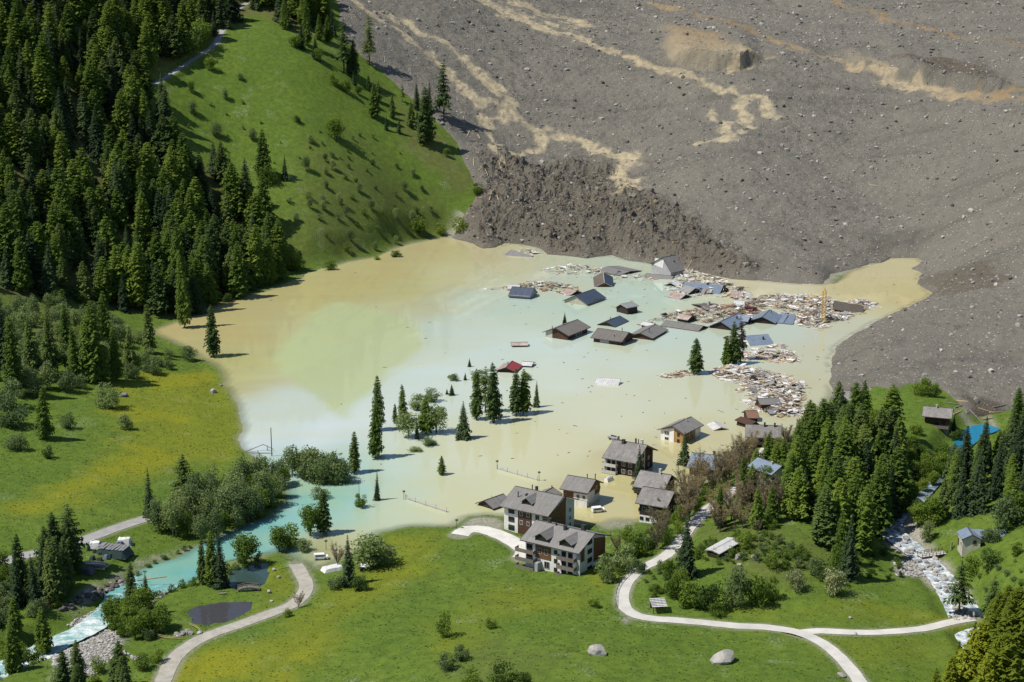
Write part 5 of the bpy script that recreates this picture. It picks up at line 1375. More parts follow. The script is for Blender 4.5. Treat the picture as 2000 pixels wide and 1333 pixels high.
def net(px0, px1, label):
    a = P(*px0, 0); b = P(*px1, 0); t = thing('safety_net', label, 'net', a)
    d = b - a; n = 4; L = np.linalg.norm(d)
    for k_ in range(n + 1):
        q_ = d * k_ / n; MB().tube((q_[0], q_[1], -1), (q_[0], q_[1], 1.7), .06, .05, 5).build('post', M['metal_dark'], t)
    # mesh: thin strands, sagging between the posts
    m = MB(); S = 40
    for k_ in range(S):
        for zz in np.linspace(.12, 1, 9):
            def pt(u): 
                f = (u * n) % 1; top = 1.6 - .45 * 4 * f * (1 - f) * (.6 + .4 * u)
                q = d * u; return (q[0], q[1], zz * top)
            m.tube(pt(k_ / S), pt((k_ + 1) / S), .03, .03, 3)
    for k_ in range(S * 3):
        u = k_ / (S * 3); f = (u * n) % 1; top = 1.6 - .45 * 4 * f * (1 - f) * (.6 + .4 * u); q = d * u
        m.tube((q[0], q[1], 0), (q[0], q[1], top), .025, .025, 3)
    m.build('netting', M['net'], t)
net((972, 917), (1050, 939), 'far pale safety net sagging across the flood behind apartments')
net((792, 975), (872, 1001), 'near pale safety net sagging across the blue green shallows')

# broken jetty at left shore
t_ = thing('broken_fence', 'broken dark timber frame at the left shore beside the mast', 'timber frame', P(480, 884, 0))
for a, b, nm in [((0, 0, .3), (6, 2.5, 2.2), 'rail'), ((6, 2.5, 2.2), (10, 1, .8), 'rail'), ((1, -.8, .1), (10, -2, .4), 'rail'), ((7.5, 2, -.6), (7.5, 2, 2), 'post'), ((4.6, -1.4, -.6), (4.6, -1.4, 1.2), 'post')]:
    MB().tube(a, b, .17, .13, 6).build(nm, M['wood_old'], t_)

# footbridges
def footbridge(px0, px1, width, arch, label, rail_h=.9, posts=5, deck='wood_old', rail='wood_old', z0=None):
    a = land(*px0, lake=False); b = land(*px1, lake=False)
    if z0 is not None: a[2] = b[2] = z0
    d = b - a; L = float(np.linalg.norm(d[:2])); yaw = math.atan2(d[1], d[0])
    t = thing('footbridge', label, 'bridge', (a + b) / 2, (0, 0, yaw))
    zf = lambda x: .5 + arch * (1 - (2 * x / L) ** 2)
    n = int(L / .35)
    for s in (-1, 1):
        m = MB()
        for k_ in range(10):
            x0 = -L / 2 + L * k_ / 10; x1 = -L / 2 + L * (k_ + 1) / 10
            m.tube((x0, s * width * .4, zf(x0) - .28), (x1, s * width * .4, zf(x1) - .28), .17, .17, 5)
        m.build('beam', M[rail], t)
    pl = MB().box(-.15, .15, -width / 2, width / 2, -.04, .04).mesh('deck_plank', M[deck])
    for k_ in range(n):
        x = -L / 2 + (k_ + .5) * L / n
        obj('deck_plank', pl, t, (x, 0, zf(x)))
    for s in (-1, 1):
        for k_ in range(posts + 1):
            x = -L / 2 + .2 + (L - .4) * k_ / posts
            MB().box(x - .06, x + .06, s * width / 2 - .06, s * width / 2 + .06, zf(x) - .4, zf(x) + rail_h).build('rail_post', M[rail], t)
        for hh_ in (rail_h, rail_h * .5):
            m = MB()
            for k_ in range(10):
                x0 = -L / 2 + L * k_ / 10; x1 = -L / 2 + L * (k_ + 1) / 10
                m.tube((x0, s * width / 2, zf(x0) + hh_), (x1, s * width / 2, zf(x1) + hh_), .06, .06, 5)
            m.build('handrail', M[rail], t)
footbridge((464, 1157), (508, 1155), 1.6, .7, 'small arched footbridge over the pond channel')
footbridge((1795, 1094), (1846, 1078), 2.6, .0, 'pale plank footbridge with railings across the torrent', 1.0, 7, 'rail_pale', 'wood_brown')
t_ = thing('bench', 'dark wooden bench on the grass above the pond', 'bench', land(435, 1163), (0, 0, .2))
MB().box(-1, 1, -.25, .25, .42, .5).build('seat', M['wood_old'], t_); MB().box(-1, 1, .25, .32, .55, .95).build('backrest', M['wood_old'], t_)
for sx in (-.8, .8): MB().box(sx - .06, sx + .06, -.22, .22, -.2, .42).build('leg', M['wood_dark'], t_)
t_ = thing('bench', 'pale wooden seat on the grass left of the arched footbridge', 'bench', land(420, 1147), (0, 0, -.5))
MB().box(-.9, .9, -.25, .25, .4, .48).build('seat', M['wood_new'], t_)
for sx in (-.7, .7): MB().box(sx - .1, sx + .1, -.2, .2, -.2, .4).build('leg', M['wood_old'], t_)
t_ = thing('notice_board', 'narrow wooden notice board at the torrent bridge', 'board', land(1858, 1077), (0, 0, .9))
MB().box(-.45, .45, -.06, .06, .3, 2.6).build('board', M['wood_new'], t_)
for sx in (-.4, .4): MB().box(sx - .06, sx + .06, .061, .16, -.4, 2.5).build('post', M['wood_old'], t_)
def rail_fence(pts, label, h=.9, mat='wood_new', lane=False):
    q_ = hits(pts, A=ZS); t = thing('rail_fence' if not lane else 'guard_rail', label, 'fence', q_[0])
    p = smooth_path(q_, 2.2)
    for c_ in p: MB().box(-.07, .07, -.07, .07, -.3, h + .05).build('post', M[mat], t, (c_ - q_[0]))
    for hh_ in (h, h * .55):
        m = MB()
        for a, b in zip(p[:-1], p[1:]): m.tube(a - q_[0] + [0, 0, hh_], b - q_[0] + [0, 0, hh_], .06, .06, 4)
        m.build('rail', M[mat], t)
rail_fence([(300, 1243), (325, 1250), (358, 1252)], 'pale wooden rail fence beside the gravel road bushes')
rail_fence([(370, 1225), (382, 1229), (391, 1236)], 'short wooden rail fence at the near end of the pond')
rail_fence([(1203, 1190), (1205, 1160), (1214, 1140), (1234, 1120), (1250, 1109)], 'dark guard rail along the outer edge of the lane bend', 1.0, 'metal_dark', True)
rail_fence([(1322, 1022), (1345, 1000), (1368, 978), (1390, 955)], 'dark guard rail above the retaining wall by the brown trees', 1.0, 'metal_dark', True)

# tarpaulin-covered stack and timber piles by the road
def crumple(w, d, h, seed, n=9):
    r = np.random.default_rng(seed); v = []; f = []
    for j in range(n):
        for i in range(n):
            x = (i / (n - 1) - .5); y = (j / (n - 1) - .5)
            e = max(abs(x), abs(y)) * 2
            z = h * (1 - max(0, (e - .72) / .28) ** 1.5) + r.uniform(-.12, .12) * h * .8 * (e < .95)
            if e > .99: z = -.25
            v.append((x * w * (1 + r.uniform(-.03, .03)), y * d, z))
    for j in range(n - 1):
        for i in range(n - 1): f.append((j * n + i, j * n + i + 1, (j + 1) * n + i + 1, (j + 1) * n + i))
    return v, f
b_ = land(222, 1084)
t_ = thing('covered_stack', 'big stack under dark green tarpaulin beside the asphalt road', 'stack', b_, (0, 0, -.25))
v, f = crumple(10.5, 6.0, 2.1, 5); obj('tarpaulin', mesh_from('tarpaulin', v, f, M['tarp_green']), t_)
for k_ in range(9): 
    x = -4.4 + k_ * 1.05; MB().box(-.35, .35, -2.4, 2.6, -.04, .05).build('cover_strip', M['roof_tin_grey'], t_, (x, 0, 2.28 + random.uniform(-.1, .12)), (random.uniform(-.04, .04), random.uniform(-.06, .06), random.uniform(-.1, .1)))
for px, py, sx, sy, sz, mt, lb in [(186,1072,3.6,2.4,1.9,'white','white covered heap at the left of the tarpaulin stack'),(243,1064,4.6,3.0,2.0,'white','white covered heap behind the tarpaulin stack'),(200,1070,2.6,2.2,1.6,'tarp_green','small green covered heap between white heap and stack')]:
    v, f = crumple(sx, sy, sz, px); o = obj('covered_heap', mesh_from('covered_heap', v, f, M[mt]), None, land(px, py)); meta(o, lb, 'heap')
for k_ in range(16):
    px, py = 176 + 5.2 * k_ + random.uniform(-3, 3), 1092 - .9 * k_ + random.uniform(-16, 6)
    v, f = crumple(random.uniform(1.2, 2.4), random.uniform(1.0, 1.8), random.uniform(.7, 1.5), 60 + k_, 6)
    o = obj('wrapped_bundle', mesh_from('wrapped_bundle', v, f, M[random.choice(['white', 'tarp_green', 'roof_tin_grey', 'metal_dark', 'roof_steel'])]), None, land(px, py), (0, 0, random.uniform(-.6, .6)))
    meta(o, 'small wrapped bundle in the stacks beside the asphalt road', 'bundle', 'wrapped bundles by the road')
b_ = land(186, 1108)
t_ = thing('timber_pile', 'pile of pale sawn timber below the tarpaulin stack', 'timber pile', b_, (0, 0, -.2))
for k_ in range(46):
    z = .15 + (k_ // 12) * .32; y = -1.7 + (k_ % 12) * .3
    MB().box(-3.4 + random.uniform(-.5, .5), 3.2 + random.uniform(-.6, .6), -.12, .12, -.12, .12).build('timber', M[random.choice(['wood_old', 'white', 'wood_old', 'wood_new'])], t_, (0, y, z), (0, 0, random.uniform(-.05, .05)))
b_ = land(163, 1118)
v, f = crumple(6.5, 3.4, 1.3, 8); o = obj('covered_heap', mesh_from('covered_heap', v, f, M['metal_dark']), None, b_, (0, 0, -.15)); meta(o, 'black covered heap in front of the timber pile', 'heap')
b_ = land(84, 1186)
t_ = thing('tent', 'small orange tent in the shade of the river spruces', 'tent', b_, (0, 0, .6))
MB().prism([(-1.6, -.1), (0, 1.8), (1.6, -.1)], -1.8, 1.8).build('tent_cloth', M['orange'], t_)
MB().tube((1.82, 0, -.1), (1.82, 0, 1.95), .05, .05, 5).build('tent_pole', M['metal_dark'], t_)

# vehicles and odd pieces in the mud
def van(px, py, yaw, label, mat, roll=0.):
    b = land(px, py); t = thing('vehicle', label, 'vehicle', b + [0, 0, .1], (roll, 0, yaw))
    MB().prism([(-.9, .3), (-.9, 1.0), (-.75, 1.75), (.75, 1.75), (.9, 1.0), (.9, .3)], -2.1, 1.0).build('body', M[mat], t)
    MB().prism([(-.88, .3), (-.88, 1.0), (.88, 1.0), (.88, .3)], 1.0, 2.1).build('bonnet', M[mat], t)
    MB().box(1.0, 1.06, -.7, .7, 1.05, 1.6).build('windscreen', M['glass'], t)
    for s in (-1, 1):
        MB().box(-1.7, .8, s * .86 - .04, s * .86 + .04, 1.08, 1.55).build('side_window', M['glass'], t)
        for x in (-1.3, 1.3): MB().tube((x, s * .72, .32), (x, s * .93, .32), .33, .33, 10).build('wheel', M['metal_dark'], t)
van(1168, 1001, .3, 'white and red vehicle stranded in the mud right of the blue roofed house', 'white', .12)
van(1186, 938, .9, 'overturned pale car between the chalets in the flood', 'white', 1.3)
van(1197, 861, 2.5, 'drowned grey car behind the large weathered chalet', 'roof_tin_grey', .5)
van(627, 1093, .15, 'white car wading at the drowned end of the gravel road', 'white', 0)
t_ = thing('container', 'dark red container floating below the bright white tin roof', 'container', P(1466, 607, 0) + [0, 0, .3], (.05, .05, -.1))
MB().box(-2.9, 2.9, -1.2, 1.2, -1, 1.5).build('body', M['red'], t_); 
for k_ in range(8): MB().box(-2.6 + k_ * .72, -2.3 + k_ * .72, -1.26, -1.203, -.9, 1.4).build('rib', M['red'], t_)
for px, py, s, lb in [(1120,1043,1,'grey garden shelter between upper and nearest apartment houses')]: pass
v, f = crumple(7, 4, 1.0, 41); o = obj('snow_patch_sheet', mesh_from('sheet_heap', v, f, M['white']), None, land(650, 1113), (0, 0, .5)); o.name = 'sheet_heap'; meta(o, 'white sheet heap on the bank left of the road shrine trees', 'heap')
t_ = thing('garden_hut', 'tiny hut with pale roof under the trees at the flooded road', 'hut', land(710, 1115), (0, 0, .2))
MB().box(-1.1, 1.1, -.9, .9, -.3, 1.7).build('wall', M['wood_brown'], t_); MB().prism([(-1.5, 1.6), (0, 2.3), (1.5, 1.6), (1.5, 1.5), (0, 2.2), (-1.5, 1.5)], -1.6, 1.6).build('roof', M['white'], t_)
MB().box(-.4, .4, -.96, -.903, -.2, 1.4).build('door', M['wood_dark'], t_)

# ------------------------------------------------------------------ driftwood rafts
M['plank_tint'] = tint_mat('splintered_planks', 0.85)
PAL = np.array([(.50, .38, .22), (.42, .30, .16), (.62, .58, .52), (.72, .71, .68), (.26, .17, .11), (.16, .10, .07), (.34, .17, .11), (.55, .44, .28), (.30, .27, .24), (.80, .79, .77)])
def planks(n, polypx, wts, seed, lift=1.2, smin=.8, smax=4.5):
    r = np.random.default_rng(seed)
    poly = np.array([P(a, b, 0)[:2] for a, b in polypx])
    (x0, y0), (x1, y1) = poly.min(0), poly.max(0)
    xy = scatter_world(n, x0, x1, y0, y1, lambda x, y: sdpoly(x, y, poly) + (fbm(x, y, 9, 3, seed) - .5) * 12 < 0)
    dens = fbm(xy[:, 0], xy[:, 1], 8, 3, seed + 3)
    d = -sdpoly(xy[:, 0], xy[:, 1], poly)
    z = np.clip(d / 6, 0, 1) * lift * r.random(n) * (.4 + dens)
    L = r.uniform(smin, smax, n) * (.5 + r.random(n)); W = r.uniform(.12, .34, n); T = r.uniform(.05, .16, n)
    sheet = r.random(n) < .22
    W = np.where(sheet, r.uniform(.9, 2.2, n), W); L = np.where(sheet, r.uniform(1.2, 3.2, n), L)
    main = r.uniform(0, 3.14)
    yaw = main + r.normal(0, .9, n); tilt = r.normal(0, .2, n) * np.clip(d / 5, .15, 1)
    col = PAL[r.choice(len(PAL), n, p=np.array(wts) / sum(wts))] * (.75 + .4 * r.random((n, 1)))
    return xy, z, L, W, T, yaw, tilt, col
BOX = np.array([(-1, -1, -1), (1, -1, -1), (1, 1, -1), (-1, 1, -1), (-1, -1, 1), (1, -1, 1), (1, 1, 1), (-1, 1, 1)], float) / 2
BF = np.array([(0, 3, 2, 1), (4, 5, 6, 7), (0, 1, 5, 4), (1, 2, 6, 5), (2, 3, 7, 6), (3, 0, 4, 7)])
TAN = [2, 1.5, 3, 5, 1.2, 1, .7, 2, 2, 5]; RED = [2, 1, 3, 3, 3, 2, 3, 1, 2, 2]; WHI = [1, 1, 3, 5, 1, 1, 1, 1, 1.5, 5]
RAFTS = [
 (420, [(1225,641),(1290,616),(1350,606),(1400,600),(1440,592),(1472,582),(1500,590),(1482,622),(1440,616),(1402,634),(1330,626),(1280,632)], RED, 'raft of reddish rubble between the long grey roof and red container', 'driftwood around the red container', 40),
 (900, [(1480,578),(1560,577),(1612,580),(1640,596),(1628,612),(1690,612),(1650,626),(1602,641),(1556,642),(1548,624),(1510,604)], TAN, 'raft of splintered timber around the yellow crane', 'driftwood around the yellow crane', 60),
 (220, [(1650,590),(1690,586),(1716,598),(1690,606),(1660,600)], TAN, 'driftwood behind the rolled dark timber house', 'driftwood behind the dark house', 20),
 (150, [(1430,698),(1505,676),(1530,672),(1500,686),(1450,702)], TAN, 'thin line of driftwood below the pale blue roof', 'driftwood line below the blue roof', 12),
 (420, [(1440,706),(1490,688),(1545,684),(1562,706),(1545,710),(1500,702)], TAN, 'narrow raft of pale driftwood right of the leaning spruce', 'driftwood right of the leaning spruce', 30),
 (1150, [(1385,728),(1420,714),(1480,720),(1522,730),(1576,758),(1578,785),(1562,815),(1520,822),(1478,800),(1462,772),(1446,748),(1400,740)], TAN, 'large raft of broken timber below the leaning spruce', 'driftwood of the large near raft', 70),
 (380, [(1290,528),(1345,526),(1420,548),(1460,570),(1475,590),(1440,590),(1400,575),(1330,580),(1300,560),(1318,545)], WHI, 'white rubble heaped around the huge two toned roof', 'rubble around the two toned roof', 25),
 (160, [(940,566),(1010,556),(1060,551),(1110,556),(1140,562),(1120,578),(1080,570),(1000,566)], RED, 'reddish debris trailing behind the dark blue slate roof', 'debris behind the blue slate roof', 14),
 (130, [(1050,528),(1110,518),(1170,524),(1210,540),(1240,536),(1290,545),(1255,548),(1200,545),(1150,536),(1090,538)], WHI, 'scattered pale debris in front of the landslide', 'pale debris before the landslide', 12),
 (50, [(1010,486),(1050,490),(1058,498),(1030,497)], WHI, 'white debris behind the lone adrift roof', 'white debris behind the lone roof', 5),
 (60, [(1285,735),(1340,722),(1345,728),(1300,742)], RED, 'faint brown debris on the open water left of a spruce', 'debris left of the water spruce', 5),
]
lp = {}
allp = [[] for _ in range(8)]
for ri, (n, poly, wts, lb, grp, ni) in enumerate(RAFTS):
    xy, z, L, W, T, yaw, tilt, col = planks(int(n * 1.9), poly, wts, 300 + ri * 7, 2.2)
    order = np.argsort(-(L * (W + .15)))
    pick = set(order[:ni].tolist())
    for k_ in order[:ni]:
        key = int(np.argmin(((PAL - col[k_]) ** 2).sum(1)))
        if key not in lp: lp[key] = simple('plank_tone_%d' % key, tuple(PAL[key]), tuple(PAL[key] * .7), 1.5, .85)
        me = mesh_from('plank', BOX * [L[k_] * 1.25, W[k_] * 1.1, T[k_] * 1.3], BF, lp[key])
        o = obj('floating_plank', me, None, (xy[k_, 0], xy[k_, 1], z[k_] + .12), (tilt[k_], tilt[k_] * .6, yaw[k_]))
        meta(o, 'board in the ' + lb, 'plank', grp)
    r_ = order[ni:]
    for a, b in zip(allp, (xy[r_], z[r_], L[r_], W[r_], T[r_], yaw[r_], tilt[r_], col[r_])): a.append(b)
# larger broken roof and wall pieces caught in the rafts
fr = np.random.default_rng(55)
for ri, cnt in ((0, 9), (1, 16), (4, 5), (5, 15), (6, 12)):
    _, poly, _, lb, grp, _ = RAFTS[ri]
    pw = np.array([P(a, b, 0)[:2] for a, b in poly])
    for x, y in scatter_world(cnt, *[v_ for k_ in (0, 1) for v_ in (pw[:, k_].min(), pw[:, k_].max())], lambda x, y: sdpoly(x, y, pw) < -2.0):
        L_, W_ = fr.uniform(3, 6.5), fr.uniform(2, 4)
        mt = ['roof_worn', 'roof_tin', 'roof_rust', 'wood_dark', 'roof_tin_grey', 'roof_grey', 'wood_brown', 'white'][int(fr.integers(0, 8))]
        m_ = MB(); k_ = int(fr.integers(4, 7))
        # ragged outline, broken along one edge
        top = [(-L_ / 2, -W_ / 2), (L_ / 2, -W_ / 2)] + [(L_ / 2 - L_ * q_ / k_, W_ / 2 - fr.uniform(0, W_ * .45)) for q_ in range(k_ + 1)]
        n_ = len(top); m_.v = [(a, b, .1) for a, b in top] + [(a, b, -.1) for a, b in top]
        m_.f = [tuple(range(n_)), tuple(reversed(range(n_, 2 * n_)))] + [(q_, n_ + q_, n_ + (q_ + 1) % n_, (q_ + 1) % n_) for q_ in range(n_)]
        o = m_.build('wreckage_panel', M[mt], None, (x, y, fr.uniform(.7, 1.6)), (fr.normal(0, .3), fr.normal(0, .25), fr.uniform(0, 6.28)))
        meta(o, 'broken panel in the ' + lb, 'wreckage', 'broken panels, ' + grp)
def loose(n, seed):
    r = np.random.default_rng(seed)
    xy = scatter_world(n, -260, 240, 470, 900, lambda x, y: (bil(SD, gx, gy, x, y) < -4) & (r.random(len(x)) < np.interp(proj(x, y, 0 * x)[0], [500, 900, 1100, 1600], [.02, .15, 1, .8])))
    return xy, 0 * xy[:, 0] + .02, r.uniform(.4, 1.8, n), r.uniform(.1, .5, n), r.uniform(.05, .12, n), r.uniform(0, 3.14, n), r.normal(0, .03, n), PAL[r.integers(0, len(PAL), n)] * r.uniform(.3, 1.0, (n, 1))
for a, b in zip(allp, loose(230, 77)): a.append(b)
xy, z, L, W, T, yaw, tilt, col = [np.concatenate(a) for a in allp]
n = len(L)
B = BOX[None] * np.stack([L, W, T], 1)[:, None]
ct, st_ = np.cos(tilt), np.sin(tilt)
bx = B[..., 0] * ct[:, None] - B[..., 2] * st_[:, None]; bz = B[..., 0] * st_[:, None] + B[..., 2] * ct[:, None]
cy_, sy_ = np.cos(yaw), np.sin(yaw)
V = np.stack([bx * cy_[:, None] - B[..., 1] * sy_[:, None] + xy[:, 0][:, None], bx * sy_[:, None] + B[..., 1] * cy_[:, None] + xy[:, 1][:, None], bz + z[:, None] + .06], -1)
F = (BF[None] + (np.arange(n) * 8)[:, None, None]).reshape(-1, 4)
meta(obj('driftwood', mesh_np('driftwood', V.reshape(-1, 3), F, M['plank_tint'], False, {'mask': np.repeat(col[:, None, :], 8, 1).reshape(-1, 3)})),
     'thousands of splintered boards and sheets afloat around the drowned houses', 'driftwood', kind='stuff')

# logs stranded along the slide margin
def log(px, py, L, yaw, label, grp, r=.3, mat='wood_new'):
    b = land(px, py); x1, y1 = b[0] + math.cos(yaw) * L / 2, b[1] + math.sin(yaw) * L / 2; x0, y0 = 2 * b[0] - x1, 2 * b[1] - y1
    za, zb_ = float(surf(x0, y0)), float(surf(x1, y1))
    o = MB().tube((x0 - b[0], y0 - b[1], za - b[2] + r * .6), (x1 - b[0], y1 - b[1], zb_ - b[2] + r * .6), r, r * .6, 7).build('log', M[mat], None, b)
    meta(o, label, 'log', grp)
for px, py in [(752,118),(770,132),(785,145),(800,158),(815,196),(880,215),(888,228),(898,238),(905,250),(915,262),(925,278),(930,292),(935,300),(940,330),(950,340),(955,352),(975,345),(1008,347),(945,375),(938,388),(958,382),(972,388),(960,370),(950,358),(905,232),(870,180),(925,318),(935,268),(918,300)]:
    log(px, py, random.uniform(3, 9), random.uniform(-.6, 2.2), 'bare trunk stranded along the rugged left margin of the landslide', 'logs at the left slide margin', random.uniform(.2, .4), random.choice(['wood_new', 'wood_old']))
for px, py in [(1862,790),(1872,796),(1880,785),(1890,800),(1925,806),(1870,808),(1952,795),(1945,806),(1905,818),(1930,819)]:
    log(px, py, random.uniform(4, 9), random.uniform(-.9, .9), 'bare trunk jammed at the slide edge above the blue pool', 'logs above the blue pool', .25, random.choice(['wood_new', 'wood_old']))
log(1708, 363, 7, -.6, 'lone pale log lying on the open landslide', None, .3)
log(1480, 450, 4, .3, 'short pale log on the landslide above the rugged front', None, .3)
log(1346, 520, 8, 1.1, 'pale trunk leaning beside the tall heeled roof', None, .3)
o = MB().tube((-4.2, 0, .1), (4.2, 0, .1), .28, .22, 7).build('log', M['wood_new'], None, P(296, 1131, 0), (0, 0, .35)); meta(o, 'log afloat in the turquoise river', 'log')

# ------------------------------------------------------------------ trees
def conifer(seed, kind='larch', whorls=30, n_br=7):
    """unit tree: height 1, widest radius about .17; returns crown (v,f) made of many small sprays"""
    r = np.random.default_rng(seed); V = []; F = []
    lo = {'larch': .10, 'spruce': .04, 'thin': .28}[kind]
    rad = {'larch': .205, 'spruce': .20, 'thin': .14}[kind]
    powr = {'larch': .58, 'spruce': .85, 'thin': .5}[kind]
    rad *= r.uniform(.78, 1.15); powr *= r.uniform(.8, 1.25)
    lean = r.normal(0, .008, 2)
    gap = r.random(8)
    for w in range(whorls):
        t = lo + (1 - lo) * (w + r.random() * .8) / whorls
        t = min(t, .985)
        base_r = rad * (1 - (t - lo) / (1 - lo)) ** powr
        if kind == 'larch': base_r *= min(1, .55 + (t - lo) * 3.0)
        nb = max(4, int(n_br * (.55 + .6 * base_r / rad)))
        a0 = r.random() * 6.283
        for b in range(nb):
            a = a0 + b * 6.283 / nb + r.normal(0, .25)
            L = base_r * r.uniform(.62, 1.18) * (1 - .25 * (gap[int((a % 6.283) / 6.283 * 8) % 8] > .7)) + .012
            if kind == 'thin' and r.random() < .35: continue
            up = {'larch': .22, 'spruce': -.05, 'thin': .1}[kind] + .45 * (t - .5) + r.normal(0, .08)
            da = np.array([math.cos(a), math.sin(a), 0]); sa = np.array([-math.sin(a), math.cos(a), 0])
            o = np.array([lean[0] * t, lean[1] * t, t])
            seg = 4 if L > .06 else 3
            pts = []
            for k in range(seg + 1):
                u = k / seg
                dz = up * u * L - (.55 if kind == 'spruce' else .38) * u * u * L + (.18 * u ** 3 * L if kind == 'spruce' else 0)
                pts.append(o + da * (L * u) + np.array([0, 0, dz]))
            for k in range(seg):
                p, q = pts[k], pts[k + 1]
                wl = L * (.50 - .34 * k / seg) * r.uniform(.75, 1.25) + .006
                for s in (-1, 1):
                    hang = r.uniform(.35, .75) if kind != 'spruce' else r.uniform(.25, .55)
                    tip = p + (q - p) * r.uniform(.5, 1.0) + sa * s * wl * r.uniform(.7, 1.0) + np.array([0, 0, -wl * hang])
                    n = len(V); V += [p, q, tip]; F.append((n, n + 1, n + 2))
                    # a smaller twig that sticks up or hangs so that the spray is not flat
                    if r.random() < .75:
                        m_ = (p + q) / 2; tp = m_ + sa * s * wl * .35 + np.array([0, 0, wl * r.uniform(-.7, .55)])
                        n = len(V); V += [m_ - (q - p) * .35, m_ + (q - p) * .35, tp]; F.append((n, n + 1, n + 2))
            n = len(V); V += [pts[-2] + sa * L * .1, pts[-2] - sa * L * .1, pts[-1] + da * L * .12]; F.append((n, n + 1, n + 2))
    # leader
    for k in range(5):
        a = k * 1.256; n = len(V)
        V += [np.array([lean[0], lean[1], .955]) + .010 * np.array([math.cos(a), math.sin(a), 0]), np.array([lean[0], lean[1], .955]) + .010 * np.array([math.cos(a + 1.3), math.sin(a + 1.3), 0]), np.array([lean[0], lean[1], 1.01])]
        F.append((n, n + 1, n + 2))
    return np.array(V), np.array(F)

def trunk_mesh(name, h, r0, mat, forks=0, seed=0, bend=.02):
    r = np.random.default_rng(seed); m = MB()
    p = Vector((0, 0, -.03 * h)); n = 6
    for k in range(n):
        q = Vector((r.normal(0, bend) * h * .3, r.normal(0, bend) * h * .3, h * (k + 1) / n))
        m.tube(p, q, r0 * (1 - k / n) + r0 * .12, r0 * (1 - (k + 1) / n) + r0 * .1, 6); p = q
    return m.mesh(name, mat, True)

def broadleaf(seed, lobes=14, leaves=130, w=.42, low=.12, lsize=.042, upright=1.0, trunk=.1):
    """unit crown: height 1, half-width w; small leaf faces spread over irregular clumps"""
    r = np.random.default_rng(seed); V = []; F = []; C = []
    for k in range(lobes):
        for _ in range(30):
            p = r.uniform(-1, 1, 3)
            if np.linalg.norm(p) < 1: break
        z = low + (1 - low) * (p[2] * .5 + .5) * .88
        e = math.sqrt(max(.12, 1 - ((z - .5) / .62) ** 2))
        c = np.array([p[0] * w * .72 * e, p[1] * w * .72 * e, z]); rr = r.uniform(.11, .2) * (.7 + .5 * e) * (w / .42) ** .5
        C.append((c, rr))
        n_ = int(leaves * r.uniform(.6, 1.3))
        d = r.normal(size=(n_, 3)); d /= np.linalg.norm(d, axis=1)[:, None]
        rad = rr * r.uniform(.35, 1.12, n_) ** .6
        pos = c + d * rad[:, None] * np.array([1.1, 1.1, .9 * upright])
        pos[:, 2] = np.maximum(pos[:, 2], .01)
        for i in range(n_):
            nn = d[i] + r.normal(0, .55, 3); nn /= np.linalg.norm(nn) + 1e-9
            u = np.cross(nn, r.normal(size=3)); u /= np.linalg.norm(u) + 1e-9; v = np.cross(nn, u)
            s = lsize * r.uniform(.55, 1.25)
            n0 = len(V); V += [pos[i] - u * s, pos[i] + v * s * .6, pos[i] + u * s, pos[i] - v * s * .6]; F.append((n0, n0 + 1, n0 + 2, n0 + 3))
    return np.array(V), np.array(F), C

def limbs(C, mat, name, trunk_h, r0=.022, seed=0):
    r = np.random.default_rng(seed); m = MB()
    fork = Vector((r.normal(0, .01), r.normal(0, .01), trunk_h))
    m.tube((0, 0, -.05), fork, r0 * 1.25, r0, 7)
    for c, rr in C[:9]:
        e = Vector(c); mid = fork.lerp(e, .5) + Vector((r.normal(0, .02), r.normal(0, .02), .03))
        m.tube(fork, mid, r0 * .6, r0 * .36, 5).tube(mid, e, r0 * .36, r0 * .1, 5)
    return m.mesh(name, mat, True)

def twiggy(seed, w=.34):
    """leafless budding tree: fans of fine twigs"""
    r = np.random.default_rng(seed); V = []; F = []; m = MB()
    top = []
    m.tube((0, 0, -.04), (0.01, 0, .22), .022, .016, 6)
    def tri(a, b, wd):
        d = b - a; s = np.cross(d, r.normal(size=3)); s /= np.linalg.norm(s) + 1e-9
        n = len(V); V.extend([a - s * wd, a + s * wd, b]); F.append((n, n + 1, n + 2))
    for k in range(9):
        a = r.random() * 6.283; z0 = r.uniform(.12, .3)
        o = np.array([.01, 0, z0]); sp = r.uniform(.35, 1.0) * w
        e = np.array([math.cos(a) * sp, math.sin(a) * sp, r.uniform(.6, .97)])
        mid = o + (e - o) * .5 + np.array([math.cos(a), math.sin(a), 0]) * .03
        m.tube(tuple(o), tuple(mid), .011, .007, 5); m.tube(tuple(mid), tuple(e), .007, .002, 4)
        for j in range(26):
            t = r.uniform(.2, 1.0); p = (o + (mid - o) * t * 2) if t < .5 else (mid + (e - mid) * (t - .5) * 2)
            a2 = a + r.normal(0, 1.2); l2 = r.uniform(.07, .17) * (1.2 - .5 * t)
            q = p + np.array([math.cos(a2) * .7, math.sin(a2) * .7, r.uniform(.35, 1.1)]) * l2
            tri(p, q, .0022)
            for i in range(9):
                t3 = r.random(); p3 = p + (q - p) * t3; d3 = r.normal(size=3); d3[2] = abs(d3[2]) * .9 + .2; d3 /= np.linalg.norm(d3)
                l3 = r.uniform(.03, .085)
                tri(p3, p3 + d3 * l3, .0028)
                if i % 2 == 0:
                    tri(p3 + d3 * l3 * .7, p3 + d3 * l3 * .7 + r.normal(size=3) * .016, .009)
    return np.array(V), np.array(F), m

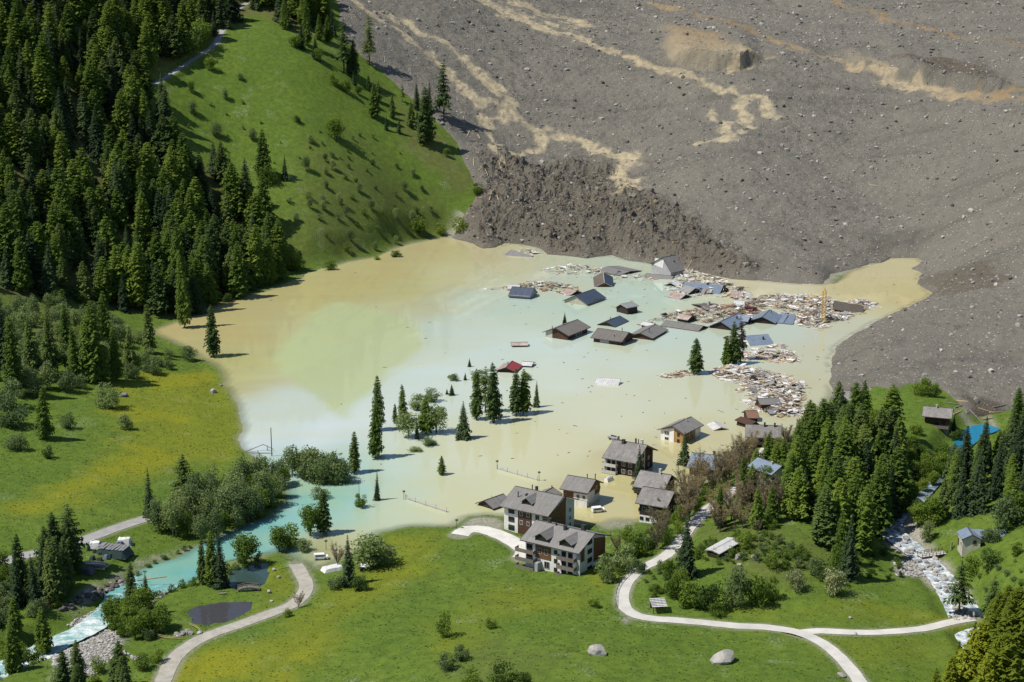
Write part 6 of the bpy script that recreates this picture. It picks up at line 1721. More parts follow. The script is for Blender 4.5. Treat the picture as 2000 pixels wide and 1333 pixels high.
TR = {}
def reg(kind, crown_vf, mat, trunk, name, cat):
    me = mesh_np('crown', crown_vf[0], crown_vf[1], M[mat], False)
    TR.setdefault(kind, []).append((me, trunk, name, cat))
for s in range(9): reg('larch', conifer(s, 'larch', 42, 9), 'larch', trunk_mesh('trunk', .93, .013, M['bark'], seed=s), 'larch_tree', 'larch')
for s in range(3): reg('larch_bright', conifer(s + 10, 'larch', 46, 10), 'larch_bright', trunk_mesh('trunk', .93, .013, M['bark'], seed=s), 'larch_tree', 'larch')
for s in range(4): reg('larch_dull', conifer(20 + s, 'larch', 40, 9), 'larch_dull', trunk_mesh('trunk', .93, .013, M['bark'], seed=s), 'conifer_tree', 'conifer')
for s in range(3): reg('thin', conifer(40 + s, 'thin', 26, 7), 'larch_dull', trunk_mesh('trunk', .95, .012, M['bark'], seed=s), 'conifer_tree', 'conifer')
for s in range(5): reg('spruce', conifer(60 + s, 'spruce', 42, 10), 'spruce', trunk_mesh('trunk', .93, .014, M['bark'], seed=s), 'spruce_tree', 'spruce')
for s in range(4):
    v, f, C = broadleaf(100 + s, 22, 80, .32, .14, .032, 1.35); reg('alder', (v, f), 'leaf_grey', limbs(C, M['bark_grey'], 'trunk', .28, .018, s), 'alder_tree', 'tree')
for s in range(3):
    v, f, C = broadleaf(120 + s, 18, 130, .46, .2, .036); reg('tree', (v, f), 'leaf', limbs(C, M['bark'], 'trunk', .22, .026, s), 'broadleaf_tree', 'tree')
for mat_, kd in (('leaf', 'bush'), ('leaf_grey', 'bush_grey'), ('leaf_dark', 'bush_dark'), ('leaf_pale', 'bush_pale')):
    for s in range(3):
        v, f, C = broadleaf(140 + s + len(mat_) * 7, 15, 110, .62, .0, .045, 1.0); reg(kd, (v, f), mat_, limbs(C, M['bark'], 'stem', .08, .018, s), 'bush', 'bush')
for s in range(4):
    v, f, m_ = twiggy(170 + s); TR.setdefault('bud', []).append((mesh_np('crown', v, f, M['bud'], False), m_.mesh('trunk', M['bark_grey']), 'budding_tree', 'tree'))

def plant(kind, x, y, z, h, label, group=None, wide=1.0, tilt=None, var=None):
    me, tk, name, cat = TR[kind][random.randrange(len(TR[kind])) if var is None else var % len(TR[kind])]
    w = h * wide * random.uniform(.86, 1.14)
    rot = (random.gauss(0, .015), random.gauss(0, .015), random.uniform(0, 6.283)) if tilt is None else tilt
    t = thing(name, label, cat, (x, y, z - .02 * h), rot, group, (w, w, h))
    obj('crown', me, t); obj(tk.name.split('.')[0], tk, t)
    return t

def mh(px, py, hp, b):      # tree height in metres from its height in photo pixels
    return hp / (pxm(b[0], b[1], b[2]) * .95)

def tree_px(kind, px, py, hp, label, group=None, wide=1.0, tilt=None, lake=True, var=None):
    b = land(px, py, lake)
    if kind in ('larch', 'larch_dull', 'spruce'): wide *= .84
    return plant(kind, b[0], b[1], b[2], mh(px, py, hp, b), label, group, wide, tilt, var)

flabel = fgroup = None
LOW = []
def scatter(polypx, n, spacing, kinds, labelf, group, seed=0, lake_ok=False, hmul=1.0, far=None, low=False):
    """kinds: list of (weight, kind, hmin, hmax in metres, wide)"""
    r = np.random.default_rng(seed)
    poly = hits(polypx, A=ZS)
    (x0, y0), (x1, y1) = poly[:, :2].min(0), poly[:, :2].max(0)
    W = np.array([k[0] for k in kinds], float); W /= W.sum()
    mine = []; tries = 0; out = 0
    while out < n and tries < n * 60:
        tries += 1
        x, y = r.uniform(x0, x1), r.uniform(y0, y1)
        if sdpoly(np.array([x]), np.array([y]), poly[:, :2])[0] > 0: continue
        if any((x - a) ** 2 + (y - b) ** 2 < (spacing * r.uniform(.7, 1.15)) ** 2 for a, b in mine): continue
        if not lake_ok and float(bil(SD, gx, gy, np.array([x]), np.array([y]))[0]) < .5: continue
        mine.append((x, y)); out += 1
        _, kd, h0, h1, wd = kinds[r.choice(len(kinds), p=W)]
        hh_ = r.uniform(h0, h1) * hmul
        la = labelf(kd, x, y, hh_) if labelf is flabel else labelf(kd)
        gr = group(kd, x, y, hh_) if group is fgroup else group(kd) if callable(group) else group
        if low and kd.startswith('bush'):
            LOW.append((kd, x, y, float(surf(x, y)), hh_, hh_ * wd, r.uniform(0, 6.28), int(r.integers(0, 3)))); continue
        if far is not None and kd == 'larch' and y > far[0] and len(far[1]) < 85:
            far[1].append((x, y, float(surf(x, y)), hh_, hh_ * wd, r.uniform(0, 6.28), int(r.integers(0, 6)))); continue
        plant(kd, x, y, float(surf(x, y)), hh_, la, gr, wd)
        out += 0

# forest on the left slope
FAR = []
kn = {'larch': 'light green larch', 'larch_dull': 'dull green conifer', 'spruce': 'dark spruce'}
def fzone(x, y, h):
    px, py = proj(x, y, float(zat(x, y)))
    row = 'high up' if py < 170 else ('midway up' if py < 380 else 'low down')
    col = 'at its left edge' if px < 130 else ('in its middle' if px < 290 else 'at its right edge')
    return ('tall ' if h > 26 else 'short ' if h < 20 else '') , row, col
def flabel(k, x, y, h):
    s_, row, col = fzone(x, y, h)
    return '%s%s %s in the left slope forest, %s' % (s_, kn[k], row, col)
def fgroup(k, x, y, h):
    s_, row, col = fzone(x, y, h)
    return '%s%s, left forest %s %s' % (s_, kn[k], row, col)
scatter(FOREST, 490, 5.5, [(4.4, 'larch', 19, 33, 1.3), (1.6, 'larch_dull', 19, 29, 1.3), (3.4, 'spruce', 16, 29, 1.15)], flabel, fgroup, 11, far=(1000, FAR))
VV = []; FF = []; nv = 0
for x, y, z, h_, w_, a_, k_ in FAR:
    me = TR['larch'][k_][0]
    co = np.empty(len(me.vertices) * 3, np.float32); me.vertices.foreach_get('co', co); co = co.reshape(-1, 3)
    fi = np.empty(len(me.loops), np.int32); me.loops.foreach_get('vertex_index', fi); fi = fi.reshape(-1, 3)
    ca, sa = math.cos(a_), math.sin(a_)
    VV.append(np.stack([(co[:, 0] * ca - co[:, 1] * sa) * w_ + x, (co[:, 0] * sa + co[:, 1] * ca) * w_ + y, co[:, 2] * h_ + z], 1)); FF.append(fi + nv); nv += len(co)
meta(obj('far_larch_forest', mesh_np('far_larch_forest', np.concatenate(VV), np.concatenate(FF), M['larch'], False)), 'farthest larches at the top of the left forest', 'forest', kind='stuff')
scatter([(60,590),(250,610),(420,600),(560,548),(560,530),(400,585),(250,585),(60,565)], 34, 4.5, [(1, 'bush', 4, 8, 1.0), (1, 'tree', 6, 10, 1.0), (1, 'bush_dark', 4, 7, 1.0)], lambda k: {'bush': 'green bush at the foot of the left forest', 'tree': 'small broadleaf tree at the foot of the left forest', 'bush_dark': 'dark bush at the foot of the left forest'}[k], lambda k: k + ' row at the forest foot', 12)
# scrub with trees between forest and meadow
SCRUB = [(-60,600),(60,600),(150,620),(250,650),(310,690),(370,700),(385,712),(300,735),(220,745),(120,770),(0,790),(-60,790)]
scatter(SCRUB, 150, 3.5, [(5, 'bush_grey', 4, 7.5, 1.0), (2.5, 'alder', 8, 12, 1.0), (1, 'bush', 3.5, 6, 1.0)], lambda k: {'bush_grey': 'grey green willow bush in the scrub left of the lake', 'alder': 'grey green alder in the scrub left of the lake', 'bush': 'fresh green bush in the scrub left of the lake'}[k], lambda k: k + ' of the left scrub', 13)
for px, py, h, kd in [(185,748,160,'larch'),(150,745,110,'larch'),(228,745,110,'larch'),(100,735,130,'larch_dull'),(30,770,150,'larch'),(62,740,120,'larch_dull'),(290,690,95,'larch_dull'),(130,690,100,'larch'),(5,720,130,'spruce'),(205,690,120,'larch'),(255,720,80,'larch_dull')]:
    tree_px(kd, px, py, h, {'larch': 'tall bright larch rising from the grey scrub left of the lake', 'larch_dull': 'tall dull conifer rising from the grey scrub left of the lake'}[kd] if kd != 'spruce' else 'tall spruce at the far left edge of the scrub', 'tall %s of the left scrub' % kd if kd != 'spruce' else None)
for px, py, h, kd, lb, wd in [
 (88,858,100,'larch','lone larch on the left meadow beside small bushes',1.15),(215,798,55,'bush_grey','grey bush with boulder on the left meadow',.8),(248,838,32,'bush_grey','bare looking bush at the path on the left meadow',.9),
 (132,838,34,'bush_grey','small grey bush right of the lone meadow larch',.9),(95,897,26,'bush_dark','little dark bush on the left meadow',.9),(20,835,60,'bush_grey','big grey bush at the left edge of the meadow',.9),(30,880,34,'bush_grey','low bush at the left edge above the flower field',1.4),(10,795,60,'bush_grey','grey bush below the scrub at the left edge',.9),
 (418,698,102,'larch_dull','broad conifer standing alone in the ochre water',1.3),(361,641,150,'larch','slim tall larch with bare foot in the ochre water',.72),(349,606,178,'larch','tall twin topped larch at the forest edge',.8),
 # hill meadow
 (322,97,30,'bush','round bush under the forest above the hill track',.8),(371,104,60,'bush_dark','big round dark tree beside the hill track',.75),(390,95,58,'tree','broadleaf tree behind the big round dark tree',.8),(259,128,30,'bush','round bush left of the hill track',.8),(275,164,46,'tree','yellow green tree left of the hill track',.8),(412,140,28,'tree','spreading tree right of the hill track',1.0),(472,158,14,'bush_grey','small bush on the upper hill meadow',1.1),(374,182,24,'tree','low tree below the hill track',1.0),(439,196,24,'alder','thin tree casting a long shadow on the hill meadow',1.0),(378,224,26,'alder','thin pale tree at the forest edge on the hill',1.1),(581,240,14,'bush_dark','small dark bush in the middle of the hill meadow',1.2),(657,276,48,'tree','broad tree on the right hill meadow',1.0),(610,282,18,'bush_grey','low bush left of the broad hill tree',1.0),(493,276,26,'alder','bare looking thin tree on the hill meadow',1.0),(424,270,30,'alder','pale thin tree by the forest corner',1.1),
 (514,348,92,'larch','larch standing alone below the hill meadow',1.1),(557,352,48,'spruce','dark spruce right of the lone hill larch',1.1),(523,362,34,'bush','bush at the foot of the lone hill larch',1.0),(579,95,26,'tree','tree at the upper right of the hill meadow',1.1),(600,90,90,'larch','tall larch at the top right of the hill',.9),(622,122,28,'tree','wide tree at the slide edge on the hill',1.1),(652,166,28,'bush','round bush at the slide edge, upper of two',.8),(675,180,26,'bush','round bush at the slide edge, lower of two',.8),(731,230,66,'larch','single dense larch on the right hill meadow',1.45),
 (722,128,98,'thin','tall bare stemmed conifer on the slide edge, upper',1.1),(867,236,116,'thin','tall bare stemmed conifer on the slide edge, lower',1.0),(672,142,100,'thin','conifer at the upper slide margin',1.2),(690,150,70,'larch_dull','dull conifer at the upper slide margin',1.1),(832,284,110,'larch_dull','conifer with dark skirt at the slide margin',1.15),(815,214,58,'spruce','dark spruce at the slide margin, left of a pair',1.1),(838,220,62,'spruce','dark spruce at the slide margin, right of a pair',1.0),(786,200,34,'thin','small thin conifer near the slide margin',1.2),(755,255,30,'spruce','small spruce in the hedge on the hill, left',1.2),(778,260,30,'spruce','small spruce in the hedge on the hill, right',1.3),(935,380,24,'bush','round green bush at the slide corner',1.0),(895,455,30,'bush','green bush at the far lake corner, right',1.0),(862,460,26,'bush','green bush at the far lake corner, left',1.0),(820,460,36,'tree','small tree at the far lake shore',1.0),
 (645,528,18,'bush','drowned bush by the far left shore',1.6),(772,502,14,'bush','low drowned bush off the far shore',1.6),(738,508,8,'bush','tiny drowned bush at the far shore',1.6),(578,528,44,'bush','pale bush on the shore beside the forest',1.0)]:
    tree_px(kd, px, py, h, lb, None, wd)
scatter([(560,330),(640,300),(700,310),(790,330),(880,400),(840,450),(700,500),(600,500),(560,430)], 46, 8, [(3, 'bush', 2.2, 5.5, .9), (2, 'bush_grey', 2, 4.5, .9), (3, 'alder', 5, 9, 1.0), (1, 'bush_dark', 2.5, 4, .9)], lambda k: {'bush': 'green bush on the dry lower hill above the lake', 'bush_grey': 'grey bush on the dry lower hill above the lake', 'alder': 'thin tree on the dry lower hill above the lake', 'bush_dark': 'dark bush on the dry lower hill above the lake'}[k], lambda k: k + ' on the lower hill', 14, low=True)
scatter([(330,200),(470,200),(560,270),(720,250),(800,310),(640,320),(480,340),(360,300)], 26, 11, [(3, 'bush_grey', 1.5, 3.0, .9), (2, 'bush', 1.5, 3, .9)], lambda k: {'bush_grey': 'tiny grey bush dotted on the open hill meadow', 'bush': 'tiny green bush dotted on the open hill meadow'}[k], lambda k: k + ' dots on the hill meadow', 15, low=True)
scatter([(540,20),(640,20),(650,60),(690,150),(640,140),(560,80)], 14, 6, [(1, 'larch', 14, 24, 1.0), (1, 'spruce', 12, 20, 1.0)], lambda k: {'larch': 'larch at the upper right corner of the hill', 'spruce': 'spruce at the upper right corner of the hill'}[k], lambda k: k + ' at the hill corner', 16)

scatter([(655,110),(690,140),(760,190),(830,250),(880,310),(840,300),(760,240),(690,180)], 15, 6, [(2, 'larch_dull', 9, 17, 1.0), (1, 'spruce', 8, 14, 1.0), (2, 'tree', 4, 7, 1.0)], lambda k: {'larch_dull': 'dull conifer in the tree line along the slide edge of the hill', 'spruce': 'spruce in the tree line along the slide edge of the hill', 'tree': 'small broadleaf tree along the slide edge of the hill'}[k], lambda k: k + ' along the slide edge', 39)
# trees standing in the flood
for px, py, h, kd, lb, wd in [
 (738,842,108,'larch_dull','upper of two tall slim conifers stacked left of the tree island',.95),(733,896,112,'larch','lower of two tall slim larches stacked left of the tree island',.95),(693,926,82,'larch_dull','dense conifer left of the tallest water conifer',1.05),(736,978,60,'spruce','small conifer in the turquoise shallows',.95),(863,929,38,'larch_dull','small lone conifer in the near open water',1.5),(906,858,74,'spruce','broad dark spruce in front of the tree island',1.35),
 (788,822,72,'larch_dull','left conifer of the tree island',1.0),(772,828,40,'larch_dull','short conifer at the left edge of the tree island',1.2),(815,802,34,'bush_grey','grey bush at the back of the tree island',1.0),(845,785,28,'bush_grey','low bush at the back right of the tree island',1.0),(798,856,50,'alder','round alder at the front of the tree island',1.3),(814,858,46,'spruce','dark little spruce at the front of the tree island',.9),(832,848,76,'larch','right larch of the tree island',1.2),(852,846,58,'alder','alder at the right of the tree island',1.2),(840,870,14,'bush_grey','low drowned bush before the tree island',2.2),(810,882,9,'bush_grey','drowned scrub strip before the tree island',3.2),
 (931,820,100,'larch_dull','left conifer of the water grove',1.1),(948,806,92,'thin','thin conifer in the middle of the water grove',1.1),(965,826,118,'larch_dull','tallest conifer of the water grove',1.0),(934,748,26,'bush','fresh green crown behind the water grove',1.1),(1008,812,92,'larch_dull','left of two conifers right of the water grove',1.1),(1022,810,88,'larch','right of two larches right of the water grove',1.1),(1048,796,52,'spruce','slim spruce at the right end of the water grove',.9),(1030,742,14,'bush_grey','drowned bush behind the water grove',1.6),
 (917,717,17,'spruce','spruce tip behind the water grove',1.6),(886,744,18,'bush_grey','drowned bush beside the spruce tip',1.2),(909,743,15,'spruce','tiny spruce tip beside the drowned bush',1.6),(882,773,22,'spruce','small spruce tip in the middle of the lake',1.5),(873,771,11,'spruce','tiniest spruce tip in the middle of the lake',1.5),
 (1103,634,24,'spruce','spruce top behind the brown chalet with cream corner',1.2),(1360,730,70,'larch_dull','lone conifer standing in water left of the driftwood raft',1.5),(1418,714,58,'larch','left conifer at the driftwood raft',1.2),(1434,712,84,'larch_dull','tall conifer at the driftwood raft',1.0),
 (1248,960,92,'spruce','tall spruce in front of the large weathered chalet',1.25),(1336,908,66,'spruce','dark slim spruce beside the white and honey house',1.25),
 (606,1048,64,'tree','tree in the shallows left of a conifer pair',.8),(632,1044,90,'larch_dull','conifer in the shallows beside the drowned road',1.15),(705,992,30,'bush','round bush around the slender pole in blue water',1.0),(626,976,24,'bush_grey','drowned bush in the green shallows',1.3),(545,1078,54,'tree','leafy tree at the river mouth',.85),(572,1070,46,'bush','bush on the spit at the river mouth',.9),(595,1078,26,'bush_grey','grey bush on the spit at the drowned road',1.1),(478,1110,70,'tree','broadleaf tree on the river bank right of the spruces',.9),
 (396,1142,95,'larch_dull','slim conifer left of the big river spruce',.85),(414,1146,112,'larch','larch beside the big river spruce',.8),(430,1148,116,'spruce','big dark spruce at the flooded hollow',1.0),(255,1205,108,'larch_dull','conifer on the near river bank',.95),(288,1202,84,'spruce','dark spruce on the near river bank',1.0),(140,1112,130,'thin','tall open conifer by the asphalt road',1.5),(103,1172,125,'larch_dull','conifer below the asphalt road',1.1),(293,1012,100,'spruce','conifer at the road among the alders',1.05),(360,985,100,'thin','open conifer above the alder row',1.6),
 (530,990,18,'bush_grey','drowned reedy bush in the river mouth',2.0),(500,1010,20,'bush','low drowned bush beside the alder row',2.0),
 (682,1143,100,'spruce','dark conifer at the flooded road trees',1.15),(722,1112,72,'alder','spreading grey tree at the flooded road',1.3),(744,1105,54,'bush_grey','bush right of the spreading grey tree',.9),(660,1110,50,'bud','brown bare tree left of the road conifer',1.0),(700,1155,34,'bush_dark','dark bush under the road conifer',1.1),(655,1150,30,'bush_grey','grey bush at the gravel road bend',1.3),(583,1190,34,'bud','bare shrub at the gravel road edge',1.1),(560,1206,18,'bush','low green bush at the gravel road edge',1.1)]:
    tree_px(kd, px, py, h, lb, None, wd)
# dead leaning spruce
b = P(1452, 700, 0); h_ = mh(0, 0, 95, b)
t_ = thing('dead_spruce', 'bare dead spruce leaning over the driftwood raft', 'spruce', b - np.array([0, 0, .5]), (R(4), R(-19), 1.0), None, (h_ * .8, h_ * .8, h_))
obj('crown', mesh_np('crown', *conifer(99, 'thin', 22, 6), M['deadtwig'], False), t_); obj('trunk', trunk_mesh('trunk', .95, .014, M['bark'], seed=4), t_)

# alder rows at the outlet
scatter([(568,930),(600,925),(668,935),(672,945),(620,950),(585,935)], 16, 3.0, [(1, 'alder', 10, 14, .85)], lambda k: 'alder in the dense clump standing in the outlet water', 'alders of the outlet clump', 17, True)
scatter([(300,1045),(335,1052),(400,1066),(440,1046),(480,1030),(520,1005),(560,968),(553,945),(490,955),(420,985),(340,1005)], 46, 3.8, [(5, 'alder', 8.5, 14, .85), (1.4, 'tree', 7, 10, .8)], lambda k: 'grey green alder in the long row at the river outlet' if k == 'alder' else 'fuller tree in the long row at the river outlet', lambda k: k + ' row at the river outlet', 18, True)
# river bushes, lower left
scatter([(-40,1120),(60,1110),(140,1120),(150,1140),(120,1190),(80,1220),(-40,1230)], 34, 4.2, [(2, 'bush_grey', 4, 7, .9), (1, 'bush', 4, 7, .9), (1.2, 'larch_dull', 14, 20, 1.0), (1, 'spruce', 12, 18, .9)], lambda k: {'bush_grey': 'grey bush under the conifers at the lower left', 'bush': 'green bush under the conifers at the lower left', 'larch_dull': 'conifer in the grove at the lower left edge', 'spruce': 'spruce in the grove at the lower left edge'}[k], lambda k: k + ' of the lower left grove', 19)
scatter([(-40,1260),(60,1230),(95,1240),(60,1330),(-40,1400)], 12, 4.2, [(1, 'larch', 11, 17, 1.0), (1, 'bush', 4, 7, .9)], lambda k: {'larch': 'bright larch in the bottom left corner', 'bush': 'bush in the bottom left corner'}[k], lambda k: k + ' of the bottom left corner', 20)
scatter([(215,1200),(300,1205),(330,1230),(300,1260),(225,1245)], 22, 3.4, [(2, 'tree', 6, 10, .9), (2, 'bush', 3.5, 6, .9), (1, 'bush_grey', 3, 5, .9)], lambda k: {'tree': 'leafy tree in the thicket beside the rapids', 'bush': 'green bush in the thicket beside the rapids', 'bush_grey': 'grey bush in the thicket beside the rapids'}[k], lambda k: k + ' of the rapids thicket', 21)
scatter([(120,1310),(200,1300),(290,1275),(310,1300),(290,1400),(100,1420)], 20, 4.0, [(1, 'larch_dull', 9, 14, 1.1), (2, 'bush', 2.5, 5, .9), (1.5, 'bush_grey', 2.5, 5, .9)], lambda k: {'larch_dull': 'conifer at the bottom edge left of the gravel road', 'bush': 'green bush at the bottom edge left of the gravel road', 'bush_grey': 'grey bush at the bottom edge left of the gravel road'}[k], lambda k: k + ' at the bottom edge', 22)
scatter([(400,1130),(460,1100),(520,1095),(520,1100),(440,1125),(340,1160),(300,1175),(290,1165)], 20, 3.0, [(1, 'bush_grey', 1.8, 3.5, 1.0), (1, 'bush', 1.5, 3, 1.0)], lambda k: {'bush_grey': 'grey bush lining the turquoise river', 'bush': 'green bush lining the turquoise river'}[k], lambda k: k + ' lining the turquoise river', 23, low=True)
scatter([(260,1120),(380,1068),(385,1074),(270,1130)], 9, 3.5, [(1, 'bush_grey', 1.0, 2.0, 1.2)], lambda k: 'low bush on the earth bank of the river', 'bushes on the earth bank', 24, low=True)

# wooded knoll
KNOLL = [(1548,930),(1570,880),(1620,850),(1700,830),(1740,860),(1760,930),(1745,1000),(1735,1050),(1690,1085),(1630,1085),(1580,1060),(1545,1000)]
scatter(KNOLL, 72, 4.8, [(5, 'larch', 15, 24, 1.3), (1.3, 'larch_dull', 14, 21, 1.3), (1, 'spruce', 13, 19, 1.05), (.8, 'tree', 8, 12, .9)], lambda k: {'larch': 'bright larch in the wood on the knoll beside the torrent', 'larch_dull': 'dull conifer in the wood on the knoll beside the torrent', 'spruce': 'dark spruce in the wood on the knoll beside the torrent', 'tree': 'broadleaf tree in the wood on the knoll beside the torrent'}[k], lambda k: k + ' of the knoll wood', 25)
scatter([(1740,880),(1800,890),(1850,900),(1840,935),(1800,975),(1770,1000),(1740,990)], 26, 3.8, [(2, 'tree', 5, 9, .95), (1, 'bush_dark', 3, 6, .95)], lambda k: {'tree': 'small tree in the shaded torrent gully', 'bush_dark': 'dark bush in the shaded torrent gully'}[k], lambda k: k + ' of the torrent gully', 26)
RW = [(1850,960),(1880,930),(1930,905),(2010,880),(2080,900),(2080,1010),(2000,1010),(1930,1015),(1870,1010)]
scatter(RW, 46, 4.6, [(2, 'spruce', 15, 22, .95), (2, 'larch_dull', 13, 19, 1.1), (1.2, 'larch', 12, 18, 1.1)], lambda k: {'spruce': 'dark spruce in the wood right of the torrent', 'larch_dull': 'dull conifer in the wood right of the torrent', 'larch': 'bright larch in the wood right of the torrent'}[k], lambda k: k + ' of the right wood', 27)
scatter([(1900,895),(1955,880),(1975,835),(2060,815),(2060,880),(1960,905),(1900,915)], 22, 4.2, [(2, 'tree', 4, 6, .9), (1, 'bush', 3, 4.5, .9), (1, 'larch', 6, 9, 1.0)], lambda k: {'tree': 'leafy tree on the slope right of the blue pool', 'bush': 'green bush on the slope right of the blue pool', 'larch': 'larch on the slope right of the blue pool'}[k], lambda k: k + ' right of the blue pool', 28)
scatter([(1975,1010),(2070,1000),(2080,1240),(2010,1230),(1975,1150)], 14, 6, [(2, 'bush', 3, 6, .9), (1, 'larch_dull', 8, 14, 1.2)], lambda k: {'bush': 'bush on the steep green slope at the right edge', 'larch_dull': 'conifer on the steep green slope at the right edge'}[k], lambda k: k + ' on the right edge slope', 29)
# brown budding trees along the lane
scatter([(1268,1070),(1285,1035),(1300,1005),(1340,975),(1390,925),(1440,890),(1470,900),(1460,930),(1420,955),(1370,1000),(1320,1050),(1290,1085)], 42, 3.8, [(4, 'bud', 9, 13, 1.1), (1.6, 'bush', 3, 6, .9)], lambda k: 'brown budding tree below the lane behind the chalets' if k == 'bud' else 'green bush among the brown trees below the lane', lambda k: k + ' below the lane', 30)
scatter([(1400,1010),(1450,965),(1500,975),(1530,1000),(1520,1040),(1440,1050),(1390,1040)], 24, 4.2, [(5, 'bud', 8, 12, 1.15), (1, 'larch', 10, 14, 1.0), (1, 'bush', 3, 5, 1.0)], lambda k: {'bud': 'brown budding tree on the knoll above the lane', 'larch': 'young larch among the brown trees above the lane', 'bush': 'green bush among the brown trees above the lane'}[k], lambda k: k + ' above the lane', 31)
scatter([(1500,880),(1545,850),(1570,860),(1540,910),(1500,900)], 8, 4.0, [(3, 'bud', 7, 10, 1.05), (1, 'bush', 3, 5, .9)], lambda k: 'brown tree behind the small white house' if k == 'bud' else 'green bush behind the small white house', lambda k: k + ' behind the white house', 32)
for px, py, h, kd, lb, wd in [
 (1340,1128,128,'spruce','dark lone spruce beside the lane on the knoll',1.1),(1450,985,95,'larch','bright larch left of the small white house',1.1),(1655,1130,130,'spruce','dark spruce at the right foot of the knoll',1.15),(1640,1100,110,'larch','larch beside the dark spruce at the foot of the knoll',1.0),
 (1318,1168,60,'bush','leftmost bush of the hedge below the knoll',.75),(1345,1188,62,'bush','broad green bush of the hedge below the knoll',.8),(1382,1190,66,'bush_dark','dark bush of the hedge below the knoll',.8),(1430,1188,86,'bush_grey','large grey green bush in the hedge below the knoll',.62),(1476,1184,74,'bush','green bush right of the large grey bush',.7),(1505,1172,50,'bush','rightmost green bush of the hedge',.8),(1400,1205,30,'bush','small bush before the hedge',.9),(1552,1152,46,'bush_pale','blossoming bush, left of two on the knoll foot',.8),(1626,1158,56,'bush_pale','blossoming bush, right of two on the knoll foot',.85),(1510,1112,38,'bush','bush among the knoll rocks',.9),(1595,1130,40,'bush_grey','grey bush between the blossoming bushes',.9),(1640,1120,50,'bush','bright bush behind the right blossoming bush',.8),
 (1310,1130,44,'bush','bush between lane and spruce, left',.8),(1330,1150,40,'bush','bush between lane and spruce, right',.8),(1455,1072,34,'bush','bush beside the white roofed shed',.9),(1480,1045,30,'bud','bare shrub on the knoll top',1.1),(1285,1160,20,'bush','little bush beside the shelter',1.0),
 (1188,1140,60,'bush_grey','grey green bush at the gable of the nearest apartment house',.75),(1214,1118,64,'bush_grey','bush right of the apartment gable',.75),(1240,1090,60,'bush','bush on the bank between apartments and lane',.8),(1205,1085,44,'bud','bare shrub beside the apartment gable',1.0),(1258,1075,46,'bush_grey','bush under the brown trees by the lane',.8),(1228,1060,34,'bush','small bush on the green bank by the flood',.8),(1250,1120,34,'bush_grey','low bush beside the lane rail',.9),
 (871,1246,54,'bush','upright bush alone on the near meadow',.62),(900,1292,34,'bush_grey','faint grey bush on the near meadow',.9),(875,1310,36,'bush_grey','grey bush at the bottom of the near meadow',.9),(960,1228,22,'bush','low bush pair on the near meadow',1.3),(1160,1186,22,'bush','tiny bush on the slope below the apartments',.9),(985,1345,56,'bush_dark','dark bush at the bottom edge, left of two',1.0),(1025,1340,40,'bush_dark','dark bush at the bottom edge, right of two',1.0),(925,1345,44,'bush','green bush at the bottom edge of the meadow',1.0),
 (1800,772,38,'bush','yellow green tree on the mound beside the slide',1.1),(1822,775,30,'bush','green bush on the mound crest',1.0),(1790,850,26,'bush','bush at the chalet on the mound',.9),(1868,862,30,'bush_dark','dark bush right of the mound chalet',.8),(1862,850,40,'spruce','small spruce right of the mound chalet',1.3),(1985,850,92,'larch','bright larch at the right edge beside the slide',1.4),(1975,880,50,'tree','tree above the right wood',1.0),
 (1792,1032,56,'tree','leafy tree at the torrent bank',.9),(1820,1028,62,'tree','bushy tree between torrent and cottage',.9),(1840,1012,80,'larch_dull','conifer behind the torrent cottage',1.2),(1960,1042,72,'bush_grey','big grey bush beside the cottage wing',.85),(1938,1060,36,'bush_grey','grey bush at the cottage corner',.9),(1985,1020,70,'bush','big bush on the slope behind the cottage',.9),(1900,1122,40,'bush','bush on the grass below the cottage',.9),(1930,1110,44,'bush_dark','dark bush on the slope below the cottage',.9),(1812,1060,44,'alder','thin tree at the bridge end',.9),
 (1872,1204,112,'thin','thin open conifer at the lower torrent',1.5),(1937,1222,96,'thin','thin open conifer at the right end of the lane',1.5)]:
    tree_px(kd, px, py, h, lb, None, wd)
for i, (px, py, h) in enumerate([(1905,1400,190),(1940,1380,230),(1975,1400,260),(2010,1400,290),(1950,1440,210),(1850,1410,130),(1822,1420,120),(1990,1330,210),(2030,1330,240),(1920,1450,190),(1965,1340,160),(1885,1360,110),(1900,1300,90),(1930,1290,120),(1870,1330,80),(1960,1270,130)]):
    tree_px('larch_bright', px, py, h, 'bright larch crowding the bottom right corner', 'larches of the bottom right corner', 1.2)

scatter([(1440,975),(1470,930),(1500,890),(1540,900),(1545,960),(1500,985)], 9, 5, [(2, 'larch', 10, 16, 1.2), (1, 'tree', 6, 9, 1.0)], lambda k: {'larch': 'larch around the small white house on the knoll', 'tree': 'broadleaf tree around the small white house on the knoll'}[k], lambda k: k + ' around the white house', 38)
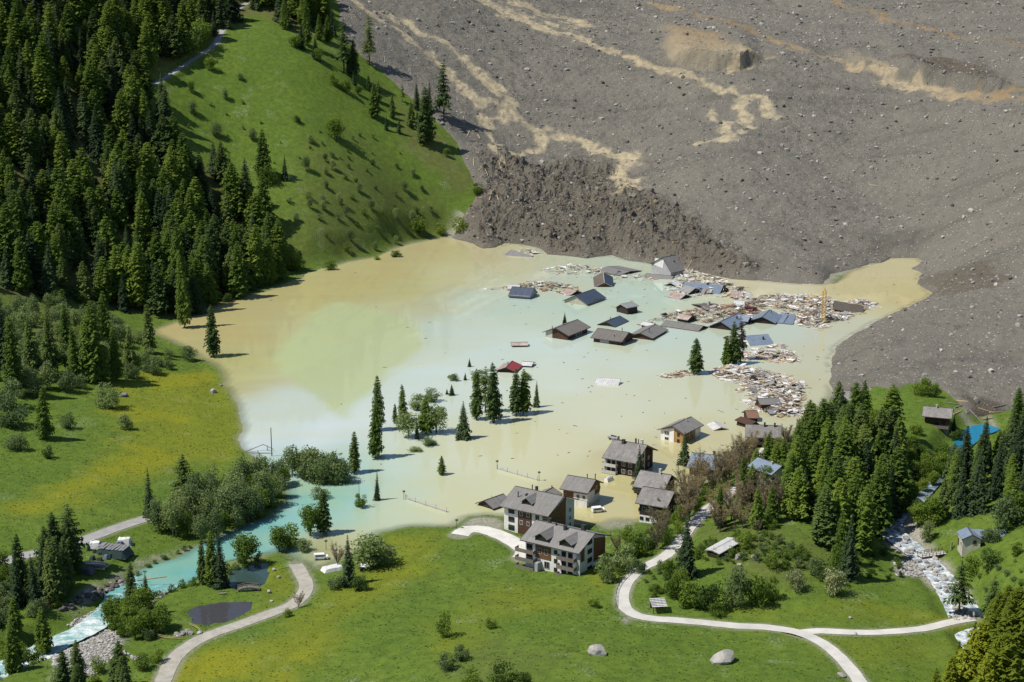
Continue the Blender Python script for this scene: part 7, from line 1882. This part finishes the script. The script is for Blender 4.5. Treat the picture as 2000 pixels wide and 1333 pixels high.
# low scrub on the knoll, the torrent banks and the lane sides
scatter([(1350,1090),(1400,1105),(1470,1100),(1540,1120),(1600,1110),(1560,1070),(1500,1045),(1440,1050),(1380,1060)], 75, 2.7, [(3, 'bush', 1.2, 3.4, 1.1), (1, 'bush_grey', 1.2, 3.0, 1.1), (1, 'bush_dark', 1, 2.4, 1.2)], lambda k: {'bush': 'low green shrub on the open knoll among the rocks', 'bush_grey': 'low grey shrub on the open knoll among the rocks', 'bush_dark': 'low dark shrub on the open knoll among the rocks'}[k], lambda k: 'low ' + k + ' on the knoll', 33, low=True)
scatter([(1250,1130),(1310,1100),(1335,1075),(1350,1110),(1300,1160),(1260,1175)], 22, 3.0, [(1, 'bush', 1.2, 2.8, 1.0), (1, 'bush_grey', 1.2, 2.6, 1.0)], lambda k: {'bush': 'green shrub on the bank inside the lane bend', 'bush_grey': 'grey shrub on the bank inside the lane bend'}[k], lambda k: k + ' inside the lane bend', 34, low=True)
scatter([(1590,1100),(1700,1090),(1745,1075),(1760,1130),(1700,1140),(1600,1150)], 26, 3.4, [(2, 'bush', 1.2, 3.0, 1.0), (1, 'bush_dark', 1.2, 3, 1.0)], lambda k: {'bush': 'green shrub at the shaded foot of the knoll wood', 'bush_dark': 'dark shrub at the shaded foot of the knoll wood'}[k], lambda k: k + ' at the wood foot', 35, low=True)
scatter([(1900,1130),(1960,1100),(2030,1060),(2050,1200),(1960,1200),(1920,1170)], 26, 4.0, [(2, 'bush', .8, 2.4, 1.1), (1, 'bush_grey', .8, 2.2, 1.1)], lambda k: {'bush': 'small green shrub on the rough right hand slope', 'bush_grey': 'small grey shrub on the rough right hand slope'}[k], lambda k: 'small ' + k + ' on the right slope', 36, low=True)
scatter([(1185,1150),(1250,1100),(1290,1055),(1265,1040),(1210,1085),(1180,1120)], 20, 3.2, [(2, 'bush', 1.5, 3.5, 1.0), (2, 'bush_grey', 1.5, 3.5, 1.0)], lambda k: {'bush': 'green shrub in the hedge between apartments and lane', 'bush_grey': 'grey shrub in the hedge between apartments and lane'}[k], lambda k: k + ' of the apartment hedge', 37, low=True)

# the smallest shrubs, one mass of low scrub
VV = []; FF = []; MI = []; nv = 0; lm = ['bush', 'bush_grey', 'bush_dark', 'bush_pale']
for kd, x, y, z, h_, w_, a_, k_ in LOW:
    me = TR[kd][k_ % len(TR[kd])][0]
    co = np.empty(len(me.vertices) * 3, np.float32); me.vertices.foreach_get('co', co); co = co.reshape(-1, 4, 3)[::3].copy()
    c_ = co.mean(1, keepdims=True); co = (c_ + (co - c_) * 1.5).reshape(-1, 3)
    ca, sa = math.cos(a_), math.sin(a_)
    VV.append(np.stack([(co[:, 0] * ca - co[:, 1] * sa) * w_ + x, (co[:, 0] * sa + co[:, 1] * ca) * w_ + y, co[:, 2] * h_ + z], 1))
    FF.append(np.arange(len(co)).reshape(-1, 4) + nv); nv += len(co); MI.append(np.full(len(co) // 4, lm.index(kd), np.int32))
me = mesh_np('low_scrub', np.concatenate(VV), np.concatenate(FF), None, False)
for m_ in ('leaf', 'leaf_grey', 'leaf_dark', 'leaf_pale'): me.materials.append(M[m_])
me.polygons.foreach_set('material_index', np.concatenate(MI))
meta(obj('low_scrub', me), 'small shrubs dotted over hill, knoll and banks', 'scrub', kind='stuff')
